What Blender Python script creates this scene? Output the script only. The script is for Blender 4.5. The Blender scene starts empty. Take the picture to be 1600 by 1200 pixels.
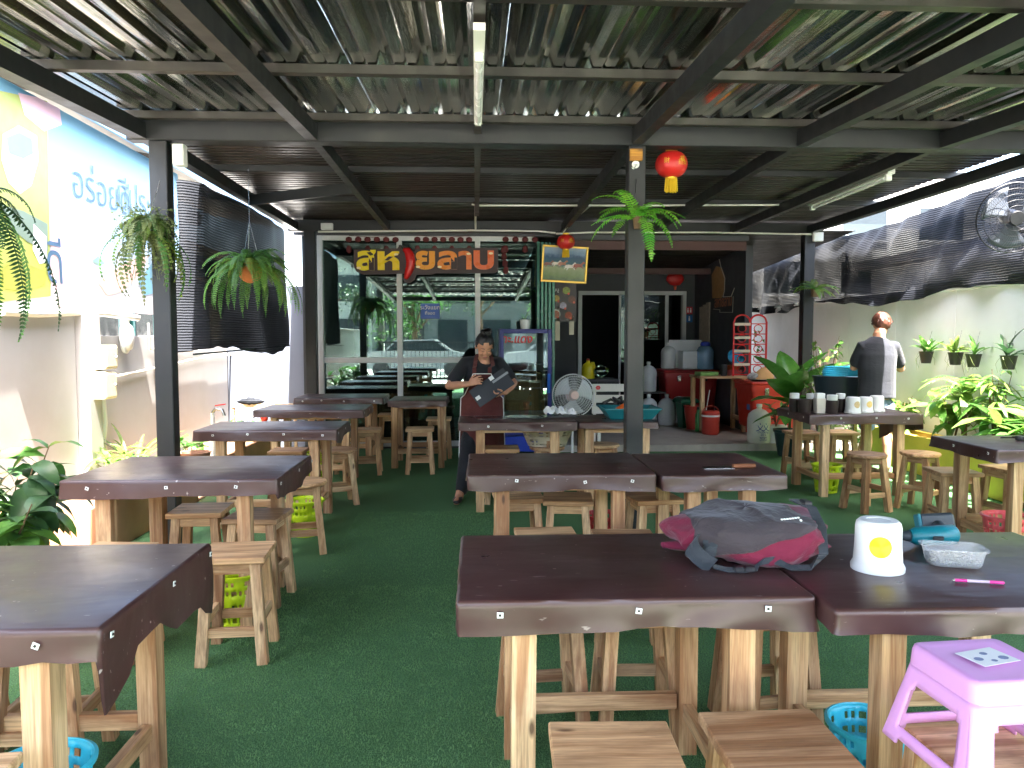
import bpy, bmesh, math, random
import numpy as np
from mathutils import Vector, Matrix, noise as mnoise

S = bpy.context.scene
COL = S.collection
R = math.radians
rnd = random.Random(11)

# ------------------------------------------------------------------ camera
CAM_H, FPX = 1.5, 1200.0
cd = bpy.data.cameras.new("camera")
cam = bpy.data.objects.new("camera", cd)
COL.objects.link(cam)
cam.location = (0, 0, CAM_H)
cam.rotation_euler = (R(90 - 3.43), 0, R(-2.72))
cd.sensor_width = 36.0
cd.lens = 36.0 * FPX / 1600.0
cd.clip_start = 0.02
cd.clip_end = 2000
S.camera = cam
CROT = cam.rotation_euler.to_matrix()

# ------------------------------------------------------------------ sky, sun, exposure
SUN_EL, SUN_AZ = 68.0, 173.0          # azimuth clockwise from +Y: behind the camera, a little to the right
world = bpy.data.worlds.new("World")
S.world = world
world.use_nodes = True
wn = world.node_tree
sky = wn.nodes.new("ShaderNodeTexSky")
sky.sky_type = 'NISHITA'
sky.sun_disc = False
sky.sun_elevation = R(SUN_EL)
sky.sun_rotation = R(SUN_AZ)
sky.air_density = 1.0
sky.dust_density = 4.0
sky.ozone_density = 1.0
wn.links.new(sky.outputs[0], wn.nodes["Background"].inputs[0])
wn.nodes["Background"].inputs[1].default_value = 0.15
sd = bpy.data.lights.new("sun", 'SUN')
sd.energy = 5.0
sd.angle = R(0.53)
sd.color = (1.0, 0.95, 0.87)
sun = bpy.data.objects.new("sun", sd)
COL.objects.link(sun)
tosun = Vector((math.sin(R(SUN_AZ)) * math.cos(R(SUN_EL)), math.cos(R(SUN_AZ)) * math.cos(R(SUN_EL)), math.sin(R(SUN_EL))))
sun.rotation_euler = (-tosun).to_track_quat('-Z', 'Y').to_euler()
sun.location = (3, -6, 14)
S.view_settings.view_transform = 'Standard'
S.view_settings.look = 'None'
S.view_settings.gamma = 1.0
S.view_settings.use_curve_mapping = False
S.view_settings.exposure = 3.95
S.render.engine = 'CYCLES'
S.cycles.use_denoising = True
S.cycles.max_bounces = 8
S.cycles.diffuse_bounces = 5
S.cycles.glossy_bounces = 4
S.cycles.transparent_max_bounces = 12
S.cycles.caustics_reflective = False
S.cycles.caustics_refractive = False
S.cycles.sample_clamp_indirect = 6.0


# ------------------------------------------------------------------ helpers
def ray(px, py):
    return CROT @ Vector(((px - 800) / FPX, (600 - py) / FPX, -1.0))


def at(px, py, Y):
    """world point seen at photo pixel (px,py), lying at depth Y"""
    d = ray(px, py)
    t = Y / d.y
    return Vector((0, 0, CAM_H)) + d * t


def onz(px, py, z=0.0):
    d = ray(px, py)
    t = (z - CAM_H) / d.z
    return Vector((0, 0, CAM_H)) + d * t


def lin(r, g, b):
    def f(v):
        v /= 255.0
        return v / 12.92 if v <= .04045 else ((v + .055) / 1.055) ** 2.4
    return (f(r), f(g), f(b), 1.0)


class MB:
    def __init__(s):
        s.v = []
        s.f = []
        s.mi = []
        s.k = 0

    def add(s, vs, fs, M=None):
        o = len(s.v)
        if M is None:
            s.v.extend([tuple(p) for p in vs])
        else:
            s.v.extend([tuple(M @ Vector(p)) for p in vs])
        s.f.extend([tuple(i + o for i in q) for q in fs])
        s.mi.extend([s.k] * len(fs))
        return s

    def box(s, x0, x1, y0, y1, z0, z1, M=None, b=0.0):
        if b > 0:
            b = min(b, .45 * min(abs(x1 - x0), abs(y1 - y0), abs(z1 - z0)))
            xs, ys, zs = (x0, x1), (y0, y1), (z0, z1)
            vs = []
            idx = {}
            for i in (0, 1):
                for j in (0, 1):
                    for k in (0, 1):
                        sx, sy, sz = (1 - 2 * i) * b, (1 - 2 * j) * b, (1 - 2 * k) * b
                        x, y, z = xs[i], ys[j], zs[k]
                        idx[i, j, k, 0] = len(vs); vs.append((x, y + sy, z + sz))
                        idx[i, j, k, 1] = len(vs); vs.append((x + sx, y, z + sz))
                        idx[i, j, k, 2] = len(vs); vs.append((x + sx, y + sy, z))
            fs = []
            for i in (0, 1):
                q = [idx[i, 0, 0, 0], idx[i, 0, 1, 0], idx[i, 1, 1, 0], idx[i, 1, 0, 0]]
                fs.append(q if i == 0 else q[::-1])
                q = [idx[0, i, 0, 1], idx[1, i, 0, 1], idx[1, i, 1, 1], idx[0, i, 1, 1]]
                fs.append(q if i == 0 else q[::-1])
                q = [idx[0, 0, i, 2], idx[0, 1, i, 2], idx[1, 1, i, 2], idx[1, 0, i, 2]]
                fs.append(q if i == 0 else q[::-1])
            for i in (0, 1):
                for j in (0, 1):
                    fs.append([idx[i, j, 0, 0], idx[i, j, 1, 0], idx[i, j, 1, 1], idx[i, j, 0, 1]])
                    fs.append([idx[i, 0, j, 0], idx[i, 1, j, 0], idx[i, 1, j, 2], idx[i, 0, j, 2]])
                    fs.append([idx[0, i, j, 1], idx[1, i, j, 1], idx[1, i, j, 2], idx[0, i, j, 2]])
            for i in (0, 1):
                for j in (0, 1):
                    for k in (0, 1):
                        fs.append([idx[i, j, k, 0], idx[i, j, k, 1], idx[i, j, k, 2]])
            return s.add(vs, fs, M)
        vs = [(x, y, z) for x in (x0, x1) for y in (y0, y1) for z in (z0, z1)]
        fs = [(0, 1, 3, 2), (4, 6, 7, 5), (0, 4, 5, 1), (2, 3, 7, 6), (0, 2, 6, 4), (1, 5, 7, 3)]
        return s.add(vs, fs, M)

    def beam(s, a, b, w, h, up=(0, 0, 1), w2=None, h2=None):
        """rectangular bar from a to b"""
        a, b = Vector(a), Vector(b)
        t = (b - a).normalized()
        u = Vector(up)
        if abs(t.dot(u)) > .99:
            u = Vector((0, 1, 0))
        sx = t.cross(u).normalized()
        sy = sx.cross(t).normalized()
        w2 = w if w2 is None else w2
        h2 = h if h2 is None else h2
        vs = []
        for p, ww, hh in ((a, w, h), (b, w2, h2)):
            for i, j in ((-1, -1), (1, -1), (1, 1), (-1, 1)):
                vs.append(p + sx * (i * ww / 2) + sy * (j * hh / 2))
        return s.add(vs, [(3, 2, 1, 0), (4, 5, 6, 7), (0, 1, 5, 4), (1, 2, 6, 5), (2, 3, 7, 6), (3, 0, 4, 7)])

    def tube(s, pts, r, n=8, caps=True, ell=None, up=None):
        """tube along pts; r number or list; ell: list of (rx, ry)"""
        pts = [Vector(p) for p in pts]
        m = len(pts)
        rs = r if isinstance(r, (list, tuple)) else [r] * m
        t0 = (pts[1] - pts[0]).normalized()
        u = Vector(up) if up else (Vector((0, 0, 1)) if abs(t0.z) < .9 else Vector((0, 1, 0)))
        vs = []
        for i, p in enumerate(pts):
            if i == 0:
                t = pts[1] - pts[0]
            elif i == m - 1:
                t = pts[-1] - pts[-2]
            else:
                t = (pts[i + 1] - p).normalized() + (p - pts[i - 1]).normalized()
            t.normalize()
            sx = u.cross(t)
            if sx.length < 1e-4:
                sx = Vector((1, 0, 0)).cross(t)
            sx.normalize()
            sy = t.cross(sx).normalized()
            u = sy
            rx, ry = (ell[i] if ell else (rs[i], rs[i]))
            for k in range(n):
                a = 2 * math.pi * k / n
                vs.append(p + sx * (math.cos(a) * rx) + sy * (math.sin(a) * ry))
        fs = []
        for i in range(m - 1):
            for k in range(n):
                fs.append((i * n + k, i * n + (k + 1) % n, (i + 1) * n + (k + 1) % n, (i + 1) * n + k))
        if caps:
            fs.append(tuple(range(n))[::-1])
            fs.append(tuple(range((m - 1) * n, m * n)))
        return s.add(vs, fs)

    def lathe(s, prof, n=20, M=None, sx=1, sy=1, cap0=True, cap1=True):
        vs = []
        for r, z in prof:
            for k in range(n):
                a = 2 * math.pi * k / n
                vs.append((math.cos(a) * r * sx, math.sin(a) * r * sy, z))
        fs = []
        m = len(prof)
        for i in range(m - 1):
            for k in range(n):
                fs.append((i * n + k, i * n + (k + 1) % n, (i + 1) * n + (k + 1) % n, (i + 1) * n + k))
        if cap0 and prof[0][0] > 1e-5:
            fs.append(tuple(range(n))[::-1])
        if cap1 and prof[-1][0] > 1e-5:
            fs.append(tuple(range((m - 1) * n, m * n)))
        return s.add(vs, fs, M)

    def prism(s, pts, z0, z1, M=None):
        n = len(pts)
        vs = [(x, y, z0) for x, y in pts] + [(x, y, z1) for x, y in pts]
        fs = [tuple(range(n))[::-1], tuple(range(n, 2 * n))]
        fs += [(i, (i + 1) % n, n + (i + 1) % n, n + i) for i in range(n)]
        return s.add(vs, fs, M)

    def grid(s, fn, nu, nv, closed_u=False):
        vs = [fn(i / (nu if closed_u else nu - 1), j / (nv - 1)) for j in range(nv) for i in range(nu)]
        fs = []
        for j in range(nv - 1):
            for i in range(nu if closed_u else nu - 1):
                i2 = (i + 1) % nu
                fs.append((j * nu + i, j * nu + i2, (j + 1) * nu + i2, (j + 1) * nu + i))
        return s.add(vs, fs)

    def ball(s, c, rx, ry=None, rz=None, n=16, m=10, M=None):
        ry = rx if ry is None else ry
        rz = rx if rz is None else rz
        T = Matrix.Translation(c) @ Matrix.Diagonal((rx, ry, rz, 1))
        prof = [(math.sin(math.pi * i / m), -math.cos(math.pi * i / m)) for i in range(m + 1)]
        prof[0] = (1e-4, -1)
        prof[-1] = (1e-4, 1)
        return s.lathe(prof, n, (M @ T) if M else T)

    def mesh(s, name, smooth=None):
        me = bpy.data.meshes.new(name)
        me.from_pydata(s.v, [], s.f)
        if any(s.mi):
            me.polygons.foreach_set('material_index', s.mi)
        if smooth is not None:
            me.polygons.foreach_set('use_smooth', [True] * len(me.polygons))
            if smooth < 180:
                me.set_sharp_from_angle(angle=R(smooth))
        me.update()
        return me

    def build(s, name, mat, parent=None, loc=None, rot=None, smooth=None):
        return obj(name, s.mesh(name, smooth), mat, parent, loc, rot)


def obj(name, me, mat=None, parent=None, loc=None, rot=None):
    o = bpy.data.objects.new(name, me)
    COL.objects.link(o)
    if mat is not None and len(me.materials) == 0:
        for m in (mat if isinstance(mat, (list, tuple)) else [mat]):
            me.materials.append(m)
    if parent is not None:
        o.parent = parent
    if loc is not None:
        o.location = loc
    if rot is not None:
        o.rotation_euler = rot
    return o


def tag(o, label, cat, group=None):
    o['label'] = label
    o['category'] = cat
    if group:
        o['group'] = group
    return o


def thing(name, label, cat, loc=(0, 0, 0), rz=0, group=None):
    o = bpy.data.objects.new(name, None)
    COL.objects.link(o)
    o.empty_display_size = .1
    o.location = loc
    o.rotation_euler = (0, 0, rz)
    return tag(o, label, cat, group)


def struct(o):
    o['kind'] = 'structure'
    return o


def copy_tree(o, parent=None):
    c = o.copy()
    COL.objects.link(c)
    c.parent = parent
    for ch in o.children:
        copy_tree(ch, c)
    return c


def unlabel(o):
    return o


def text_mesh(body, size, extrude=.002, shear=0.0, spacing=1.0, offset=0.0, align='CENTER'):
    cu = bpy.data.curves.new("lettering", 'FONT')
    cu.body = body
    cu.size = size
    cu.extrude = extrude
    cu.shear = shear
    cu.space_character = spacing
    cu.offset = offset
    cu.resolution_u = 3
    cu.align_x = align
    cu.align_y = 'CENTER'
    o = bpy.data.objects.new("lettering_tmp", cu)
    COL.objects.link(o)
    bpy.context.view_layer.update()
    dg = bpy.context.evaluated_depsgraph_get()
    me = bpy.data.meshes.new_from_object(o.evaluated_get(dg))
    bpy.data.objects.remove(o)
    bpy.data.curves.remove(cu)
    me.materials.clear()
    return me


FACE_CAM = (R(90), 0, 0)      # a flat XY drawing stood up to face -Y


# ------------------------------------------------------------------ materials
MATS = {}


class NT:
    def __init__(s, name):
        s.m = bpy.data.materials.new(name)
        s.m.use_nodes = True
        s.t = s.m.node_tree
        s.b = s.t.nodes["Principled BSDF"]
        s.out = s.t.nodes["Material Output"]
        MATS[name] = s.m

    def n(s, typ, **kw):
        nd = s.t.nodes.new(typ)
        for k, v in kw.items():
            setattr(nd, k, v)
        return nd

    def l(s, a, b):
        s.t.links.new(a, b)

    def coord(s, kind='Object', scale=(1, 1, 1), rand=True):
        tc = s.n("ShaderNodeTexCoord")
        mp = s.n("ShaderNodeMapping")
        mp.inputs['Scale'].default_value = scale
        s.l(tc.outputs[kind], mp.inputs['Vector'])
        if rand:
            oi = s.n("ShaderNodeObjectInfo")
            mu = s.n("ShaderNodeMath", operation='MULTIPLY')
            mu.inputs[1].default_value = 37.0
            s.l(oi.outputs['Random'], mu.inputs[0])
            s.l(mu.outputs[0], mp.inputs['Location'])
        return mp.outputs[0]

    def noise(s, vec, scale, detail=3, rough=.55, dist=0):
        nz = s.n("ShaderNodeTexNoise")
        nz.inputs['Scale'].default_value = scale
        nz.inputs['Detail'].default_value = detail
        nz.inputs['Roughness'].default_value = rough
        nz.inputs['Distortion'].default_value = dist
        if vec is not None:
            s.l(vec, nz.inputs['Vector'])
        return nz.outputs['Fac']

    def ramp(s, fac, stops):
        r = s.n("ShaderNodeValToRGB")
        e = r.color_ramp.elements
        while len(e) > 1:
            e.remove(e[-1])
        e[0].position = stops[0][0]
        e[0].color = stops[0][1]
        for p, c in stops[1:]:
            x = e.new(p)
            x.color = c
        s.l(fac, r.inputs[0])
        return r.outputs[0]

    def mix(s, fac, a, b, mode='MIX'):
        m = s.n("ShaderNodeMix", data_type='RGBA', blend_type=mode)
        if isinstance(fac, (int, float)):
            m.inputs[0].default_value = fac
        else:
            s.l(fac, m.inputs[0])
        for sock, v in ((m.inputs[6], a), (m.inputs[7], b)):
            if isinstance(v, tuple):
                sock.default_value = v
            else:
                s.l(v, sock)
        return m.outputs[2]

    def bump(s, h, strength=.3, dist=.01):
        b = s.n("ShaderNodeBump")
        b.inputs['Strength'].default_value = strength
        b.inputs['Distance'].default_value = dist
        s.l(h, b.inputs['Height'])
        s.l(b.outputs[0], s.b.inputs['Normal'])
        return b

    def set(s, **kw):
        for k, v in kw.items():
            k = {'base': 'Base Color', 'rough': 'Roughness', 'metal': 'Metallic', 'spec': 'Specular IOR Level',
                 'alpha': 'Alpha', 'trans': 'Transmission Weight', 'coat': 'Coat Weight', 'emit': 'Emission Color',
                 'estr': 'Emission Strength', 'ior': 'IOR', 'sheen': 'Sheen Weight'}[k]
            if isinstance(v, (int, float, tuple)):
                s.b.inputs[k].default_value = v
            else:
                s.l(v, s.b.inputs[k])
        return s


def G(v):
    return (v, v, v, 1)


def paint(name, rgb, rough=.5, var=.12, scale=6, bump=0.0, bscale=40, metal=0, spec=.5, dirt=None, dscale=3, dirt_amt=.5):
    """plain procedural surface: base colour with mottling, faint roughness change, optional relief and dirt"""
    m = NT(name)
    v = m.coord('Object')
    f = m.noise(v, scale, 4)
    a = tuple(min(1, c * (1 - var)) for c in rgb[:3]) + (1,)
    b = tuple(min(1, c * (1 + var)) for c in rgb[:3]) + (1,)
    col = m.ramp(f, [(.15, a), (.85, b)])
    if dirt is not None:
        d = m.ramp(m.noise(v, dscale, 6, .65), [(.45, G(0)), (.75, G(dirt_amt))])
        col = m.mix(d, col, dirt)
    m.set(base=col, metal=metal, spec=spec)
    rr = m.ramp(m.noise(v, scale * 2.3, 3), [(.1, G(max(0, rough - .12))), (.9, G(min(1, rough + .12)))])
    m.set(rough=rr)
    if bump:
        m.bump(m.noise(v, bscale, 4), bump, .004)
    return m.m


def plastic(name, rgb, rough=.35):
    return paint(name, rgb, rough, .06, 5, .05, 30)


def wood(name, axis, light, dark, rough=.6):
    m = NT(name)
    sc = [11, 11, 11]
    sc[axis] = .7
    v = m.coord('Object', tuple(sc))
    g = m.noise(v, 1.0, 6, .62, 1.6)
    red = tuple(a * b for a, b in zip(dark, (.78, .66, .58, 1)))
    col = m.ramp(g, [(.26, red), (.4, dark), (.5, tuple(.5 * (a + b) for a, b in zip(light, dark))), (.6, light), (.78, tuple(min(1, c * 1.1) for c in light))])
    sc2 = [150, 150, 150]
    sc2[axis] = 5
    fine = m.noise(m.coord('Object', tuple(sc2)), 1.0, 3, .65)
    col = m.mix(m.ramp(fine, [(.42, G(.0)), (.7, G(.5))]), col, tuple(c * .5 for c in dark[:3]) + (1,))
    sc3 = [3, 3, 3]
    sc3[axis] = .9
    st = m.ramp(m.noise(m.coord('Object', tuple(sc3)), 2.4, 5, .65, .5), [(.5, G(0)), (.72, G(.6))])
    col = m.mix(st, col, lin(108, 80, 60))
    vo = m.n("ShaderNodeTexVoronoi")
    vo.inputs['Scale'].default_value = 7.0
    m.l(m.coord('Object', tuple(.45 if k == axis else 1.4 for k in range(3))), vo.inputs['Vector'])
    kn = m.ramp(vo.outputs['Distance'], [(.05, G(.85)), (.11, G(0))])
    col = m.mix(kn, col, lin(74, 48, 34))
    oi = m.n("ShaderNodeObjectInfo")
    tone = m.ramp(oi.outputs['Random'], [(0, (.60, .54, .52, 1)), (.2, (.8, .72, .66, 1)), (.45, (.95, .86, .76, 1)), (.7, (1.0, .98, .95, 1)), (1, (1.05, 1.06, 1.06, 1))])
    col = m.mix(1.0, col, tone, 'MULTIPLY')
    m.set(base=col, rough=rough, spec=.35)
    m.bump(fine, .3, .002)
    return m.m


def leafm(name, a, b, trans=.35, rough=.4):
    m = NT(name)
    v = m.coord('Object')
    oi = m.n("ShaderNodeObjectInfo")
    f = m.noise(v, 9, 3)
    col = m.ramp(f, [(.3, a), (.7, b)])
    tone = m.ramp(oi.outputs['Random'], [(0, (.7, .75, .7, 1)), (1, (1.1, 1.05, .9, 1))])
    col = m.mix(1.0, col, tone, 'MULTIPLY')
    m.set(base=col, rough=rough, spec=.4)
    tr = m.n("ShaderNodeBsdfTranslucent")
    m.l(col, tr.inputs[0])
    mx = m.n("ShaderNodeMixShader")
    mx.inputs[0].default_value = trans
    m.l(m.b.outputs[0], mx.inputs[1])
    m.l(tr.outputs[0], mx.inputs[2])
    m.l(mx.outputs[0], m.out.inputs[0])
    m.bump(m.noise(v, 60, 2), .15, .002)
    return m.m


WL, WD = lin(226, 194, 150), lin(174, 132, 94)
WX = wood("wood_grain_x", 0, WL, WD)
WY = wood("wood_grain_y", 1, WL, WD)
WZ = wood("wood_grain_z", 2, WL, WD)
WSEAT = wood("wood_seat", 0, lin(236, 200, 154), lin(184, 142, 102), .45)


def m_vinyl():
    m = NT("brown_vinyl")
    v = m.coord('Object')
    base = m.ramp(m.noise(v, 2.2, 1), [(.0, lin(56, 33, 31)), (1, lin(74, 44, 42))])
    scr = m.ramp(m.noise(m.coord('Object', (7, 40, 20)), 1.7, 3, .6), [(.69, G(0)), (.73, G(.55))])
    base = m.mix(scr, base, lin(176, 162, 156))
    dot = m.ramp(m.noise(v, 38, 2, .5), [(.745, G(0)), (.77, G(.7))])
    base = m.mix(dot, base, lin(190, 180, 172))
    dust = m.ramp(m.noise(v, 3.0, 4, .6), [(.35, G(0)), (.9, G(.22))])
    base = m.mix(dust, base, lin(126, 112, 110))
    m.set(base=base, spec=.5, rough=m.ramp(m.noise(v, 5, 3, .55), [(.1, G(.22)), (.9, G(.44))]))
    h1 = m.noise(m.coord('Object', (1, 2.6, 1.6)), 3.2, 2, .45, .4)
    m.bump(h1, .36, .012)
    return m.m


VINYL = m_vinyl()


def m_turf(name, base, hi):
    m = NT(name)
    v = m.coord('Object', rand=False)
    f = m.noise(v, 130, 2, .7)
    big = m.noise(v, 1.4, 4)
    col = m.ramp(f, [(.3, tuple(c * .35 for c in base[:3]) + (1,)), (.55, base), (.75, hi)])
    col = m.mix(m.ramp(big, [(.35, G(0)), (.7, G(.35))]), col, tuple(c * .7 for c in base[:3]) + (1,))
    m.set(base=col, rough=.75, spec=.25)
    m.bump(m.noise(v, 260, 2, .7), .9, .006)
    return m.m


TURF = m_turf("artificial_turf", (.080, .200, .078, 1), (.18, .35, .15, 1))
TURFB = leafm("turf_fibre", (.085, .21, .082, 1), (.18, .35, .15, 1), .2, .5)


def m_foil():
    m = NT("wrinkled_foil_lining")
    v = m.coord('Object', (1, 1, 1))
    w1 = m.noise(m.coord('Object', (26, 2.2, 1)), 1.0, 4, .6, .6)
    w2 = m.noise(m.coord('Object', (40, 55, 1)), 1.0, 2, .6)
    mx = m.n("ShaderNodeMath", operation='MULTIPLY_ADD')
    m.l(w2, mx.inputs[0]); mx.inputs[1].default_value = .22; m.l(w1, mx.inputs[2])
    col = m.ramp(m.noise(m.coord('Object', (13, .3, 1)), 1.0, 4), [(.32, lin(84, 88, 80)), (.5, lin(140, 142, 130)), (.68, lin(222, 218, 204))])  # bright and dark streaks of light painted into the foil colour
    rust = m.ramp(m.noise(v, .9, 5, .6), [(.62, G(0)), (.72, G(.5))])
    col = m.mix(rust, col, lin(96, 74, 58))
    m.set(base=col, metal=.95, rough=m.ramp(w1, [(.2, G(.06)), (.8, G(.2))]))
    m.bump(mx.outputs[0], .42, .006)
    return m.m


FOIL = m_foil()
BLACKM = paint("black_painted_steel", lin(29, 31, 34), .45, .12, 4, .1, 25, dirt=lin(56, 53, 50), dirt_amt=.3)
PURLIN = paint("dark_steel_purlin", lin(40, 36, 34), .4, .15, 4, .1, 25, dirt=lin(80, 72, 66), dirt_amt=.45)
DROOF = paint("dark_brown_roof_sheet", lin(30, 25, 24), .4, .18, 3, .08, 20, spec=.35, dirt=lin(60, 48, 42), dirt_amt=.45)
WHITEP = paint("white_plastic", lin(228, 228, 224), .4, .04, 6)
ALU = paint("white_aluminium", lin(214, 216, 216), .35, .04, 6)
WALLW = paint("painted_wall_white", lin(172, 170, 169), .75, .05, 1.6, .12, 60, dirt=lin(148, 140, 130), dscale=1.2, dirt_amt=.35)
WALLR = paint("painted_panel_wall", lin(244, 246, 245), .6, .03, 1.5, .08, 50, dirt=lin(196, 204, 186), dscale=1.1, dirt_amt=.35)
GREYW = paint("dark_grey_wall", lin(72, 73, 78), .6, .08, 2, .06, 50)
BLUEGREY = paint("blue_grey_wall", lin(92, 98, 110), .7, .1, 2, .1, 40)
CONC = paint("concrete", lin(166, 160, 150), .6, .12, 2.2, .25, 70, dirt=lin(112, 104, 96), dscale=1.5, dirt_amt=.5)
ROADM = paint("road_concrete", lin(204, 200, 192), .8, .08, .6, .2, 30, dirt=lin(120, 114, 108), dscale=.35, dirt_amt=.5)
SOIL = paint("soil", lin(112, 92, 74), .95, .4, 14, .9, 50)
PLANTER = paint("terracotta_render", lin(188, 138, 104), .8, .08, 2, .15, 40, dirt=lin(140, 104, 80), dirt_amt=.4)
YPLANTER = paint("yellow_render", lin(206, 176, 72), .75, .08, 2, .15, 40, dirt=lin(156, 128, 62), dirt_amt=.5)
BLACKP = plastic("black_plastic", lin(38, 38, 42), .45)
CHROME = paint("bright_metal", lin(190, 190, 192), .25, .05, 6, metal=1)
TEALF = paint("green_tinted_edge", lin(92, 148, 134), .25, .08, 5)
LF1 = leafm("leaf_fresh_green", (.08, .22, .04, 1), (.16, .36, .08, 1), .4)
LF2 = leafm("leaf_mid_green", (.045, .14, .035, 1), (.10, .24, .06, 1), .35)
LF3 = leafm("leaf_dark_green", (.02, .06, .025, 1), (.05, .12, .045, 1), .25)
LF4 = leafm("leaf_yellow_green", (.13, .24, .045, 1), (.24, .34, .08, 1), .45)
LF5 = leafm("leaf_olive", (.13, .18, .07, 1), (.24, .29, .12, 1), .35)
PLASTIC_GREEN = leafm("plastic_fern_green", (.06, .40, .04, 1), (.30, .62, .08, 1), .25, .35)
STEMB = paint("brown_stem", lin(104, 80, 58), .8, .2, 12, .3, 60)


def onx(px, py, X):
    d = ray(px, py)
    t = X / d.x
    return Vector((0, 0, CAM_H)) + d * t


# ================================================================== THE SETTING
g = MB().add([(-300, -300, -.03), (300, -300, -.03), (300, 300, -.03), (-300, 300, -.03)], [(0, 1, 2, 3)]).build("ground", ROADM)
struct(g)

XL, XR = -3.35, 5.25           # boundary wall faces
GY = 10.45                     # glass front
turf = MB().add([(-2.55, -2.6, 0), (4.9, -2.6, 0), (4.9, 9.99, 0), (.95, 9.99, 0), (.95, 10.44, 0), (-2.55, 10.44, 0)], [(0, 1, 2, 3, 4, 5)]).build("turf", TURF)
struct(turf)
bed = MB().box(-3.35, -2.56, -2.6, 10.44, -.02, .006).build("garden_soil", SOIL)
struct(bed)
bedr = MB().box(4.905, 5.25, -2.6, 9.95, -.02, .008).build("garden_soil", SOIL)
struct(bedr)

# raised concrete slab of the kitchen, with a broken front edge
sl = MB()
pts = []
x = .96
while x < 5.2:
    pts.append((x, 10.0 + rnd.uniform(-.012, .012) + (.02 if x > 3 else 0)))
    x += .06
pts += [(5.2, 10.0), (5.2, 17), (.96, 17)]
sl.prism(pts, -.02, .085)
slab = sl.build("kitchen_floor", CONC)
struct(slab)
shopfloor = MB().box(-2.25, .95, 10.45, 14.2, -.02, .03).build("shop_floor", paint("shop_floor_tiles", lin(92, 92, 94), .3, .1, 3))
struct(shopfloor)

# ---- near turf fibres: uncountable
def turf_fibres():
    rs = np.random.RandomState(3)
    zones = [(-1.25, .15, 1.75, 4.6, 17000), (.1, 2.1, 1.9, 3.9, 11000), (-2.0, -1.2, 2.3, 3.9, 8000), (-1.0, .2, 4.6, 6.6, 7000)]
    V = []
    for x0, x1, y0, y1, den in zones:
        n = int((x1 - x0) * (y1 - y0) * den)
        p = np.stack([rs.uniform(x0, x1, n), rs.uniform(y0, y1, n), np.zeros(n)], 1)
        a = rs.uniform(0, 2 * np.pi, n)
        w = rs.uniform(.0010, .0018, n)
        h = rs.uniform(.005, .011, n)
        d = np.stack([np.cos(a), np.sin(a), np.zeros(n)], 1)
        b = rs.uniform(0, 2 * np.pi, n)
        ln = rs.uniform(.001, .007, n)
        tip = p + np.stack([np.cos(b) * ln, np.sin(b) * ln, h], 1)
        V.append(np.stack([p - d * w[:, None], p + d * w[:, None], tip], 1).reshape(-1, 3))
    V = np.concatenate(V)
    n = len(V)
    me = bpy.data.meshes.new("turf_fibres")
    me.vertices.add(n)
    me.vertices.foreach_set("co", V.astype(np.float32).ravel())
    me.loops.add(n)
    me.loops.foreach_set("vertex_index", np.arange(n, dtype=np.int32))
    me.polygons.add(n // 3)
    me.polygons.foreach_set("loop_start", np.arange(0, n, 3, dtype=np.int32))
    me.update(calc_edges=True)
    o = obj("turf_fibres", me, TURFB)
    o['kind'] = 'stuff'
    tag(o, "short green plastic fibres of the artificial turf floor", "turf")


turf_fibres()

# ------------------------------------------------------------------ canopy: posts, beams, sheets
BY, BKY = 5.6, 10.2            # main beam and back beam
def zb(Y):
    return 2.885 - .048 * (BY - Y)          # underside of the sloping front rafters


canopy = thing("canopy_roof", "black steel canopy with foil lined sheets over the dining terrace", "canopy", (0, BY, 0))
inv = Matrix.Translation((0, -BY, 0))


def cpart(name, mb, mat, smooth=None):
    mb.v = [(x, y - BY, z) for x, y, z in mb.v]
    return mb.build(name, mat, canopy, smooth=smooth)


RX = [-2.33, -1.14, 1.16, 2.36, 3.42, 4.46]
YF = -1.2
for i, x in enumerate(RX):
    w = .1 if i in (0, 5) else .075
    cpart("rafter", MB().beam((x, YF, zb(YF) + .055), (x, BY - .065, zb(BY - .065) + .055), w, .11), BLACKM)
    cpart("rafter", MB().beam((x, BY + .065, 2.94), (x, BKY - .055, 2.94), w * .85, .1), BLACKM)
cpart("light_rail", MB().beam((.02, YF, zb(YF) + .08), (.02, BY - .065, zb(BY) + .08), .05, .05), PURLIN)
cpart("light_rail", MB().beam((.02, BY + .065, 2.93), (.02, 9.0, 2.93), .05, .05), PURLIN)
cpart("main_beam", MB().box(-2.42, 4.6, BY - .06, BY + .06, 2.875, 3.02, b=.006), BLACKM)
cpart("back_beam", MB().box(-2.42, 4.6, BKY - .05, BKY + .05, 2.88, 3.03, b=.005), BLACKM)
cpart("front_beam", MB().box(-2.42, 4.6, YF - .11, YF - .01, zb(YF), zb(YF) + .12, b=.005), BLACKM)
for Y in (-.02, 1.06, 2.15, 3.24, 4.34, 5.44):
    z = zb(Y) + .112
    cpart("purlin", MB().box(-2.42, 4.62, Y - .027, Y + .027, z, z + .052, b=.003), PURLIN)
for Y in (7.1, 8.6):
    cpart("purlin", MB().box(-2.42, 4.62, Y - .03, Y + .03, 2.992, 3.044), BLACKM)
cpart("sun_leak_cover", MB().box(-2.44, 4.64, 5.4, 5.86, 3.1, 3.108), DROOF)  # added unseen strip above the sheets, stops sun leaking through the joint
cpart("brace", MB().beam((-2.3, 8.05, 2.90), (-1.17, 7.55, 2.94), .05, .1), BLACKM)

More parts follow.
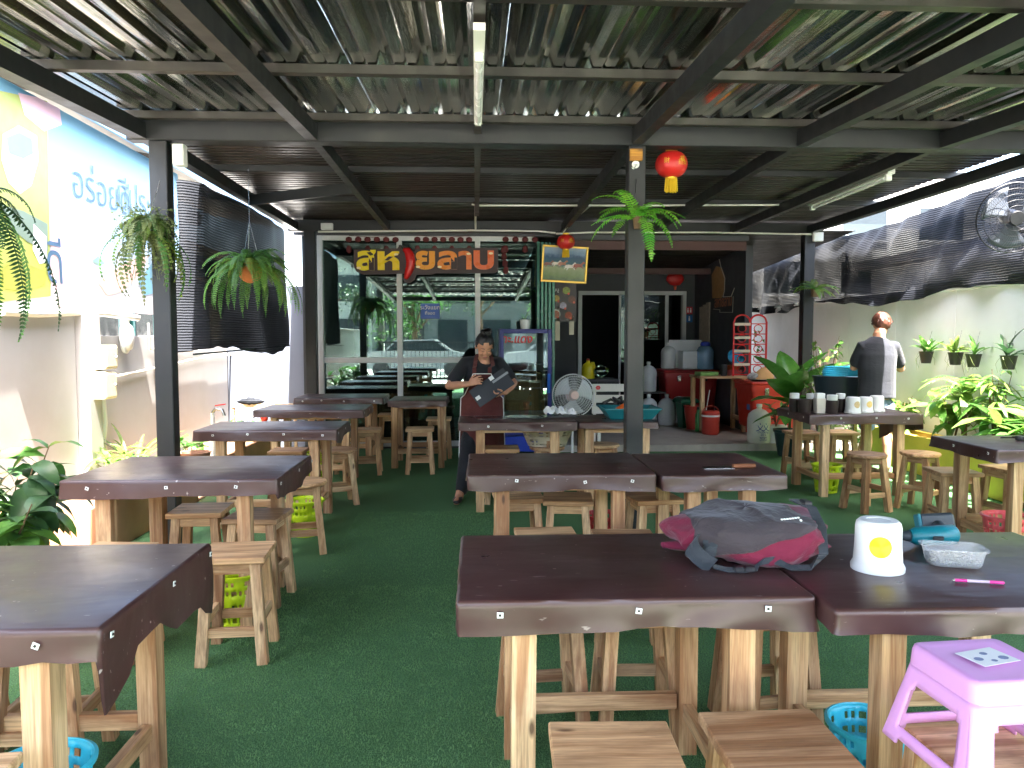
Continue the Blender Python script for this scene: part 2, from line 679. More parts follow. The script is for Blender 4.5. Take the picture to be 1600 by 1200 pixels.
# corrugated foil lined sheets
def foil_sheet(x0, w, nrib, y0, y1, seed):
    r2 = random.Random(seed)
    pitch = w / nrib
    prof = []
    for k in range(nrib):
        b = x0 + k * pitch
        prof += [(b, .026), (b + .012, .026), (b + .05, 0), (b + pitch * .5 - .012, .0), (b + pitch * .5, .006), (b + pitch * .5 + .012, .0), (b + pitch - .05, 0), (b + pitch - .012, .026)]
    prof.append((x0 + w, .026))
    ny = int((y1 - y0) / .16)
    mb = MB()
    vs, fs = [], []
    n = len(prof)
    off = [r2.uniform(-.0015, .0015) for _ in range(n)]
    for j in range(ny + 1):
        Y = y0 + (y1 - y0) * j / ny
        for i, (px_, pz) in enumerate(prof):
            dz = .0022 * mnoise.noise(Vector((px_ * 4, Y * 3.1, seed)))
            dx = .0016 * mnoise.noise(Vector((px_ * 30, Y * 5.0, seed + 9)))
            vs.append((px_ + dx, Y, zb(Y) + .168 + .0025 * (seed % 2) + pz + dz + off[i] * .5))
    for j in range(ny):
        for i in range(n - 1):
            a = j * n + i
            fs.append((a, a + 1, a + n + 1, a + n))
    mb.add(vs, fs)
    return mb


for k in range(8):
    cpart("roof_sheet", foil_sheet(-2.44 + k * .868, .876, 4, YF - .12, 5.58, k + 1), FOIL, smooth=25)


def rib_sheet(y0, y1, z, nx=8, pitch=.1, h=.016, x0=-2.44, x1=4.62, slope=0.0, seed=0):
    prof = []
    y = y0
    while y < y1 - 1e-6:
        prof += [(y, 0), (y + pitch * .55, 0), (y + pitch * .65, h), (y + pitch * .9, h)]
        y += pitch
    prof.append((y1, 0))
    vs, fs = [], []
    n = len(prof)
    for i in range(nx + 1):
        x = x0 + (x1 - x0) * i / nx
        for y, pz in prof:
            vs.append((x, y, z + pz + slope * (y - y0) + .004 * mnoise.noise(Vector((x * .9, y * 2, seed)))))
    for i in range(nx):
        for j in range(n - 1):
            a = i * n + j
            fs.append((a, a + 1, a + n + 1, a + n))
    return MB().add(vs, fs)


for k in range(6):
    cpart("roof_sheet", rib_sheet(5.66 + k * .8, 5.67 + (k + 1) * .8, 3.046 + .003 * (k % 2), seed=k, x1=4.5 if k < 4 else 4.95), DROOF)  # extra width added on the rear sheets to keep sun off the red tank

for px_, Y, lab in ((261, BY, "left"), (990, BY, "centre")):
    p = at(px_, 600, Y)
    cpart("post", MB().box(p.x - .062, p.x + .062, Y - .058, Y + .058, 0, 2.873, b=.006), BLACKM)
    cpart("base_plate", MB().box(p.x - .1, p.x + .1, Y - .1, Y + .1, .001, .01), BLACKM)
PLX, PCX = at(261, 600, BY).x, at(990, 600, BY).x
PRX, PBX = at(1264, 500, 10.1).x, at(487, 500, 10.2).x
for xx in (PRX, PBX):
    cpart("post", MB().box(xx - .07, xx + .07, 10.12, 10.26, 0, 2.878, b=.005), BLACKM)

# ------------------------------------------------------------------ left side: wall, banner, neighbour
lw = thing("boundary_wall", "pale concrete boundary wall with a pillar along the left garden bed", "wall", (XL, 5, 0))


def lpart(name, mb, mat, smooth=None, par=lw, o=(XL, 5, 0)):
    mb.v = [(x - o[0], y - o[1], z - o[2]) for x, y, z in mb.v]
    return mb.build(name, mat, par, smooth=smooth)


yy = -2.6
panels = [(-2.6, 0.6), (.6, 3.6), (3.6, 6.62), (6.62, 8.6), (8.6, 10.55)]
for i, (a, b_) in enumerate(panels):
    zt = 1.7 if i < 3 else (1.52 if i == 3 else 1.47)
    lpart("wall_panel", MB().box(XL - .1, XL, a, b_ - .006, -.03, zt, b=.004), WALLW)
lpart("wall_coping", MB().box(XL - .13, XL + .03, -2.6, 6.6, 1.702, 1.74, b=.006), WALLW)
pp = onx(128, 600, XL)
lpart("pillar", MB().box(XL - .12, XL + .1, 6.62, 6.84, -.03, 1.72, b=.006), WALLW)
# wall facing the camera at the far left corner
ew = MB().box(-3.45, PBX - .09, 10.6, 10.7, -.03, 2.2).build("end_wall", BLUEGREY)
tag(ew, "blue grey rendered wall closing the far left corner", "wall")


def m_banner():
    m = NT("banner_print")
    tc = m.n("ShaderNodeTexCoord")
    sep = m.n("ShaderNodeSeparateXYZ")
    m.l(tc.outputs['Object'], sep.inputs[0])
    v = m.coord('Object', rand=False)
    # along y: yellow-green, white, sky blue, white, coral
    mr = m.n("ShaderNodeMapRange")
    mr.inputs['From Min'].default_value = 0
    mr.inputs['From Max'].default_value = 5.0
    ad = m.n("ShaderNodeMath", operation='MULTIPLY_ADD')
    nz = m.noise(v, 1.3, 2)
    m.l(nz, ad.inputs[0]); ad.inputs[1].default_value = .5; m.l(sep.outputs['Y'], ad.inputs[2])
    m.l(ad.outputs[0], mr.inputs['Value'])
    zz = m.n("ShaderNodeMapRange")
    zz.inputs['From Min'].default_value = -.9
    zz.inputs['From Max'].default_value = .9
    m.l(sep.outputs['Z'], zz.inputs['Value'])
    hz = m.ramp(zz.outputs[0], [(0, lin(206, 186, 178)), (.22, lin(204, 204, 202)), (.45, lin(180, 202, 208)), (1, lin(102, 160, 192))])
    m.set(base=hz, rough=.45)
    m.bump(m.noise(v, 2.0, 2), .2, .03)
    return m.m


BANX = -3.62
b0, b1 = onx(-60, 300, BANX), onx(292, 300, BANX)
BYA, BYB = b0.y, b1.y
BZ = 2.62
ban = thing("banner", "large sky blue printed banner with grey handwriting above the left wall", "banner", (BANX, BYA, BZ))
MB().add([(0, 0, -.86), (0, BYB - BYA - .35, -.86), (0, BYB - BYA, -.9), (0, BYB - BYA - .25, .88), (0, 0, .88)], [(0, 1, 2, 3, 4)]).build("banner_sheet", m_banner(), ban)


def bshape(name, pts, col, x=.004, rough=.45, smooth_it=True):
    """flat printed shape on the banner, pts in photo pixels"""
    q = [onx(px_, py_, BANX) for px_, py_ in pts]
    pl = [(p.y - BYA, p.z - BZ) for p in q]
    mb = MB().add([(x, a, b_) for a, b_ in pl], [tuple(range(len(pl)))])
    return mb.build(name, paint("print_" + name + str(x), col, rough, .05, 5), ban)


bshape("printed_panel", [(-60, 128), (76, 128 + 30), (76, 463), (-60, 478)], lin(166, 170, 78), .004)
bshape("printed_stripe", [(77, 300), (100, 300), (102, 440), (77, 463)], lin(236, 200, 198), .005)
bshape("printed_cloud", [(30, 145), (60, 152), (95, 170), (98, 195), (70, 205), (40, 180)], lin(222, 180, 196), .006)
bshape("printed_bowl", [(4, 210), (30, 196), (58, 212), (60, 250), (48, 290), (30, 303), (12, 285), (2, 250)], lin(226, 226, 214), .007)
bshape("printed_rim", [(10, 215), (30, 207), (50, 217), (52, 240), (36, 248), (14, 240)], lin(120, 122, 116), .008)
bshape("printed_leaf", [(0, 320), (35, 330), (72, 350), (72, 392), (40, 378), (10, 352)], lin(118, 132, 108), .009)
bshape("printed_drop", [(50, 350), (70, 370), (70, 410), (58, 412), (48, 390)], lin(236, 238, 232), .010)
bshape("printed_bowl", [(0, 420), (20, 405), (70, 425), (66, 445), (30, 455), (0, 450)], lin(150, 150, 60), .011)
bshape("printed_leaf", [(142, 408), (152, 400), (162, 412), (152, 414)], lin(140, 178, 150), .006)
bshape("printed_chilli", [(150, 440), (180, 420), (205, 405), (232, 400), (215, 430), (190, 455), (165, 462)], lin(236, 188, 164), .007)
bshape("printed_leaf", [(214, 440), (240, 405), (250, 430), (240, 458), (222, 462)], lin(112, 160, 176), .008)
wp = onx(112, 275, BANX)
for (s_, px_, py_, hh) in (("อร่อยดี", 110, 283, 46), ("มีประโยชน์", 181, 303, 46)):
    p0 = onx(px_, py_, BANX)
    me = text_mesh(s_, .42, 0, shear=.05, align='LEFT', offset=-.004)
    o = obj("lettering", me, paint("banner_ink_" + str(px_), lin(70, 98, 120), .5, .1), ban, (.012, p0.y - BYA, p0.z - BZ), (R(90), 0, R(90)))
me = text_mesh("ดี", .5, 0)
p0 = onx(82, 415, BANX)
obj("lettering", me, MATS["banner_ink_110"], ban, (.013, p0.y - BYA, p0.z - BZ), (R(90), 0, R(90)))

ban.rotation_euler = (0, R(-1), 0)

# neighbour house behind banner and net
nb = thing("neighbour_house", "neighbouring house with tin eaves and teal window trim behind the left wall", "house", (-5.0, 8, 0))
nbo = (-5.0, 8, 0)
RUST = paint("weathered_tin", lin(150, 150, 152), .5, .15, 3, .1, 20, dirt=lin(112, 86, 66), dirt_amt=.7, dscale=1.4)
BLUETIN = paint("blue_tin", lin(120, 156, 186), .4, .1, 3)
CREAM = paint("cream_render", lin(216, 200, 172), .8, .06, 2)
TEAL = paint("teal_trim", lin(40, 116, 110), .5, .1, 4)
lpart("wall", MB().box(-6.2, -5.0, 2, 16, -.03, 3.2), CREAM, par=nb, o=nbo)
ev = MB()
vs, fs = [], []
nseg = 90
for i in range(nseg + 1):
    y = 1.5 + 14 * i / nseg
    hz_ = .018 * (1 if i % 2 else -1)
    vs += [(-5.2, y, 3.92 + hz_), (-3.46, y, 3.60 + hz_)]
for i in range(nseg):
    fs.append((2 * i, 2 * i + 1, 2 * i + 3, 2 * i + 2))
ev.add(vs, fs)
lpart("roof", ev, RUST, par=nb, o=nbo)
lpart("fascia", MB().box(-3.47, -3.44, 1.5, 15.5, 3.46, 3.61), BLUETIN, par=nb, o=nbo)
for k in range(4):
    lpart("eave_rafter", MB().beam((-5.2, 4 + 2.6 * k, 3.84), (-3.49, 4 + 2.6 * k, 3.53), .05, .08), PURLIN, par=nb, o=nbo)
for ya in (9.6, 11.4, 13.2):
    fr = lpart("window", MB().box(-5.0, -4.95, ya, ya + 1.4, 1.2, 2.5, b=.01), TEAL, par=nb, o=nbo)
    q = MB().box(.05, .058, -.62, -.03, -.55, .55).box(.05, .058, .03, .62, -.55, .55)
    q.v = [(-5.0 + 5.0 + x - .0, ya + .7 - 8 + y, 1.85 + z) for x, y, z in q.v]
    q.build("pane", paint("dark_window_pane", lin(44, 52, 56), .1, .1), fr)
for k in range(3):
    lpart("awning_slat", MB().box(-5.0, -4.3, 9.4 + 0, 15, 2.62 + .07 * k, 2.65 + .07 * k), TEAL, par=nb, o=nbo)
fl = thing("flood_light", "small square flood lamp on the neighbouring eave beside the left post", "lamp", onx(302, 342, -4.2))
MB().box(-.1, .1, -.06, .06, -.09, .09, b=.01).build("housing", BLACKP, fl, rot=(R(25), 0, R(40)))
MB().box(-.08, .08, -.066, -.06, -.07, .07).build("lens", WHITEP, fl, rot=(R(25), 0, R(40)))
MB().tube([(0, .05, .05), (0, .1, .3), (-.3, .3, .5)], .012, 6).build("arm", BLACKP, fl)

# ------------------------------------------------------------------ right side
rw = thing("boundary_wall", "white panelled boundary wall behind the orchids on the right", "wall", (XR, 8, 0))
ro = (XR, 8, 0)
ya = -2.6
while ya < 18:
    lpart("wall_panel", MB().box(XR, XR + .08, ya, ya + 1.196, -.03, 2.02, b=.003), WALLR, par=rw, o=ro)
    ya += 1.2
lpart("wall_rail", MB().box(XR - .02, XR + .1, -2.6, 18.2, 2.022, 2.07, b=.004), WALLR, par=rw, o=ro)


def m_net():
    m = NT("black_shade_net")
    tc = m.n("ShaderNodeTexCoord")
    wv = m.n("ShaderNodeTexWave", wave_type='BANDS', bands_direction='Z')
    wv.inputs['Scale'].default_value = 13.0
    wv.inputs['Distortion'].default_value = 1.4
    wv.inputs['Detail'].default_value = 2
    wv.inputs['Detail Scale'].default_value = 1.5
    m.l(tc.outputs['Object'], wv.inputs[0])
    v = m.coord('Object', rand=False)
    patch = m.noise(v, 1.1, 4, .6)
    hole = m.ramp(wv.outputs['Fac'], [(.0, G(.13)), (.2, G(.02)), (.8, G(.006))])
    pm = m.ramp(patch, [(.45, G(.15)), (.72, G(.8))])
    al = m.mix(1.0, hole, pm, 'MULTIPLY')
    tr = m.n("ShaderNodeBsdfTransparent")
    mx = m.n("ShaderNodeMixShader")
    m.l(al, mx.inputs[0])
    m.l(m.b.outputs[0], mx.inputs[1])
    m.l(tr.outputs[0], mx.inputs[2])
    m.l(mx.outputs[0], m.out.inputs[0])
    m.set(base=m.ramp(m.noise(v, 2.0, 5), [(.2, lin(20, 22, 27)), (.8, lin(34, 37, 45))]), rough=.75, spec=.2)
    m.bump(wv.outputs['Fac'], .5, .01)
    return m.m


NET = m_net()


def net_sheet(fn, nu, nv):
    return MB().grid(fn, nu, nv)


def rn(u, v):
    Y = 3.2 + 13 * u
    top = 2.98 + .05 * math.sin(Y * 1.1)
    bot = 1.98 + .06 * math.sin(Y * 1.7 + 1) + .05 * mnoise.noise(Vector((Y * 2, 0, 3)))
    z = bot + (top - bot) * v
    s_ = (1 - v)
    x = XR - .03 - .05 * s_ * abs(mnoise.noise(Vector((Y * 1.5, v * 2, 1)))) * 3 - .03 * math.sin(v * 9 + Y * .8) - .06 * mnoise.noise(Vector((Y * 3.3 + v * 2.5, v * 1.2, 5)))
    return (x - XR, Y - 8, z - 2)


rnet = net_sheet(rn, 160, 26).build("shade_net", NET, None, (XR, 8, 2), smooth=60)
tag(rnet, "long black shade net stretched above the white right wall", "shade net")
for k, Y in enumerate((3.4, 7.2, 11, 15.5)):
    o = MB().tube([(0, 0, 0), (0, 0, 3.05)], .022, 8).build("net_pole", CHROME, None, (XR + .14, Y, 0))
    tag(o, ["slim metal pole carrying the shade net nearest the right edge", "slim metal pole behind the shade net above the orchids", "slim metal pole behind the shade net near the right post", "slim metal pole at the far end of the shade net"][k], "pole", "shade net poles")

# buildings beyond the right wall
wb = thing("white_building", "pale building with dark windows beyond the shade net on the right", "building", (12, 24, 0))
MB().box(-3.5, 5, 0, 8, 0, 6.2).build("wall", paint("white_render", lin(226, 226, 222), .8, .04, 1), wb)
MB().box(-3.9, 5.4, -.5, 8.5, 6.21, 6.45).build("roof", RUST, wb)
for i in range(3):
    for z in (2.9, 4.6):
        w_ = MB().box(-2.9 + i * 2.5, -1.5 + i * 2.5, -.05, -.003, z, z + 1.0).build("window", MATS["dark_window_pane"], wb)
        MB().box(-2.95 + i * 2.5, -1.45 + i * 2.5, -.09, -.01, z - .08, z - .003).build("sill", ALU, w_)
lb = thing("grey_building", "long low pale building beyond the right wall near the wall fan", "building", (13, 12, 0))
MB().box(-2, 4, -8, 9, 0, 3.4).build("wall", MATS["white_render"], lb)
MB().box(-2.4, 4.4, -8.4, 9.4, 3.41, 3.6).build("roof", RUST, lb)
for i in range(5):
    MB().box(-2.05, -2.003, -7 + 3 * i, -5.6 + 3 * i, 1.7, 2.8).build("window", MATS["dark_window_pane"], lb)

# ------------------------------------------------------------------ shop front: dark room behind glass
def m_glass(name, tint, refl):
    m = NT(name)
    tr = m.n("ShaderNodeBsdfTransparent")
    tr.inputs[0].default_value = tint
    gl = m.n("ShaderNodeBsdfGlossy")
    gl.inputs['Roughness'].default_value = .004
    gl.inputs['Color'].default_value = (.8, 1.0, .94, 1)
    fr = m.n("ShaderNodeFresnel")
    fr.inputs[0].default_value = 1.5
    ad = m.n("ShaderNodeMath", operation='ADD')
    ad.inputs[1].default_value = refl
    m.l(fr.outputs[0], ad.inputs[0])
    mx = m.n("ShaderNodeMixShader")
    m.l(ad.outputs[0], mx.inputs[0])
    m.l(tr.outputs[0], mx.inputs[1])
    m.l(gl.outputs[0], mx.inputs[2])
    m.l(mx.outputs[0], m.out.inputs[0])
    bp = m.n("ShaderNodeBump")
    bp.inputs['Strength'].default_value = .02
    bp.inputs['Distance'].default_value = .01
    m.l(m.noise(m.coord('Object'), .8, 1), bp.inputs['Height'])
    m.l(bp.outputs[0], gl.inputs['Normal'])
    return m.m


GLASS = m_glass("tinted_window_glass", (.46, .60, .56, 1), .09)
GLASSC = m_glass("clear_cooler_glass", (.85, .88, .86, 1), .2)

shop = thing("glazed_facade", "glazed shop front with white aluminium frames under the sign", "shop front", (0, GY, 0))
gx = [at(502, 500, GY).x, at(625, 500, GY).x, at(746.5, 500, GY).x, at(838, 500, GY).x]
for i, x in enumerate(gx[:3]):
    MB().box(x - .035, x + .035, -.05, .05, .03, 2.86, b=.004).build("mullion", ALU, shop)
for i in range(3):
    a, b_ = gx[i] + .035, gx[i + 1] - .035
    if i == 2:
        b_ = gx[3] - .01
    MB().box(a, b_, -.048, .048, 2.80, 2.86, b=.004).build("top_rail", ALU, shop)
    MB().box(a, b_, -.048, .048, .03, .1, b=.004).build("bottom_rail", ALU, shop)
    MB().box(a, b_, -.04, .04, 1.165, 1.24, b=.004).build("mid_rail", ALU, shop)
    MB().box(a, b_, -.004, .004, 1.24, 2.8).build("pane", GLASS, shop)
    MB().box(a, b_, -.004, .004, .1, 1.165).build("pane", GLASS, shop)
# open sliding leaves stacked at the right end
for k in range(5):
    x = gx[3] + .02 + k * .055
    lf = MB().box(x, x + .012, .02 + k * .03, 1.0, .1, 2.78).build("sliding_leaf", GLASS, shop)
    MB().box(x - .012, x + .024, -.01 + k * .03, .02 + k * .03, .06, 2.8, b=.003).build("leaf_edge", TEALF, lf)
MB().box(-2.4, 1.6, -.06, .06, 2.862, 3.02).build("lintel", GREYW, shop)
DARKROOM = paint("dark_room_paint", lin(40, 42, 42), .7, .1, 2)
room = thing("shop_room", "dim interior of the shop behind the glass front", "room", (-.6, 12, 0))
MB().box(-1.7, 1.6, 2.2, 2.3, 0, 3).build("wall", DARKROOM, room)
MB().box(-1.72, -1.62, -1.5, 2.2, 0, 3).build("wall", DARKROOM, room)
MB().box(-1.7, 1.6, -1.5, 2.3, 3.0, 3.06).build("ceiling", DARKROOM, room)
# post at the left of the shop front (dark), wall beside it
MB().box(PBX + .071, gx[0] - .036, -.04, .06, 0, 3.0).build("jamb", GREYW, shop)

# ------------------------------------------------------------------ kitchen bay
KY = 14.2
PE = 11.5                      # near end of the partition
kx = at(905, 500, KY).x
kitchen = thing("kitchen_bay", "dark grey kitchen bay with sliding door beside the shop front", "building", (2.4, KY, 0))
ko = (2.4, KY, 0)
PX = at(1166, 500, PE).x
d0, d1 = at(903, 500, KY).x, at(1071, 500, KY).x
dtop = at(980, 455, KY).z
lpart("wall", MB().box(1.0, d0, KY, KY + .1, .08, 2.9), GREYW, par=kitchen, o=ko)
lpart("wall", MB().box(d1, PX + .05, KY, KY + .1, .08, 2.9), GREYW, par=kitchen, o=ko)
lpart("wall", MB().box(d0, d1, KY, KY + .1, dtop, 2.9), GREYW, par=kitchen, o=ko)
lpart("side_wall", MB().box(PX - .02, PX + .08, PE + .03, KY - .002, .08, 3.0, b=.003), GREYW, par=kitchen, o=ko)
lpart("corner_strip", MB().box(PX - .025, PX + .085, PE - .01, PE + .028, .08, 3.0, b=.003), GREYW, par=kitchen, o=ko)
df = lpart("door_frame", MB().box(d0, d0 + .07, KY - .05, KY + .08, .085, dtop).box(d1 - .07, d1, KY - .05, KY + .08, .085, dtop).box(d0 + .07, d1 - .07, KY - .05, KY + .08, dtop - .07, dtop), ALU, par=kitchen, o=ko)
mid = d1 - .35
lpart("sliding_door", MB().box(mid - .03, mid + .03, KY, KY + .04, .09, dtop - .07).box(mid - .9, mid - .86, KY, KY + .04, .09, dtop - .07), ALU, par=kitchen, o=ko)
lpart("door_pane", MB().box(mid - .86, mid - .03, KY + .015, KY + .025, .09, dtop - .07), m_glass("dark_door_glass", (.3, .3, .3, 1), .04), par=kitchen, o=ko)
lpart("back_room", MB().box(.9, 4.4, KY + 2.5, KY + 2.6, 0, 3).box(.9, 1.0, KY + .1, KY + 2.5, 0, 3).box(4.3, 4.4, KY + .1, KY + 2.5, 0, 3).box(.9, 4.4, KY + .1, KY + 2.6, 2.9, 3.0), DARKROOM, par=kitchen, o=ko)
REDBEAM = paint("red_oxide_steel", lin(82, 52, 50), .55, .15, 4)
lpart("lintel_beam", MB().box(1.12, 3.66, 10.3, 10.36, 2.68, 2.8), REDBEAM, par=kitchen, o=ko)
lpart("ceiling_beam", MB().box(1.12, PX - .03, 13.2, 13.28, 2.6, 2.7), REDBEAM, par=kitchen, o=ko)
lpart("fascia", MB().box(1.12, 3.68, 10.27, 10.298, 2.805, 2.875), GREYW, par=kitchen, o=ko)
for k in range(6):
    lpart("roof_sheet", rib_sheet(10.36 + .7 * k, 10.37 + .7 * (k + 1), 2.96 + .003 * (k % 2) - .06 * .7 * k, 3, .1, .016, .9, 5.2, -.06, k), DROOF, par=kitchen, o=ko)  # stretched past the partition, added cover that shades the red tank
# light leaking through old screw holes shows as small pale patches along the sheet edge

# ================================================================== STREET BEHIND THE CAMERA (seen in the glass)
fence = thing("street_fence", "black barred street fence reflected in the shop glass", "fence", (1, -5.2, 0))
FR = MB().box(-4.2, 4.2, -.025, .025, 1.32, 1.38).box(-4.2, 4.2, -.025, .025, .1, .15)
FR.build("fence_rail", BLACKM, fence)
bar = MB().box(-.011, .011, -.011, .011, .15, 1.32).mesh("fence_bar")
for k in range(60):
    obj("fence_bar", bar, BLACKM, fence, (-4.15 + k * .14, 0, 0))


def tree(loc, h, rad, label, seed, mat):
    r2 = random.Random(seed)
    t = thing("street_tree", label, "tree", loc)
    tr = MB()
    tr.tube([(0, 0, 0), (.05, 0, h * .3), (-.05, .05, h * .6), (0, 0, h * .85)], [.16, .12, .08, .03], 8)
    for k in range(6):
        a = k * 1.05
        tr.tube([(0, 0, h * (.4 + .06 * k)), (math.cos(a) * rad * .4, math.sin(a) * rad * .4, h * (.55 + .06 * k)), (math.cos(a) * rad * .75, math.sin(a) * rad * .75, h * (.62 + .06 * k))], [.06, .04, .015], 6)
    tr.build("trunk", STEMB, t, smooth=60)
    cr = MB()
    cl = [Vector((r2.gauss(0, .45) * rad, r2.gauss(0, .45) * rad, h * .72 + r2.gauss(0, .16) * h)) for _ in range(26)]
    for c in cl:
        for _ in range(90):
            p = c + Vector((r2.gauss(0, .3), r2.gauss(0, .3), r2.gauss(0, .25)))
            s_ = r2.uniform(.07, .13)
            M = Matrix.Translation(p) @ Matrix.Rotation(r2.uniform(0, 6.3), 4, 'Z') @ Matrix.Rotation(r2.uniform(-1, 1), 4, 'X')
            cr.add([(-s_ * .5, 0, 0), (0, -s_, .01), (s_ * .5, 0, 0), (0, s_, .01)], [(0, 1, 2, 3)], M)
    cr.build("crown", mat, t)


tree((-2.6, -12, 0), 4.2, 1.5, "round leafy street tree reflected in the middle of the shop glass", 3, LF2)
tree((3.4, -9.5, 0), 3.2, 1.1, "small bright green street tree reflected beside the fridge", 4, LF1)
tree((0.2, -15.5, 0), 6.2, 2.2, "big dark street tree reflected behind the fence bars", 6, LF3)
tree((-7.5, -15, 0), 5.5, 2.0, "tall street tree reflected at the left of the shop glass", 5, LF3)
for k, (x0, x1, y, h, col, lab) in enumerate(((-16, -6, -24, 6.5, (150, 156, 150), "pale shop house across the street reflected in the glass"), (-5.5, 5, -26, 7.5, (96, 102, 100), "grey shop house across the street reflected in the glass"), (5.5, 16, -24, 6, (150, 146, 134), "cream shop house across the street reflected in the glass"))):
    t = thing("shop_house", lab, "building", ((x0 + x1) / 2, y, 0))
    w = (x1 - x0) / 2
    MB().box(-w, w, -6, 0, 0, h).build("wall", paint("shophouse_" + str(k), lin(*col), .8, .06, 1), t)
    MB().box(-w - .2, w + .2, -6.2, .6, h + .001, h + .2).build("roof", RUST, t)
    for i in range(4):
        for z in (.2, 3.6):
            MB().box(-w + .6 + i * w / 2, -w + .6 + i * w / 2 + w * .34, .003, .06, z, z + (2.4 if z < 1 else 1.5)).build("window", MATS["dark_window_pane"], t)


def car(loc, rz, col, label, k):
    t = thing("parked_car", label, "car", loc, rz)
    side = [(-2.1, .35), (-2.15, .75), (-1.95, .95), (-1.2, 1.02), (-.75, 1.42), (.7, 1.45), (1.35, 1.0), (2.0, .88), (2.15, .6), (2.1, .32)]
    M = Matrix.Rotation(R(90), 4, 'X')
    MB().prism(side, -.82, .82, M).build("body", paint("car_paint_" + str(k), col, .2, .03, 3, spec=.6), t)
    MB().prism([(-1.1, 1.03), (-.72, 1.37), (.66, 1.4), (1.22, 1.02)], -.83, .83, M).build("side_window", MATS["dark_window_pane"], t)
    wh = MB().lathe([(.02, -.1), (.3, -.1), (.33, -.06), (.33, .06), (.3, .1), (.02, .1)], 20, M).mesh("wheel", 30)
    for sx in (-1.3, 1.35):
        for sy in (-.75, .75):
            obj("wheel", wh, BLACKP, t, (sx, sy, .33))


car((-2.2, -8.6, 0), 0, lin(150, 152, 154), "pale car parked outside the fence seen in the shop glass", 0)
car((3.1, -8.9, 0), R(4), lin(110, 114, 118), "grey car parked outside the fence seen in the shop glass", 1)

# ================================================================== TABLES
TH = .785           # height of the table tops


def rrect(w, d, r, n=5):
    """rounded rectangle outline, counter-clockwise, with side samples"""
    pts = []
    cs = [(w / 2 - r, -d / 2 + r, -90), (w / 2 - r, d / 2 - r, 0), (-w / 2 + r, d / 2 - r, 90), (-w / 2 + r, -d / 2 + r, 180)]
    for k, (cx, cy, a0) in enumerate(cs):
        for i in range(n + 1):
            a = R(a0 + 90 * i / n)
            pts.append((cx + r * math.cos(a), cy + r * math.sin(a), math.cos(a), math.sin(a)))
        nx, ny, _ = cs[(k + 1) % 4]
        a = R(a0 + 90)
        ax, ay = cx + r * math.cos(a), cy + r * math.sin(a)
        b0_ = R(cs[(k + 1) % 4][2])
        bx, by = nx + r * math.cos(b0_), ny + r * math.sin(b0_)
        m = 16 if k in (1, 3) else 12
        if k in (0, 2):
            m = 12
        for i in range(1, m):
            t = i / m
            pts.append((ax + (bx - ax) * t, ay + (by - ay) * t, math.cos(a), math.sin(a)))
    return pts


def cover_mesh(w, d, skirt, seed, wave=.011):
    """vinyl cover: flat top, rounded edge, hanging skirt. skirt(side,x,y)->length"""
    P = rrect(w, d, .012)
    n = len(P)
    rows = []
    vs = []

    def ring(f):
        rows.append(len(vs))
        for i, (x, y, nx, ny) in enumerate(P):
            vs.append(f(i, x, y, nx, ny))

    ring(lambda i, x, y, nx, ny: (x - nx * .012, y - ny * .012, .0))
    ring(lambda i, x, y, nx, ny: (x - nx * .004, y - ny * .004, -.002))
    ring(lambda i, x, y, nx, ny: (x + nx * .003 * mnoise.noise(Vector((x * 9, y * 9, seed + 2.0))), y + ny * .003 * mnoise.noise(Vector((x * 9, y * 9, seed + 2.0))), -.010 - .004 * mnoise.noise(Vector((x * 6, y * 6, seed + 8.0)))))
    K = 7
    for k in range(1, K + 1):
        t = k / K

        def f(i, x, y, nx, ny):
            L = skirt(x, y, nx, ny)
            L *= 1 + .26 * mnoise.noise(Vector((x * 3.2, y * 3.2, seed + .3))) + .1 * mnoise.noise(Vector((x * 13, y * 13, seed + 5.3)))
            wv = wave * t * (1 + L * 6) * (mnoise.noise(Vector((x * 7 + seed, y * 7, t * .8))) + .5 * mnoise.noise(Vector((x * 19 + seed, y * 19, t))))
            fl = wv + .004 * t
            return (x + nx * fl, y + ny * fl, -.009 - L * t)
        ring(f)
    fs = [tuple(range(n))]
    for a in range(len(rows) - 1):
        for i in range(n):
            j = (i + 1) % n
            fs.append((rows[a] + i, rows[a + 1] + i, rows[a + 1] + j, rows[a] + j))
    return MB().add(vs, fs)


washer_me = None


def washer():
    global washer_me
    if washer_me is None:
        mb = MB()
        mb.prism([(-.009, -.007), (.008, -.009), (.010, .006), (-.007, .009)], 0, .002)
        mb.k = 1
        mb.lathe([(.004, .0026), (.0035, .0045)], 8)
        washer_me = mb.mesh("tack_washer")
    return washer_me


TACK = [WHITEP, paint("screw_head", lin(60, 56, 54), .35, .1, metal=.8)]


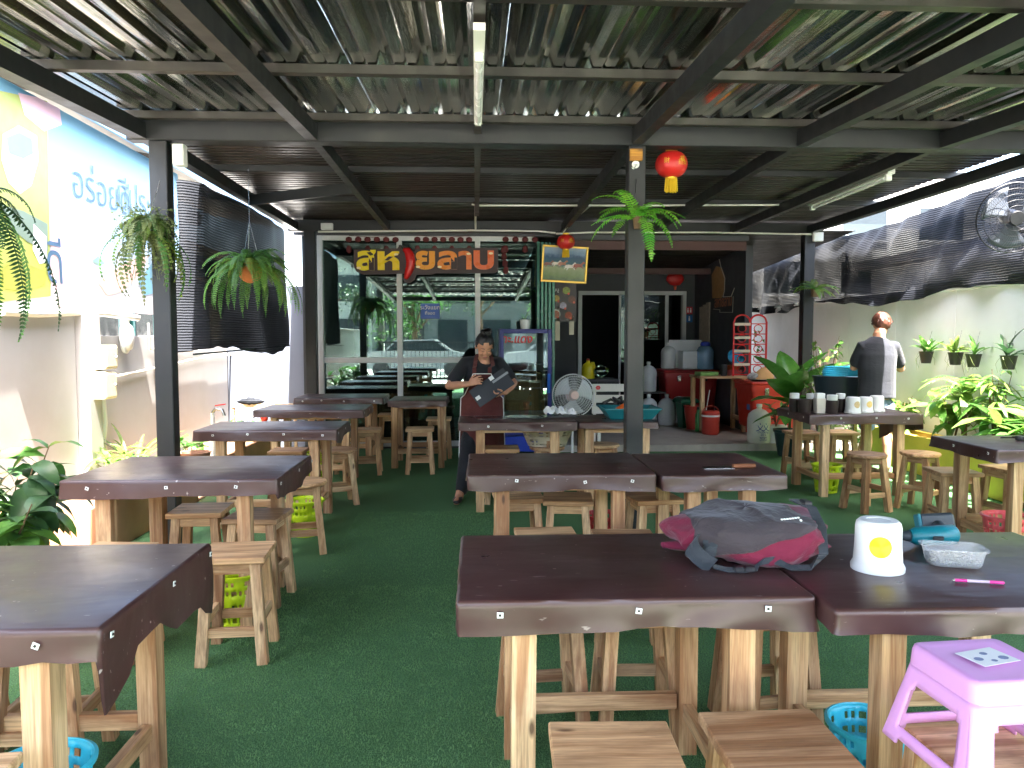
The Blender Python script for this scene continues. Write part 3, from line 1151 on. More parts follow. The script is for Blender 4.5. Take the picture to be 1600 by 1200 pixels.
def table(x0, x1, y0, y1, label, top=TH, skirt=.075, seed=0, side=None, tacks=(.1, .37, .64, .92), left_tacks=(), group=None, mat=None, inset=.19):
    w, d = x1 - x0, y1 - y0
    t = thing("wooden_table", label, "table", ((x0 + x1) / 2, (y0 + y1) / 2, 0), R(rnd.uniform(-.6, .6)), group)
    r2 = random.Random(seed)

    def sk(x, y, nx, ny):
        L = skirt
        if side and nx > .7:
            L = side(y / d + .5)
        elif side and nx > .2:
            L = skirt + (side(0 if ny < 0 else 1) - skirt) * (nx - .2) / .5
        if ny > .7:
            L = .06
        return L
    cover = cover_mesh(w, d, sk, seed).build("vinyl_cover", mat or VINYL, t, (0, 0, top), smooth=50)
    MB().box(-w / 2 + .015, w / 2 - .015, -d / 2 + .015, d / 2 - .015, top - .032, top - .004).build("tabletop", WX, t)
    lx, ly = w / 2 - inset, d / 2 - .085
    for sx in (-1, 1):
        for sy in (-1, 1):
            a = .036 + r2.uniform(-.003, .003)
            MB().beam((sx * lx, sy * ly, top - .033), (sx * (lx + .004), sy * (ly + .004), 0), a * 2, a * 2, up=(0, 1, 0), w2=a * 1.9, h2=a * 1.9).build("leg", WZ, t)
    for sy in (-1, 1):
        MB().box(-lx + .034, lx - .034, sy * ly - .018, sy * ly + .018, top - .1, top - .034, b=.003).build("apron", WX, t)
        MB().box(-lx + .034, lx - .034, sy * ly - .018, sy * ly + .018, .165, .222, b=.003).build("stretcher", WX, t)
    for sx in (-1, 1):
        MB().box(sx * lx - .018, sx * lx + .018, -ly + .034, ly - .034, top - .1, top - .034, b=.003).build("apron", WY, t)
        MB().box(sx * lx - .018, sx * lx + .018, -ly + .034, ly - .034, .14, .195, b=.003).build("stretcher", WY, t)
    for f in tacks:
        o = obj("tack_washer", washer(), TACK, cover, (-w / 2 + f * w, -d / 2 - .007, -.03 - r2.uniform(0, .012)), (R(90), R(r2.uniform(-25, 25)), 0))
    for f in left_tacks:
        o = obj("tack_washer", washer(), TACK, cover, (-w / 2 - .007, -d / 2 + f * d, -.032), (R(90), 0, R(-90)))
    if side:
        for f in (.05, .55, .95):
            obj("tack_washer", washer(), TACK, cover, (w / 2 + .008, -d / 2 + f * d, -.03), (R(90), 0, R(90)))
    return t


def Yt(py, px=743, z=TH):
    return onz(px, py, z)


def tab(pl, pr, yfar, label, **k):
    """table from photo pixels of the front left and front right top corners and of a point on the far edge"""
    a = onz(pl[0], pl[1], k.get('top', TH))
    b_ = onz(pr[0], pr[1], k.get('top', TH))
    yn = (a.y + b_.y) / 2
    return table(a.x, b_.x, yn, yfar, label, **k)


T1 = table(-2.02, -.925, 1.90, 2.70, "nearest wooden table on the left with a long brown vinyl flap hanging down", seed=1, side=lambda v: .18 + .05 * math.sin(v * 6.3 + 2.2) + .03 * math.sin(v * 14), tacks=(.55, .86))
T2 = table(-2.09, -1.005, 3.92, 4.72, "second wooden table from the camera in the left row, beside the planter", seed=2, side=lambda v: .1 + .02 * math.sin(v * 5), tacks=(.13, .49, .81))
T3 = table(-2.19, -1.085, 6.02, 6.68, "third table of the left row with glossy brown cover past the left post", seed=3, side=lambda v: .09 + .02 * math.sin(v * 6), tacks=(.14, .38, .63, .9))
T4 = table(-2.2, -1.115, 7.68, 8.35, "fourth table of the left row with a plain sagging vinyl skirt", seed=4, side=lambda v: .08, tacks=())
T5 = table(-2.17, -1.11, 9.25, 9.95, "farthest table of the left row against the shop glass", seed=5, side=lambda v: .08, tacks=(.1, .31, .56, .9))
TC = table(-1.0, -.33, 8.78, 9.5, "small square table beside the end of the left row, near the shop glass", seed=6, skirt=.06, tacks=(), inset=.07)
M1 = table(-.055, .945, 2.05, 2.76, "large brown table in the foreground carrying the backpack", seed=7, skirt=.08, tacks=(.12, .5, .86))
M1B = table(.955, 2.0, 1.95, 2.74, "foreground table on the right with toilet roll holder and drill", seed=8, top=.78, skirt=.058, tacks=())
M2 = table(-.045, .955, 3.98, 4.74, "brown table in the second middle row left of the cleaver table", seed=9, skirt=.08, tacks=(.26, .62, .87))
M2B = table(.975, 1.655, 3.97, 4.76, "brown table with the cleaver lying on it", seed=10, top=.775, skirt=.075, tacks=())
M3 = table(-.15, .87, 6.5, 7.05, "table in front of the woman covered with dark menu sheets", seed=11, skirt=.065, tacks=(.25, .7))
M3B = table(.885, 1.57, 6.5, 7.15, "table by the centre post holding the teal tray", seed=12, top=.78, skirt=.055, tacks=(), inset=.1)
R1 = table(3.1, 4.2, 6.98, 7.75, "table at the right wall loaded with jars and roll holders", seed=13, skirt=.075, side=lambda v: .12 + .16 * v, tacks=(.27, .58, .86), left_tacks=(.15, .6))
R2 = table(3.33, 4.4, 4.72, 5.45, "dark topped table cut off by the right edge of the picture", seed=14, skirt=.07, tacks=(), left_tacks=(.1, .6))

# ================================================================== STOOLS
SH = .5


def make_stool(kind, seed):
    """parts at origin; returns list of (name, mesh, mat)"""
    r2 = random.Random(seed)
    out = []
    if kind == 'square':
        s_ = MB().box(-.155, .155, -.15, .15, SH - .03, SH, b=.004)
        out.append(("seat", s_.mesh("square_seat"), WSEAT))
        tx, bx = .105, .138
        up = SH - .031
    else:
        prof = [(.15, SH - .032), (.162, SH - .026), (.165, SH - .012), (.160, SH - .002), (.150, SH)]
        out.append(("seat", MB().lathe(prof, 36).mesh("round_seat", 40), WSEAT))
        tx, bx = .085, .13
        up = SH - .033
    for sx in (-1, 1):
        for sy in (-1, 1):
            a = .044 + r2.uniform(-.003, .004)
            lg = MB().beam((sx * tx, sy * tx, up), (sx * bx, sy * bx, 0), a, a, up=(0, 1, 0), w2=a * 1.05, h2=a * 1.05)
            out.append(("leg", lg.mesh("stool_leg"), WZ))

    def xa(z):
        return tx + (bx - tx) * (up - z) / up
    for z, h, nm in ((up - .028, .05, "apron"), (.15, .045, "stretcher")):
        q = xa(z)
        for sy in (-1, 1):
            out.append((nm, MB().box(-q + .018, q - .018, sy * q - .011, sy * q + .011, z - h / 2, z + h / 2, b=.002).mesh(nm), WX))
        z2 = z + (.045 if nm == "stretcher" else 0)
        q = xa(z2)
        for sx in (-1, 1):
            out.append((nm, MB().box(sx * q - .011, sx * q + .011, -q + .018, q - .018, z2 - h / 2, z2 + h / 2, b=.002).mesh(nm), WY))
    return out


STOOLS = {(k, i): make_stool(k, 10 * i + (5 if k == 'round' else 0)) for k in ('square', 'round') for i in range(3)}
_cnt = [0]


def stool(kind, x, y, rz, label):
    _cnt[0] += 1
    t = thing("wooden_stool", label, "stool", (x, y, 0), R(rz), kind + " wooden stools set round the tables")
    for nm, me, mt in STOOLS[kind, _cnt[0] % 3]:
        obj(nm, me, mt, t)
    return t


sq, rd_ = 'square', 'round'
stool(sq, -1.13, 3.64, 4, "square stool beside the aisle behind the nearest left table")
stool(sq, -1.72, 3.66, -6, "square stool mostly hidden behind the nearest left table top")
stool(sq, -1.62, 4.56, 3, "square stool under the second left table on its wall side")
stool(sq, -1.24, 4.40, -5, "square stool with pale seat under the second left table beside the aisle")
stool(rd_, -1.215, 5.42, 12, "round stool on the aisle side between second and third left tables")
stool(rd_, -1.24, 6.98, 20, "round stool on the aisle side between third and fourth left tables")
stool(sq, -1.68, 6.95, 0, "square stool behind the third left table on its wall side")
stool(sq, -1.20, 8.52, 5, "square stool on the aisle side between fourth and fifth left tables")
stool(sq, -1.66, 8.62, -4, "square stool hidden behind the fourth left table")
stool(sq, -1.13, 10.18, 0, "square stool between the farthest left table and the glass")
stool(sq, -.62, 8.56, 2, "square stool in front of the small square table")
stool(sq, -.46, 9.66, 0, "square stool behind the small square table against the glass")
stool(sq, -1.5, 2.72, 3, "square stool tucked under the nearest left table")
stool(sq, -1.88, 2.7, -4, "square stool under the nearest left table at the picture's left edge")
stool(sq, -1.24, 1.70, 5, "square stool whose seat corner shows in the bottom left corner")
stool(sq, .337, 1.79, -2, "square stool with knotty pale seat at the bottom centre of the picture")
stool(sq, .75, 1.83, 1, "square stool with plain pale seat just right of bottom centre")
stool(sq, 1.262, 1.785, 2, "square stool carrying the pink plastic stool")
stool(sq, .25, 2.86, 5, "square stool behind the left leg of the backpack table")
stool(sq, .62, 2.90, -2, "square stool under the middle of the backpack table")
stool(sq, 1.12, 2.86, 8, "square stool in the gap between the two foreground tables")
stool(sq, .36, 3.86, 2, "square stool in front of the second middle row, left one")
stool(sq, .75, 3.80, -3, "square stool in front of the second middle row, right one")
stool(sq, .27, 4.86, 4, "square stool under the second middle table at its left end")
stool(sq, .58, 4.78, -6, "square stool with a dished dark seat under the second middle table")
stool(sq, 1.12, 4.78, 8, "square stool beneath the cleaver table's left half")
stool(sq, .24, 7.0, 0, "square stool under the menu table on the woman's side")
stool(rd_, .66, 7.05, 0, "round stool under the menu table holding the cream basket")
stool(rd_, 1.20, 7.2, 10, "round stool under the teal tray table")
stool(rd_, 3.40, 6.48, 15, "round stool in front of the jar table, nearer the aisle")
stool(rd_, 3.90, 6.52, 35, "round stool in front of the jar table, nearer the wall")
stool(sq, 3.62, 5.62, -6, "square stool tucked under the table at the right edge")
stool(sq, 4.16, 5.75, 8, "square stool cut by the right picture edge")
stool(sq, 3.50, 8.05, 3, "square stool behind the jar table, left of the pair")
stool(sq, 3.92, 8.06, -3, "square stool behind the jar table, right of the pair")

# ================================================================== PLASTIC BASKETS
def basket(x, y, z, label, mat, r=.135, h=.27, sx=1.0, group="plastic waste baskets under the tables", thk=.004):
    """tapered basket with a rim and punched holes"""
    t = thing("plastic_basket", label, "basket", (x, y, z), 0, group)
    n, rows = 60, 11
    vs, fs = [], []
    for j in range(rows + 1):
        v = j / rows
        rr = r * (.74 + .26 * v)
        for i in range(n):
            a = 2 * math.pi * i / n
            vs.append((math.cos(a) * rr * sx, math.sin(a) * rr, h * v))
    for j in range(rows):
        for i in range(n):
            hole = (j in (1, 3, 4, 7, 9)) and (i % 5 not in (0, 3)) and not (j in (3, 4) and i % 10 < 5) and not (j == 9 and i % 10 > 6)
            if not hole:
                fs.append((j * n + i, j * n + (i + 1) % n, (j + 1) * n + (i + 1) % n, (j + 1) * n + i))
    fs.append(tuple(range(n))[::-1])
    b = MB().add(vs, fs).build("basket_wall", mat, t, smooth=40)
    so = b.modifiers.new("thickness", 'SOLIDIFY')
    so.thickness = thk
    MB().lathe([(r * .995, h - .012), (r * 1.07, h - .012), (r * 1.08, h), (r * 1.0, h + .004), (r * .97, h - .004)], n, Matrix.Diagonal((sx, 1, 1, 1)), cap0=False, cap1=False).build("rim", mat, t, smooth=60)
    return t


LIME = plastic("lime_plastic", lin(186, 210, 30))
CYAN = plastic("cyan_plastic", lin(60, 190, 214))
PINKB = plastic("pink_red_plastic", lin(224, 92, 96))
CREAMP = plastic("cream_plastic", lin(212, 200, 176))
basket(-1.27, 4.06, .0, "lime green basket behind the square stool of the near left aisle", LIME)
basket(-1.30, 5.86, .0, "lime green basket behind the round stool under the third left table", LIME)
basket(-1.72, 8.3, .0, "lime green basket far back under the fourth left table", LIME)
basket(-1.26, 2.22, .0, "cyan basket under the nearest left table", CYAN)
basket(3.42, 7.28, .0, "lime green basket under the jar table", LIME)
basket(3.60, 4.98, .0, "pinkish red basket under the table at the right edge", PINKB, .15, .3)
basket(1.27, 2.36, .0, "cyan basket under the drill table", CYAN, .125, .26)
basket(.66, 7.05, .505, "cream square-holed basket on a stool under the menu table", CREAMP, .14, .15, 1.7)
basket(1.0, 7.6, .0, "yellow basket behind the menu table near the post", plastic("yellow_plastic", lin(206, 204, 60)))
basket(.88, 5.15, .0, "red basket behind the stools of the second middle table", plastic("red_plastic_basket", lin(190, 60, 60)), .13, .3)

# ================================================================== PINK STOOL
def pink_stool(loc, rz):
    t = thing("plastic_stool", "pink moulded plastic stool stacked on a wooden stool at bottom right", "stool", loc, R(rz))
    PK = plastic("pink_plastic", lin(222, 160, 214), .38)
    h, a0, a1 = .245, .122, .165
    mb = MB()
    # top with rounded rim
    P = rrect(a0 * 2, a0 * 2, .03)
    n = len(P)
    rings = []
    vs = []
    for (inset_, z) in ((.03, h - .004), (.012, h), (.004, h - .004), (0, h - .014), (-.003, h - .05)):
        rings.append(len(vs))
        for x, y, nx, ny in P:
            vs.append((x - nx * inset_, y - ny * inset_, z))
    fs = [tuple(range(n))]
    for k in range(len(rings) - 1):
        for i in range(n):
            j = (i + 1) % n
            fs.append((rings[k] + i, rings[k + 1] + i, rings[k + 1] + j, rings[k] + j))
    mb.add(vs, fs)
    mb.build("seat", PK, t, smooth=50)
    # four L-shaped legs joined by low rails, one moulded skirt with arched openings
    sk = MB()
    nu, nv = 28, 14
    for q in range(4):
        M = Matrix.Rotation(R(90 * q), 4, 'Z')

        def pt(u, v):
            a = a0 + (a1 - a0) * (1 - v)
            x = -a + 2 * a * u
            y = -a
            # soften corners
            c = min(u, 1 - u)
            if c < .07:
                y += .018 * (1 - c / .07) ** 2
            return (x, y, (h - .05) * v)
        vv = [pt(i / nu, j / nv) for j in range(nv + 1) for i in range(nu + 1)]
        ff = []
        for j in range(nv):
            for i in range(nu):
                u, v = (i + .5) / nu, (j + .5) / nv
                c = abs(u - .5)
                top_open = v < .80 - .35 * max(0, c - .22) ** 1.0 * 1.8
                hole = (c < .31 and .22 < v and top_open) or (c < .30 and v < .07)
                if not hole:
                    k = j * (nu + 1) + i
                    ff.append((k, k + 1, k + nu + 2, k + nu + 1))
        sk.add(vv, ff, M)
    o = sk.build("leg_frame", PK, t, smooth=50)
    so = o.modifiers.new("thickness", 'SOLIDIFY')
    so.thickness = .006
    st = MB().box(-.05, .06, -.035, .045, h + .001, h + .0022)
    st.build("sticker", WHITEP, t, rot=(0, 0, R(12)))
    STK = paint("sticker_print", lin(120, 130, 160), .5, .4, 60)
    for (cx, cy, r_) in ((-.028, 0, .012), (.01, .02, .010), (.035, -.012, .013), (.0, -.018, .008)):
        MB().prism([(cx + r_ * math.cos(k * .7), cy + r_ * .8 * math.sin(k * .7)) for k in range(9)], h + .0026, h + .003).build("sticker_mark", STK, t, rot=(0, 0, R(12)))
    return t


pink_stool((1.205, 1.715, SH), 4)

# ================================================================== THINGS ON THE TABLES
def bez(a, b, c, n=8):
    a, b, c = Vector(a), Vector(b), Vector(c)
    return [a * (1 - t) ** 2 + b * 2 * t * (1 - t) + c * t * t for t in [i / n for i in range(n + 1)]]


def ribbon(pts, w, thk, side):
    """flat strap along pts; side = width direction (vector or list)"""
    pts = [Vector(p) for p in pts]
    vs, fs = [], []
    m = len(pts)
    for i, p in enumerate(pts):
        s_ = Vector(side[i] if isinstance(side, list) else side).normalized()
        t = (pts[min(i + 1, m - 1)] - pts[max(i - 1, 0)]).normalized()
        nrm = t.cross(s_).normalized()
        vs += [p - s_ * w / 2 - nrm * thk / 2, p + s_ * w / 2 - nrm * thk / 2, p + s_ * w / 2 + nrm * thk / 2, p - s_ * w / 2 + nrm * thk / 2]
    for i in range(m - 1):
        for k in range(4):
            fs.append((4 * i + k, 4 * i + (k + 1) % 4, 4 * i + 4 + (k + 1) % 4, 4 * i + 4 + k))
    fs += [(3, 2, 1, 0), (4 * m - 4, 4 * m - 3, 4 * m - 2, 4 * m - 1)]
    return MB().add(vs, fs)


# ---- backpack
def fabric(name, col, rough=.75, bmp=.7):
    m = NT(name)
    v = m.coord('Object')
    c = m.ramp(m.noise(v, 5, 4), [(.3, tuple(x * .82 for x in col[:3]) + (1,)), (.7, tuple(min(1, x * 1.15) for x in col[:3]) + (1,))])
    m.set(base=c, rough=rough, spec=.3, sheen=.15)
    h1 = m.noise(m.coord('Object', (1, 1, 2.2)), 9, 4, .6, .6)
    m.bump(h1, bmp, .02)
    return m.m


MAROON = fabric("maroon_fabric", lin(108, 20, 50))
GREYF = fabric("charcoal_fabric", lin(58, 50, 55))
STRAP = fabric("strap_webbing", lin(48, 54, 60))


def bag():
    t = thing("backpack", "maroon and charcoal backpack lying on the foreground table", "bag", (.885, 2.46, TH), R(-3))

    def sp(w, p):
        return math.copysign(abs(w) ** p, w)

    def surf(u, v, k=1.0):
        a = 2 * math.pi * u
        b = math.pi * (v - .5)
        e = .62
        x = .24 * sp(math.cos(b), e) * sp(math.cos(a), e)
        y = .165 * sp(math.cos(b), e) * sp(math.sin(a), e)
        z = .078 * sp(math.sin(b), e)
        y *= 1 - .25 * (x < 0) * (max(0, -x) / .225) ** 2
        z *= 1 - .5 * (x < 0) * (max(0, -x) / .225) ** 1.5 + .0
        q = Vector((x * 8, y * 8, z * 8))
        rid = 1 - abs(mnoise.noise(Vector((x * 7 + y * 5, (y - x) * 3 + z * 12, 3.3)))) * 2
        rid2 = 1 - abs(mnoise.noise(Vector((x * 15 - z * 14, y * 6, 7.7)))) * 2
        d = .13 * mnoise.noise(q) + .11 * max(0, rid) ** 3 + .07 * max(0, rid2) ** 3
        s_ = k * (1 + d)
        return Vector((x * s_, y * s_, max(.003, .078 + z * s_)))
    low = MB().grid(lambda u, v: surf(u, v, 1.0), 110, 50, True)
    low.build("lower_body", MAROON, t, smooth=70)
    top = MB().grid(lambda u, v: surf(u, v, 1.025), 110, 50, True)
    me = top.mesh("flap", 70)
    bm = bmesh.new()
    bm.from_mesh(me)
    for co, no in (((-.12, -.1, .045), (.30, .12, -1)), ((.175, 0, .12), (1, .1, .35)), ((-.2, 0, .06), (-1, 0, .1))):
        bmesh.ops.bisect_plane(bm, geom=bm.verts[:] + bm.edges[:] + bm.faces[:], plane_co=co, plane_no=no, clear_outer=True)
    bm.to_mesh(me)
    bm.free()
    o = obj("flap", me, GREYF, t)
    o.modifiers.new("thickness", 'SOLIDIFY').thickness = .004

    def tg(u, v):
        x = -.275 + .14 * u
        w = .035 * (1 - (1 - u) ** 3) + .006
        y = -.0 + (v - .5) * 2 * w
        return (x, y, .028 + .014 * math.sin(math.pi * v) + .012 * u)
    o = MB().grid(tg, 12, 9).build("tongue", MAROON, t, smooth=70)
    o.modifiers.new("thickness", 'SOLIDIFY').thickness = .016
    wt = MB()
    for k in range(7):
        wt.box(.075 + k * .0085, .081 + k * .0085, -.128, -.122, .146 + .001 * k, .150 + .001 * k)
    for k in range(5):
        wt.box(.130 - .001 * k, .135 - .001 * k, -.142 - .003 * k, -.134 - .003 * k, .146 - k * .008, .151 - k * .008)
    wt.build("logo_stitch", WHITEP, t)
    ribbon(bez((-.17, -.10, .09), (-.25, -.16, .07), (-.15, -.175, .015), 8), .055, .006, (.5, -.3, .8)).build("shoulder_strap", STRAP, t, smooth=60)
    ribbon([(-.15, -.175, .015), (-.11, -.19, .008), (-.06, -.195, .008), (-.02, -.19, .012), (.0, -.18, .03), (.04, -.175, .035), (.09, -.185, .012), (.15, -.18, .012), (.195, -.165, .05), (.205, -.12, .12), (.2, -.05, .168), (.18, .06, .172)], .028, .004, [(0, 1, .2)] * 4 + [(.6, 0, .8)] * 2 + [(.2, 1, .3)] * 2 + [(1, -.3, .1)] * 4).build("waist_strap", STRAP, t, smooth=60)
    MB().box(-.09, -.06, -.21, -.18, .004, .02, b=.004).box(-.058, -.026, -.209, -.181, .004, .02, b=.004).build("buckle", BLACKP, t)
    MB().tube([(-.2, -.11, .05), (-.17, -.145, .03), (-.14, -.135, .06), (-.16, -.1, .085)], .03, 10).build("strap_roll", STRAP, t, smooth=60)
    MB().box(.188, .214, -.02, .03, .165, .182, b=.004).build("strap_clip", BLACKP, t)


bag()


# ---- roll holders
YEL = plastic("yellow_print", lin(246, 222, 10), .4)
HOLD_PROF = [(.078, 0), (.079, .012), (.074, .022), (.0715, .026), (.068, .08), (.067, .135), (.064, .148), (.056, .156), (.035, .157), (.033, .154), (.02, .154)]


def holder(x, y, z, label, spot, group=None, s_=1.0, back=None):
    t = thing("roll_holder", label, "roll holder", (x, y, z), 0, group)
    prof = [(r * s_, h * s_) for r, h in HOLD_PROF]
    MB().lathe(prof, 32).build("cup", WHITEP, t, smooth=35)
    if spot:
        n = 20
        vs, fs = [(0, -.0705 * s_, .085 * s_)], []
        a0 = spot
        for i in range(n):
            a = 2 * math.pi * i / n
            dx, dz = .033 * math.cos(a) * s_, .033 * math.sin(a) * s_
            ang = dx / (.07 * s_)
            rr = (.0695 + (.0 if dz > 0 else .0008)) * s_
            vs.append((math.sin(ang) * rr, -math.cos(ang) * rr, .085 * s_ + dz))
        for i in range(n):
            fs.append((0, 1 + i, 1 + (i + 1) % n))
        o = MB().add(vs, fs).build("printed_spot", back or YEL, t, rot=(0, 0, R(a0)))
    return t


p = onz(1389, 905, TH)
holder(1.25, 2.30, .781, "upturned white roll holder with a yellow dot beside the backpack", -22)

# ---- cordless drill
def drill():
    p = onz(1440, 858, .781)
    t = thing("cordless_drill", "teal and black cordless drill lying on the foreground table", "drill", (p.x + .055, 2.54, .781), R(-8))
    DT = plastic("drill_teal", lin(10, 118, 130), .4)
    DB = plastic("drill_black", lin(52, 60, 66), .5)
    MB().tube([(-.075, 0, .036), (-.06, 0, .036), (.02, .01, .038), (.075, .015, .04), (.085, .016, .04)], [.022, .03, .034, .034, .024], 14).build("motor_housing", DT, t, smooth=50)
    MB().tube([(-.11, -.002, .036), (-.08, 0, .036)], [.012, .02], 12).build("chuck", DB, t, smooth=50)
    MB().tube([(.05, .012, .04), (.062, .075, .042), (.072, .12, .04)], .022, 10, ell=[(.026, .022), (.02, .022), (.024, .026)]).build("handle", DB, t, smooth=50)
    M = Matrix.Translation((.075, .145, .044)) @ Matrix.Rotation(R(-4), 4, 'Y') @ Matrix.Rotation(R(72), 4, 'X')
    MB().box(-.062, .062, -.04, .04, -.025, .018, M, b=.01).build("battery", DB, t)
    MB().box(-.066, -.054, -.041, .041, -.027, .019, M, b=.004).build("battery_clip", DT, t)
    MB().box(-.05, .05, -.0335, -.028, .008, .022, b=.003).build("grip_plate", DT, t, (.0, -.004, .012))
    MB().box(-.016, .02, -.042, -.034, .0, .014, b=.003).build("badge", BLACKP, t, (0, 0, .032))


drill()

# ---- clear tub of screws
def tub():
    p = onz(1500, 895, .781)
    t = thing("plastic_tub", "clear plastic tub full of small screws on the drill table", "tub", (p.x + .035, 2.34, .781), R(-16))
    m = NT("clear_tub_plastic")
    m.set(base=(.9, .92, .92, 1), rough=.12, trans=.0, spec=.5)
    tr = m.n("ShaderNodeBsdfTransparent")
    mx = m.n("ShaderNodeMixShader")
    mx.inputs[0].default_value = .8
    m.l(m.b.outputs[0], mx.inputs[1]); m.l(tr.outputs[0], mx.inputs[2]); m.l(mx.outputs[0], m.out.inputs[0])
    rings = []
    vs = []
    P = None
    for (w, d, r_, z) in ((.14, .085, .02, .0), (.15, .092, .022, .006), (.17, .11, .026, .052), (.186, .126, .03, .053), (.188, .128, .03, .058), (.172, .112, .027, .058), (.152, .094, .022, .008)):
        P = rrect(w, d, r_, 4)
        rings.append(len(vs))
        vs += [(x, y, z) for x, y, _, _ in P]
    n = len(P)
    fs = [tuple(range(n))[::-1]]
    for k in range(len(rings) - 1):
        for i in range(n):
            j = (i + 1) % n
            fs.append((rings[k] + i, rings[k] + j, rings[k + 1] + j, rings[k + 1] + i))
    MB().add(vs, fs).build("tub_shell", m.m, t, smooth=40)
    r2 = random.Random(5)
    sc = MB()
    for _ in range(260):
        x, y = r2.uniform(-.062, .062), r2.uniform(-.034, .034)
        z = .01 + r2.random() * .022
        a, e = r2.uniform(0, 6.3), r2.uniform(-.5, .5)
        d = Vector((math.cos(a) * math.cos(e), math.sin(a) * math.cos(e), math.sin(e)))
        q = Vector((x, y, z))
        sc.tube([q, q + d * .016], [.003, .0014], 5)
    o = sc.build("screws", paint("zinc_screws", lin(176, 172, 164), .35, .2, 40, metal=.7), t)
    o['kind'] = 'stuff'


tub()

# ---- pink pen
p = onz(1528, 911, .782)
pen = thing("pen", "pink and clear ball pen in front of the screw tub", "pen", (p.x, p.y, .787), R(-14))
PP = plastic("pen_pink", lin(232, 60, 150), .3)
PC = plastic("pen_clear", lin(214, 190, 206), .2)
MB().tube([(-.07, 0, 0), (-.062, 0, 0)], [.001, .0035], 8).build("tip", CHROME, pen)
MB().tube([(-.062, 0, 0), (-.03, 0, 0)], [.0045, .005], 10).build("grip", PP, pen, smooth=60)
MB().tube([(-.03, 0, 0), (.03, 0, 0)], .0047, 10).build("barrel", PC, pen, smooth=60)
MB().tube([(.03, 0, 0), (.068, 0, 0), (.07, 0, 0)], [.005, .005, .003], 10).build("cap", PP, pen, smooth=60)

# ---- cleaver
p = onz(1145, 730, .78)
cl = thing("cleaver", "cleaver with a wooden handle lying on the middle table", "knife", (p.x, p.y, .776), R(2))
MB().prism([(-.16, .04), (-.10, .045), (0, .045), (0, -.03), (-.17, -.03), (-.175, .0)], .001, .004).build("blade", CHROME, cl)
MB().box(0, .13, -.012, .020, .001, .022, b=.005).build("handle", wood("cleaver_handle", 0, lin(176, 112, 76), lin(130, 78, 50), .4), cl)

# ---- menus, papers
DARKM = paint("dark_menu_laminate", lin(46, 44, 48), .18, .1, 5)
for k, (px_, py_, w, d, rz, dz) in enumerate(((772, 652, .34, .24, 6, 0), (820, 650, .34, .24, -8, .006), (868, 648, .3, .22, 12, .012))):
    q = onz(px_, py_, TH)
    o = MB().box(-w / 2, w / 2, -d / 2, d / 2, 0, .005).build("menu_sheet", DARKM, None, (q.x, min(q.y, 6.85), TH + .001 + dz), (0, 0, R(rz)))
    tag(o, ["dark laminated menu lying at the woman's left end of her table", "dark laminated menu in the middle of the woman's table", "dark laminated menu on top at the right of the woman's table"][k], "menu", "menus on the table")
q = onz(868, 645, TH)


def crump(u, v):
    x, y = (u - .5) * .28, (v - .5) * .2
    return (x, y, .012 + .05 * abs(mnoise.noise(Vector((u * 5.1, v * 4.3, 8)))) * 2.2)


o = MB().grid(crump, 14, 12).build("crumpled_paper", WHITEP, None, (q.x, 6.92, TH + .018))
o.modifiers.new("thickness", 'SOLIDIFY').thickness = .002
tag(o, "crumpled white paper behind the menus in front of the fan", "paper")

# ---- teal tray with odds and ends
p = onz(985, 652, TH)
tt = thing("teal_tray", "teal plastic tray on the table by the centre post", "tray", (p.x - .02, 6.84, .782))
TT = plastic("teal_plastic", lin(30, 110, 118), .4)
vs = []
fs = []
for (w, d, z) in ((.36, .3, 0), (.5, .4, .09), (.52, .42, .09), (.52, .42, .1), (.49, .39, .1), (.35, .29, .008)):
    k = len(vs)
    vs += [(-w / 2, -d / 2, z), (w / 2, -d / 2, z), (w / 2, d / 2, z), (-w / 2, d / 2, z)]
for k in range(5):
    for i in range(4):
        fs.append((4 * k + i, 4 * k + (i + 1) % 4, 4 * k + 4 + (i + 1) % 4, 4 * k + 4 + i))
fs += [(3, 2, 1, 0), (20, 21, 22, 23)]
MB().add(vs, fs).build("tray_body", TT, tt)
tp = tt.location
o = MB()
for k in range(5):
    a = k * 1.3
    o.tube([(.02, .0, .12), (.09 * math.cos(a), .06 * math.sin(a), .15 + .02 * (k % 2)), (.15 * math.cos(a + .5), .1 * math.sin(a + .5), .12)], .014, 6)
o = o.build("work_gloves", plastic("black_rubber", lin(46, 44, 44)), None, (tp.x - .08, tp.y, .795), smooth=60)
tag(o, "black work gloves heaped in the teal tray", "gloves")
o = MB().grid(lambda u, v: (math.cos(6.283 * u) * .085 * math.sin(math.pi * min(.97, max(.03, v))) * (1 + .3 * mnoise.noise(Vector((u * 8, v * 5, 2)))), math.sin(6.283 * u) * .07 * math.sin(math.pi * min(.97, max(.03, v))), .13 * v), 24, 12, True).build("orange_pouch", plastic("orange_plastic", lin(226, 104, 40)), None, (tp.x - .04, tp.y - .08, .80), smooth=70)
tag(o, "orange pouch lying in the teal tray", "pouch")

# ---- jars on the right hand table
DARKC = plastic("dark_brown_cup", lin(50, 38, 38), .45)
CREAMC = plastic("cream_cup", lin(220, 210, 196), .45)
TZ = TH + .001


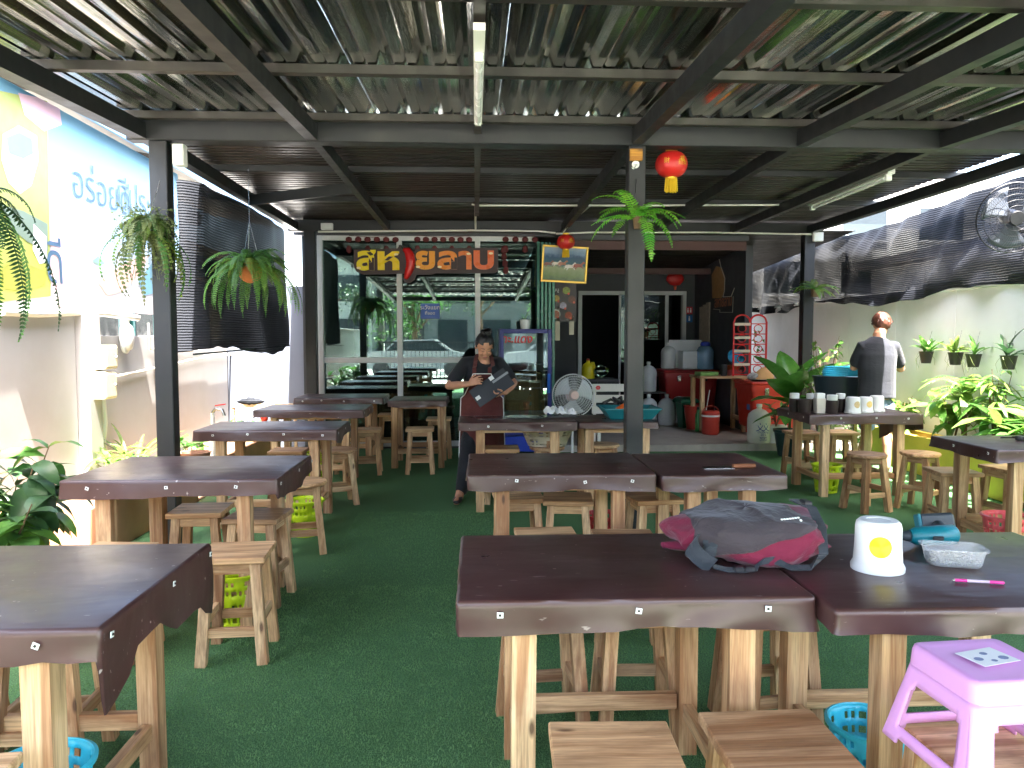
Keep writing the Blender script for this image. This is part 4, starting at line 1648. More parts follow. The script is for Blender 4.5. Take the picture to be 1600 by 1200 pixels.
def cup(px_, w, h, mat, lid, label, Y, square=False):
    p_ = at(px_, 640, Y)
    t = thing("cutlery_cup", label, "cup", (p_.x, Y, TZ), 0, "cups on the jar table")
    r_ = w / 2
    MB().lathe([(r_ * .86, 0), (r_ * .9, .004), (r_, h - .006), (r_ * 1.02, h), (r_ * .9, h), (r_ * .8, .02)], 4 if square else 18, Matrix.Rotation(R(45), 4, 'Z') if square else None).build("cup_wall", mat, t, smooth=30)
    if lid:
        MB().lathe([(r_ * .7, h * .8), (r_ * .85, h + .002), (r_ * .86, h + .045), (r_ * .8, h + .05)], 4 if square else 18, Matrix.Rotation(R(45), 4, 'Z') if square else None).build("tissue_lid", WHITEP, t, smooth=30)


cup(1241, .105, .13, DARKC, True, "dark cup with white top at the far left end of the jar table", 7.3)
cup(1257, .13, .13, DARKC, False, "wide dark open cup near the left end of the jar table", 7.18)
cup(1268, .12, .12, DARKC, True, "dark cup with white top half hidden behind the cream cup", 7.36)
cup(1280, .125, .14, CREAMC, True, "square cream cup between the two groups of dark cups", 7.16, True)
cup(1300, .115, .125, DARKC, True, "dark cup just right of the cream cup", 7.12)
cup(1313, .1, .13, DARKC, True, "dark speckled cup touching the white roll holders", 7.24)
q = at(1334, 640, 7.12)
holder(q.x, 7.14, TZ, "white roll holder with a small brown drawing on the jar table", 10, "roll holders on the jar table", .98, paint("brown_print", lin(196, 170, 120), .5, .3, 40))
q = at(1357, 640, 7.14)
holder(q.x, 7.2, TZ, "white roll holder with a faded orange dot on the jar table", 8, "roll holders on the jar table", .95, paint("orange_print", lin(228, 196, 120), .5, .2, 30))
q = at(1378, 640, 7.2)
holder(q.x, 7.3, TZ, "plain white roll holder at the right of the jars", 0, "roll holders on the jar table", .98)
q = onz(1592, 688, TH)
sg = thing("sunglasses", "black sunglasses lying on the dark table at the right edge", "glasses", (q.x + .03, q.y, TH + .002), R(20))
for sx in (-1, 1):
    MB().lathe([(.028, 0), (.03, .02), (.028, .028)], 14, Matrix.Translation((sx * .035, 0, .002))).build("lens", BLACKP, sg)
    MB().beam((sx * .065, .0, .02), (sx * .06, .12, .005), .004, .008).build("arm", BLACKP, sg)
MB().beam((-.012, 0, .02), (.012, 0, .02), .005, .006).build("bridge", BLACKP, sg)

# ================================================================== KITCHEN AND SHOP FRONT THINGS
FZ = .086
# ---- drinks fridge
FRY = 9.72
fx0, fx1 = at(781, 600, FRY).x, at(862, 600, FRY).x
ftop = at(820, 514, FRY).z
NAVY = paint("navy_blue_enamel", lin(48, 52, 128), .35, .06, 4)
fr = thing("drinks_fridge", "tall blue framed glass door drinks fridge behind the woman", "fridge", ((fx0 + fx1) / 2, FRY + .3, 0))
w = (fx1 - fx0) / 2
MB().box(-w, -w + .03, -.24, .3, .04, ftop).box(w - .03, w, -.24, .3, .04, ftop).box(-w + .03, w - .03, .27, .3, .04, ftop).box(-w + .03, w - .03, -.24, .27, ftop - .05, ftop).box(-w + .03, w - .03, -.24, .27, .04, .25).build("cabinet", NAVY, fr)
dr = MB().box(-w, -w + .05, -.3, -.245, .26, ftop - .005, b=.006).box(w - .05, w, -.3, -.245, .26, ftop - .005, b=.006).box(-w + .05, w - .05, -.3, -.245, ftop - .055, ftop - .005, b=.006).box(-w + .05, w - .05, -.3, -.245, .26, .31, b=.006).build("door", NAVY, fr)
MB().box(-w + .05, w - .05, -.278, -.268, .31, ftop - .055).build("door_glass", GLASSC, dr)
MB().box(w - .06, w - .02, -.33, -.301, .8, 1.05, b=.008).build("handle", plastic("bright_blue_plastic", lin(20, 100, 200)), dr)
MB().box(-w, w, -.3, -.245, .05, .245, b=.006).build("kick_plate", plastic("royal_blue", lin(40, 66, 170)), fr)
MB().box(-w + .031, w - .031, .262, .269, .26, ftop - .055).build("liner", WHITEP, fr)
for z in (.55, .85, 1.15):
    MB().box(-w + .035, w - .035, -.2, .25, z, z + .012).build("shelf", ALU, fr)
o = obj("lettering", text_mesh("กะ.แดง", .14, .001, .2, offset=.004), plastic("red_print", lin(206, 40, 40)), dr, (-.12, -.281, ftop - .13), FACE_CAM)
for k, (px_, py_, ww, hh, c_) in enumerate(((-.05, 0.62, .5, .5, (186, 160, 110)), (.02, .98, .44, .2, (176, 150, 104)))):
    o = MB().box(-ww / 2, ww / 2, -.14, .2, 0, min(hh, .27), b=.01).build("cardboard_box", paint("cardboard_%d" % k, lin(*c_), .85, .1, 6), None, (fr.location.x, fr.location.y, (.563, .863)[k]))
    tag(o, ["brown carton on the lower fridge shelf", "brown carton on the middle fridge shelf"][k], "box")
q = at(820, 497, FRY + .3)
pot = thing("potted_plant", "small white pot with a sprig standing on the drinks fridge", "plant", (q.x, FRY + .25, ftop + .001))
MB().lathe([(.055, 0), (.065, .06), (.068, .12), (.06, .125), (.055, .1)], 16).build("pot", WHITEP, pot, smooth=40)
MB().tube([(0, 0, .1), (.01, 0, .16), (.03, 0, .2)], .006, 5).tube([(0, 0, .1), (-.02, 0, .15)], .008, 5).build("sprig", LF4, pot)

# ---- floor fan
FNY = 8.95
c = at(896, 618, FNY)
fan = thing("floor_fan", "round wire cage floor fan standing beside the fridge", "fan", (c.x, FNY, FZ - .085))
WIRE = plastic("fan_wire_grey", lin(226, 226, 228), .35)


def fan_head(parent, cz, rad, mat, hub, blade, tilt, cagen=64, rings=7):
    M = Matrix.Translation((0, 0, cz)) @ Matrix.Rotation(tilt[2], 4, 'Z') @ Matrix.Rotation(tilt[0] + R(90), 4, 'X')
    cg = MB()
    for side in (-1, 1):
        for k in range(cagen):
            a = 2 * math.pi * k / cagen
            pts = [M @ Vector((math.cos(a + .25 * (1 - r_)) * r_ * rad, math.sin(a + .25 * (1 - r_)) * r_ * rad, side * (.075 * (1 - r_ ** 2.2) + .004))) for r_ in (.2, .45, .7, .9, 1)]
            cg.tube(pts, .0014, 3, caps=False)
    for r_ in [.2 + .8 * i / rings for i in range(rings + 1)]:
        cg.tube([M @ Vector((math.cos(2 * math.pi * k / 40) * r_ * rad, math.sin(2 * math.pi * k / 40) * r_ * rad, .075 * (1 - r_ ** 2.2) + .004)) for k in range(41)], .0022 if r_ < .99 else .006, 4, caps=False)
    cg.build("cage", mat, parent)
    MB().lathe([(.001, .085), (.19 * rad, .084), (.21 * rad, .075), (.2 * rad, .05)], 24, M).build("hub_cap", hub, parent, smooth=40)
    bl = MB()
    for k in range(3):
        a = 2 * math.pi * k / 3 + .4

        def f(u, v):
            r_ = rad * (.2 + .7 * v)
            aa = a + (u - .5) * (.9 + .5 * v)
            return M @ Vector((math.cos(aa) * r_, math.sin(aa) * r_, .02 * (u - .5) * 2))
        bl.grid(f, 8, 6)
    o = bl.build("blades", blade, parent, smooth=60)
    o.modifiers.new("thickness", 'SOLIDIFY').thickness = .002
    MB().lathe([(.0, -.16), (.06, -.16), (.075, -.1), (.07, -.02), (.05, .05)], 18, M).build("motor", hub, parent, smooth=40)


BLADE = plastic("grey_blade", lin(210, 214, 218), .3)
fan_head(fan, c.z, .25, WIRE, plastic("pale_pink_hub", lin(222, 186, 180)), BLADE, (R(-6), 0, R(4)))
MB().tube([(0, .09, .04), (0, .09, c.z - .05)], .016, 8).build("stem", WHITEP, fan)
MB().lathe([(.2, 0), (.2, .02), (.14, .04), (.03, .06)], 28, Matrix.Translation((0, .09, .001))).build("base", WHITEP, fan, smooth=40)

# ---- white slatted chair and things behind the centre post
CHY = 10.35
q0, q1 = at(932, 600, CHY), at(985, 600, CHY)
ch = thing("slatted_chair", "white slatted wooden chair painted with flowers beside the post", "chair", ((q0.x + q1.x) / 2, CHY, FZ))
w = (q1.x - q0.x) / 2 + .06
PW = paint("white_painted_wood", lin(226, 222, 212), .6, .05, 5, .1, 30)
for z in (.74, .59, .44):
    MB().box(-w, w, -.012, .012, z - .055, z + .05, b=.003).build("back_slat", PW, ch)
for sx in (-1, 1):
    MB().beam((sx * (w - .04), .03, 0), (sx * (w - .04), .03, .78), .04, .03).build("leg", PW, ch)
    MB().beam((sx * (w - .04), -.36, 0), (sx * (w - .04), -.36, .33), .04, .04).build("leg", PW, ch)
MB().box(-w, w, -.39, .01, .33, .36, b=.003).build("seat", PW, ch)
FLOWER = plastic("flower_red", lin(210, 60, 64))
for (dx, z) in ((-w + .08, .74), (.02, .44)):
    f_ = MB()
    for k in range(6):
        a = k * 1.047
        f_.prism([(dx + .018 * math.cos(a) + .017 * math.cos(b_ * .785), z + .018 * math.sin(a) + .013 * math.sin(b_ * .785)) for b_ in range(8)], .0125, .0135 + .0002 * k, Matrix.Rotation(R(90), 4, 'X'))
    f_.build("painted_flower", FLOWER, ch)
MB().prism([(-.02, .60), (.03, .57), (.1, .57), (.13, .6), (.06, .59)], .0125, .0138, Matrix.Rotation(R(90), 4, 'X')).build("painted_leaf", plastic("leaf_paint", lin(40, 150, 60)), ch)

YB = 12.2
q = at(920, 580, YB)
tb = thing("side_cabinet", "dark low cabinet behind the fan carrying the yellow oil bottle", "cabinet", (q.x + .1, YB + .2, FZ))
cz = at(920, 592, YB).z - FZ
MB().box(-.32, .38, -.25, .25, .05, cz, b=.01).build("carcass", GREYW, tb)
MB().box(-.3, .03, -.262, -.252, .08, cz - .04).box(.04, .36, -.262, -.252, .08, cz - .04).build("door", DARKROOM, tb)
ob = thing("oil_bottle", "yellow plastic oil can with a handle behind the fan", "bottle", (q.x, YB + .08, FZ + cz + .001))
YP = plastic("oil_can_yellow", lin(226, 206, 30))
MB().lathe([(.1, 0), (.105, .02), (.105, .17), (.08, .23), (.03, .26), (.03, .29)], 20, None, 1, .75).build("body", YP, ob, smooth=40)
MB().tube([(.05, 0, .25), (.09, 0, .25), (.1, 0, .2), (.1, 0, .16)], .018, 8).build("handle", YP, ob, smooth=60)
MB().lathe([(.025, .29), (.025, .315), (.015, .32)], 12).build("cap", plastic("red_cap", lin(190, 40, 40)), ob)
pb = MB().grid(lambda u, v: (math.cos(6.283 * u) * .13 * math.sin(math.pi * (.04 + .9 * v)) * (1 + .35 * mnoise.noise(Vector((u * 9, v * 6, 3)))), math.sin(6.283 * u) * .1 * math.sin(math.pi * (.04 + .9 * v)), .22 * v + .01), 26, 14, True).build("plastic_bag", m_glass("thin_plastic_film", (.8, .8, .78, 1), .12), None, (q.x + .2, YB + .05, FZ + cz), smooth=70)
tag(pb, "crumpled clear plastic bag beside the yellow oil can", "bag")


# ---- white jugs
JUG = plastic("milky_jug_plastic", lin(206, 208, 208), .4)


def jug(px_, Y, zbase, label, r_=.14, h=.5, mat=None, print_=False):
    p_ = at(px_, 600, Y)
    t = thing("water_jug", label, "jug", (p_.x, Y, zbase), 0, "white water jugs in the kitchen")
    prof = [(r_ * .9, 0), (r_, .03), (r_ * .98, .12), (r_, .2), (r_, h * .62), (r_ * .9, h * .74), (r_ * .55, h * .84), (r_ * .22, h * .88), (r_ * .2, h * .95)]
    MB().lathe(prof, 24).build("body", mat or JUG, t, smooth=40)
    MB().lathe([(r_ * .25, h * .93), (r_ * .25, h), (r_ * .2, h * 1.005)], 14).build("cap", WHITEP, t, smooth=40)
    return t


cr = thing("metal_shelf", "low black shelf holding a water jug behind the post", "shelf", (at(1012, 600, 12.95).x, 12.95, FZ))
zsh = at(1012, 612, 12.8).z - FZ
MB().box(-.3, .3, -.2, .2, zsh - .03, zsh).build("board", BLACKP, cr)
for sx in (-1, 1):
    for sy in (-1, 1):
        MB().box(sx * .28 - .015, sx * .28 + .015, sy * .18 - .015, sy * .18 + .015, 0, zsh - .03).build("leg", BLACKP, cr)
jug(1013, 12.9, FZ + zsh + .001, "white jug standing on the black shelf just right of the post")
jug(1014, 12.35, FZ, "white jug on the floor just right of the post")
jug(1042, 12.35, FZ, "white jug on the floor left of the green bin")
jug(1060, 12.75, FZ, "white jug half hidden behind the green bin")
CREAMJ = plastic("cream_jug_plastic", lin(214, 210, 196), .4)
wj = jug(1187, 10.2, FZ, "cream water jug with blue printing on the slab edge", .155, .52, CREAMJ)
BLUEI = plastic("blue_ink", lin(30, 50, 130), .5)
def wrap(me, r_, z0):
    for v in me.vertices:
        a = v.co.x / r_
        d = v.co.z
        v.co = Vector((math.sin(a) * (r_ + d), -math.cos(a) * (r_ + d), z0 + v.co.y))
    return me
for k in range(2):
    me = text_mesh("文", .12, .0)
    obj("printed_mark", wrap(me, .1545 + .001, 0), BLUEI, wj, (0, 0, .21), (0, 0, R(-14 + 30 * k)))
for k, s_ in enumerate(("Drinking", "20 L", "water", "น้ำดื่ม")):
    me = text_mesh(s_, .045, 0)
    obj("lettering", wrap(me, .1545 + .001, 0), BLUEI, wj, (0, 0, .155 - .035 * k), (0, 0, R(3)))

# ---- bins and buckets
q = at(1071, 650, 12.0)
gb = thing("green_bin", "dark green plastic bin with a wide lid beside the jugs", "bin", (q.x, 12.0, FZ))
GREENP = plastic("bin_green", lin(8, 92, 62), .4)
MB().lathe([(.12, 0), (.165, .38)], 4, Matrix.Rotation(R(45 + 12), 4, 'Z')).build("body", GREENP, gb)
MB().lathe([(.2, .39), (.22, .41), (.2, .45), (.12, .48)], 4, Matrix.Rotation(R(45 + 12), 4, 'Z')).build("lid", GREENP, gb)
REDP = plastic("bucket_red", lin(176, 56, 44), .4)
q = at(1083, 660, 11.75)
rb = thing("red_bucket", "plain red bucket between green bin and round cooler", "bucket", (q.x, 11.75, FZ))
MB().lathe([(.1, 0), (.15, .36), (.157, .365), (.14, .362), (.095, .01)], 22).build("body", REDP, rb, smooth=40)
q = at(1091, 668, 11.45)
gbt = thing("green_bottle", "slim light green bottle standing beside the red cooler", "bottle", (q.x, 11.45, FZ))
MB().lathe([(.045, 0), (.048, .02), (.048, .25), (.03, .3), (.025, .33)], 14).build("body", plastic("bottle_green", lin(60, 150, 80)), gbt, smooth=40)
MB().lathe([(.028, .33), (.028, .37)], 12).build("cap", BLACKP, gbt)
q = at(1110, 668, 11.1)
rc = thing("cooler_bucket", "round red cooler bucket with a white rim and wire handle", "cooler", (q.x, 11.1, FZ))
MB().lathe([(.115, 0), (.125, .03), (.13, .26)], 24).build("body", REDP, rc, smooth=40)
MB().lathe([(.133, .262), (.138, .275), (.133, .288)], 24).build("rim", WHITEP, rc, smooth=40)
MB().lathe([(.13, .29), (.13, .33), (.11, .345)], 24).build("lid", REDP, rc, smooth=40)
MB().tube([(-.13, 0, .3)] + [(-.13 * math.cos(a), .0, .3 + .12 * math.sin(a)) for a in [i * math.pi / 10 for i in range(1, 10)]] + [(.13, 0, .3)], .007, 6).build("handle", REDP, rc)
o = MB().tube([(0, 0, 0), (.12, .05, .62)], .008, 6).build("broom_stick", WHITEP, None, (q.x - .0, 11.5, FZ), smooth=60)
tag(o, "thin pale stick leaning behind the red cooler bucket", "stick")

# ---- wooden kitchen table
a, b_ = at(1088, 590, 11.5).x, at(1163, 590, 11.5).x
kt = thing("kitchen_table", "rough wooden work table between the two red tanks", "table", ((a + b_) / 2, 11.6, FZ))
w = (b_ - a) / 2
kz = at(1120, 588, 11.3).z - FZ
for k in range(4):
    MB().box(-w, w, -.3 + .15 * k, -.156 + .15 * k, kz - .035, kz, b=.004).build("plank", WX, kt)
for sx in (-1, 1):
    for sy in (-1, 1):
        MB().beam((sx * (w - .05), sy * .25, kz - .036), (sx * (w - .05), sy * .25, 0), .06, .06).build("leg", WZ, kt)
    MB().box(sx * (w - .05) - .015, sx * (w - .05) + .015, -.22, .22, .15, .22).build("stretcher", WY, kt)

# ---- red insulated tanks
TANK = plastic("tank_red", lin(158, 34, 34), .35)
TANK2 = plastic("tank_orange_red", lin(196, 58, 40), .4)


def tank(x, y, w, d, h, mat, label, lid=True):
    t = thing("insulated_tank", label, "tank", (x, y, FZ), 0, "red insulated tanks")
    vs, fs = [], []
    for (k, z) in ((.86, .1), (.9, .12), (1, h - .1), (1.06, h - .1), (1.06, h - .02)):
        P = rrect(w * k, d * k, .05, 3)
        n = len(P)
        vs += [(x_, y_, z) for x_, y_, _, _ in P]
    for k in range(4):
        for i in range(n):
            j = (i + 1) % n
            fs.append((k * n + i, k * n + j, (k + 1) * n + j, (k + 1) * n + i))
    fs += [tuple(range(n))[::-1], tuple(range(4 * n, 5 * n))]
    MB().add(vs, fs).build("body", mat, t, smooth=40)
    for sx in (-1, 1):
        for sy in (-1, 1):
            MB().box(sx * w * .3 - .06, sx * w * .3 + .06, sy * d * .3 - .06, sy * d * .3 + .06, 0, .1).build("foot", mat, t)
    if lid:
        MB().box(-w * .54, w * .54, -d * .54, d * .54, h - .018, h + .03, b=.02).build("lid", mat, t)
    for sx in (-1, 1):
        MB().box(sx * w * .25 - .03, sx * w * .25 + .03, -d * .53 - .02, -d * .5, h - .16, h - .06, b=.006).build("latch", CHROME, t)
    return t


a, b_ = at(1040, 600, 12.7).x, at(1122, 600, 12.7).x
hz = at(1080, 578, 12.7).z - FZ
tk1 = tank((a + b_) / 2, 13.0, b_ - a, .6, hz - .03, TANK, "dark red insulated tank under the open foam box")
e0 = at(1174, 630, 10.75)
hz2 = at(1174, 597, 10.75).z - FZ
tk2 = tank(e0.x + .42, 11.15, .78, .74, hz2 - .03, TANK2, "orange red insulated tank behind the cream jug")
MB().box(-.003, 0, -.06, .06, -.12, .12).build("sticker", plastic("blue_sticker", lin(70, 120, 190)), tk2, (-.372, -.15, hz2 - .3))

# ---- foam box, water bottle, other things on top
FOAM = paint("white_foam", lin(222, 224, 226), .8, .03, 6, .15, 60)
zt = FZ + hz + .012
a, b_ = at(1049, 560, 12.9).x, at(1101, 560, 12.9).x
fb = thing("foam_box", "open white foam box with upright lid on the dark red tank", "box", ((a + b_) / 2, 12.9, zt))
w = (b_ - a) / 2
hh = at(1070, 531, 13.0).z - zt
MB().box(-w, w, .17, .21, 0, hh, b=.01).build("lid", FOAM, fb)
MB().box(-w + .15, w + .02, -.2, -.17, .0, hh * .62, b=.008).box(w - .01, w + .02, -.17, .15, 0, hh * .62, b=.008).box(-w + .15, -w + .18, -.17, .15, 0, hh * .62, b=.008).build("box_wall", FOAM, fb)
q = at(1105, 570, 12.6)
m = NT("blue_bottle_plastic")
m.set(base=(.35, .55, .75, 1), rough=.12, spec=.5)
tr = m.n("ShaderNodeBsdfTransparent"); tr.inputs[0].default_value = (.55, .72, .9, 1)
mx = m.n("ShaderNodeMixShader"); mx.inputs[0].default_value = .55
m.l(m.b.outputs[0], mx.inputs[1]); m.l(tr.outputs[0], mx.inputs[2]); m.l(mx.outputs[0], m.out.inputs[0])
wbt = thing("water_bottle", "large blue water bottle with a dark blue cap on the red tank", "bottle", (q.x, 12.72, zt + .001))
MB().lathe([(.135, 0), (.145, .03), (.14, .1), (.145, .2), (.145, .3), (.11, .37), (.07, .39), (.065, .41)], 26).build("body", m.m, wbt, smooth=40)
MB().lathe([(.08, .39), (.085, .41), (.075, .45), (.03, .465)], 18).build("cap", plastic("cobalt_cap", lin(30, 50, 170)), wbt, smooth=40)
q = at(1043, 560, 13.05)
jug(1044, 13.1, zt, "white jug on the dark red tank behind the foam box lid", .13, .44)
ktz = FZ + kz + .001
q = at(1105, 585, 11.5)
fp = MB().box(-.16, .14, -.11, .11, 0, .06, b=.012).build("food_pack", paint("green_pack", lin(110, 150, 80), .5, .35, 18), None, (q.x, 11.5, ktz), (0, 0, R(8)))
tag(fp, "low green food pack on the wooden work table", "packet")
q = at(1130, 580, 11.45)
bc = thing("black_cup", "black cup beside the stacked bowls on the work table", "cup", (q.x, 11.42, ktz))
MB().lathe([(.04, 0), (.05, .02), (.052, .17), (.047, .17), (.04, .02)], 18).build("cup_wall", BLACKP, bc, smooth=40)
q = at(1154, 590, 11.4)
bw = thing("pink_basin", "pink basin under the orange bowl on the work table", "bowl", (q.x - .02, 11.62, ktz))
MB().lathe([(.1, 0), (.15, .08), (.16, .085), (.14, .08), (.09, .01)], 24).build("basin_wall", plastic("basin_pink", lin(222, 130, 130)), bw, smooth=40)
bw2 = thing("orange_bowl", "orange bowl stacked between pink basin and cyan bowl", "bowl", (q.x - .02, 11.62, ktz + .088))
MB().lathe([(.1, 0), (.14, .06), (.15, .065), (.13, .06), (.09, .01)], 24).build("bowl_wall", plastic("bowl_orange", lin(196, 112, 62)), bw2, smooth=40)
bw3 = thing("cyan_bowl", "cyan bowl tilted on top of the stacked bowls", "bowl", (q.x - .0, 11.62, ktz + .15))
MB().lathe([(.03, 0), (.1, .02), (.125, .1), (.115, .1), (.09, .03)], 24, Matrix.Translation((0, 0, .09)) @ Matrix.Rotation(R(60), 4, 'X')).build("bowl_wall", plastic("bowl_cyan", lin(30, 160, 206)), bw3, smooth=40)
q = at(1195, 592, 10.95)
bg = MB().grid(lambda u, v: (math.cos(6.283 * u) * (.15 * (1 - v) ** .6 + .015) * (1 + .2 * mnoise.noise(Vector((u * 7, v * 3, 1)))), math.sin(6.283 * u) * (.12 * (1 - v) ** .6 + .015) * (1 + .2 * mnoise.noise(Vector((u * 7, v * 3, 6)))), .17 * v), 28, 12, True).build("paper_bag", paint("brown_paper", lin(206, 160, 108), .8, .12, 8, .4, 30), None, (q.x, 11.0, FZ + hz2 + .03), smooth=60)
tag(bg, "tied brown bag sitting on the orange red tank", "bag")
o = MB().lathe([(.2, 0), (.21, .015), (.19, .012)], 24).build("black_tray", BLACKP, None, (q.x + .02, 11.0, FZ + hz2 + .008))
tag(o, "flat black tray under the tied brown bag", "tray")
q = at(1163, 590, 11.0)
o = MB().ball((0, 0, .06), .1, .08, .06).build("spotted_cloth", paint("black_white_cloth", lin(150, 150, 150), .8, .95, 22), None, (e0.x + .12, 11.0, FZ + hz2 + .005), smooth=60)
tag(o, "bundled black and white cloth on the orange red tank's left corner", "cloth")

# ---- red plastic rack
RK = plastic("rack_red", lin(214, 36, 36), .4)
q0, q1 = at(1141, 540, 11.3), at(1192, 540, 11.3)
rz0 = FZ + hz2 + .012
rt = at(1165, 492, 11.3).z - rz0
rk = thing("plastic_rack", "red plastic openwork rack with arched tops on the tank", "rack", ((q0.x + q1.x) / 2 + .06, 11.33, rz0))
w = (q1.x - q0.x) / 2
for sx in (-1, 0, 1):
    MB().box(sx * w - .012, sx * w + .012, -.012, .012, 0, rt - .1).build("upright", RK, rk)
for k in range(6):
    MB().box(-w, w, -.010, .010, .06 + k * (rt - .2) / 5, .075 + k * (rt - .2) / 5).build("cross_bar", RK, rk)
for sx in (-.5, .5):
    MB().tube([(sx * w + .48 * w * math.cos(a), 0, rt - .1 + .1 * math.sin(a)) for a in [math.pi * i / 12 for i in range(13)]], .014, 6).build("arch", RK, rk)
    for k in range(5):
        zc = .15 + k * (rt - .2) / 5
        MB().tube([(sx * w + .16 * w * math.cos(a) * 1.6, 0, zc + .055 * math.sin(a)) for a in [2 * math.pi * i / 12 for i in range(13)]], .007, 5).build("scroll", RK, rk)
    for k in range(4):
        MB().box(sx * w - .48 * w, sx * w + .48 * w, -.03, -.014, .2 + .2 * k, .24 + .2 * k).build("price_tag", CREAMP, rk) if sx < 0 else None
o = MB()
for k in range(14):
    a = rnd.uniform(0, 6.28)
    o.add([(-.02, 0, 0), (.0, -.01, .06), (.02, 0, .0)], [(0, 1, 2)], Matrix.Translation((rnd.uniform(-.05, .1), rnd.uniform(-.02, .02), rnd.uniform(0, .3))) @ Matrix.Rotation(a, 4, 'Y'))
o = o.build("leafy_twig", LF4, None, (rk.location.x + .12, 11.36, rz0 + .42))
tag(o, "yellow green twig poking through the red rack", "plant")

# ================================================================== SIGN, PICTURES, DECORATIONS
SGY = GY - .16
sg = thing("shop_sign", "brown shop sign with yellow to red Thai letters and a chilli", "sign", (at(665, 410, SGY).x, SGY, at(665, 410, SGY).z))
so_ = sg.location


def spt(cx, cy, dy=0):
    p_ = at(540 + cx / 6.4, 370 + cy / 6.4, SGY)
    return (p_.x - so_.x, p_.z - so_.z)


SB = paint("sign_board_brown", lin(58, 40, 42), .5, .06, 5)
outline = [(85, 130), (520, 118), (545, 80), (580, 90), (640, 115), (690, 150), (705, 122), (1000, 118), (1515, 112), (1525, 160), (1525, 340), (1490, 365), (1130, 368), (900, 365), (860, 380), (710, 380), (690, 430), (640, 465), (590, 455), (575, 420), (585, 370), (180, 378), (110, 350), (88, 300)]
MB().prism([spt(*q_) for q_ in outline], 0, .03, Matrix.Rotation(R(90), 4, 'X')).build("board", SB, sg)
for (chr_, x0, x1, y0, y1, ca, cb) in (("ส", 115, 305, 135, 340, (248, 226, 40), (238, 196, 30)), ("ห", 325, 540, 150, 335, (248, 214, 40), (240, 186, 40)), ("ย", 705, 895, 145, 330, (238, 160, 50), (236, 150, 60)), ("ล", 920, 1115, 145, 330, (238, 146, 60), (234, 130, 66)), ("า", 1130, 1260, 145, 328, (236, 128, 66), (232, 112, 66)), ("บ", 1280, 1482, 140, 330, (236, 116, 66), (224, 74, 58))):
    me = text_mesh(chr_, 1.0, .012, offset=.035)
    co = np.array([v.co[:] for v in me.vertices])
    lo, hi = co.min(0), co.max(0)
    A, B = spt(x0, y1), spt(x1, y0)
    for v in me.vertices:
        v.co = Vector((A[0] + (v.co.x - lo[0]) / (hi[0] - lo[0]) * (B[0] - A[0]), A[1] + (v.co.y - lo[1]) / (hi[1] - lo[1]) * (B[1] - A[1]), v.co.z))
    o = obj("letter", me, plastic("sign_letter_" + str(x0), lin(*ca), .3), sg, (0, -.043, 0), FACE_CAM)
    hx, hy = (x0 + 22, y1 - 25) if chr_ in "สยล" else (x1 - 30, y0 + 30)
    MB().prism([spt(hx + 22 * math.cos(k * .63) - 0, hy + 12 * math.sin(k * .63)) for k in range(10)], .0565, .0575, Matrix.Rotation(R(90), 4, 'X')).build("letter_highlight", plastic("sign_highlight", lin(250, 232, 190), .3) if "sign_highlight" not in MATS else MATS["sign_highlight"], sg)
cp = [(575, 125, 12), (620, 140, 38), (645, 190, 46), (655, 250, 46), (648, 310, 42), (630, 360, 36), (612, 405, 26), (600, 425, 14)]
pts3 = []
rs = []
for cx, cy, r_ in cp:
    q_ = spt(cx, cy)
    pts3.append((q_[0], -.045, q_[1]))
    rs.append(r_ / 6.4 * SGY / 1200)
MB().tube(pts3, rs, 14).build("chilli", plastic("chilli_red", lin(206, 36, 36), .25), sg, smooth=70)
MB().tube([(spt(580, 130)[0], -.045, spt(580, 130)[1]), (spt(560, 100)[0], -.045, spt(560, 100)[1]), (spt(535, 92)[0], -.04, spt(535, 92)[1])], [.02, .012, .01], 8).build("chilli_stalk", plastic("stalk_dark", lin(50, 56, 40)), sg)

# red paper garlands behind the glass
PAPER = paint("red_paper", lin(92, 26, 28), .7, .12, 8)
LANT = MB()
LANT.lathe([(.01, -.036), (.036, -.024), (.044, 0), (.036, .024), (.01, .036)], 12, None, 1, .35)
lan_me = LANT.mesh("paper_disc", 40)
drop_me = MB().lathe([(.006, -.05), (.035, -.03), (.03, .03), (.01, .05)], 8, None, 1, .3).mesh("paper_drop", 40)
for gi, (xa, xb, n_, lab) in enumerate(((545, 618, 6, "garland of red paper lanterns inside the left glass panel"), (652, 733, 7, "garland of red paper lanterns inside the middle glass panel"), (790, 836, 4, "garland of red paper lanterns inside the right glass panel"))):
    q0 = at(xa, 374, GY - .07)
    q1 = at(xb, 373, GY - .07)
    t = thing("paper_garland", lab, "garland", (q0.x, GY - .07, q0.z), 0, "red paper garlands behind the glass")
    L = q1.x - q0.x
    MB().tube([(0, 0, .05), (L / 2, 0, .03), (L, 0, .05)], .003, 4).build("string", PAPER, t)
    for k in range(n_):
        obj("paper_disc", lan_me, PAPER, t, (L * k / (n_ - 1), 0, 0))
        if k % 2 == (0 if gi else 0):
            obj("paper_drop", drop_me, PAPER, t, (L * k / (n_ - 1), 0, -.13))
q = at(790, 402, GY - .07)
t = thing("paper_garland", "vertical red paper string at the right glass panel", "garland", (q.x, GY - .07, q.z + .1), 0)
for k in range(4):
    obj("paper_drop", drop_me, PAPER, t, (rnd.uniform(-.03, .03), 0, -.09 * k))
q = at(562, 472, GY + .1)
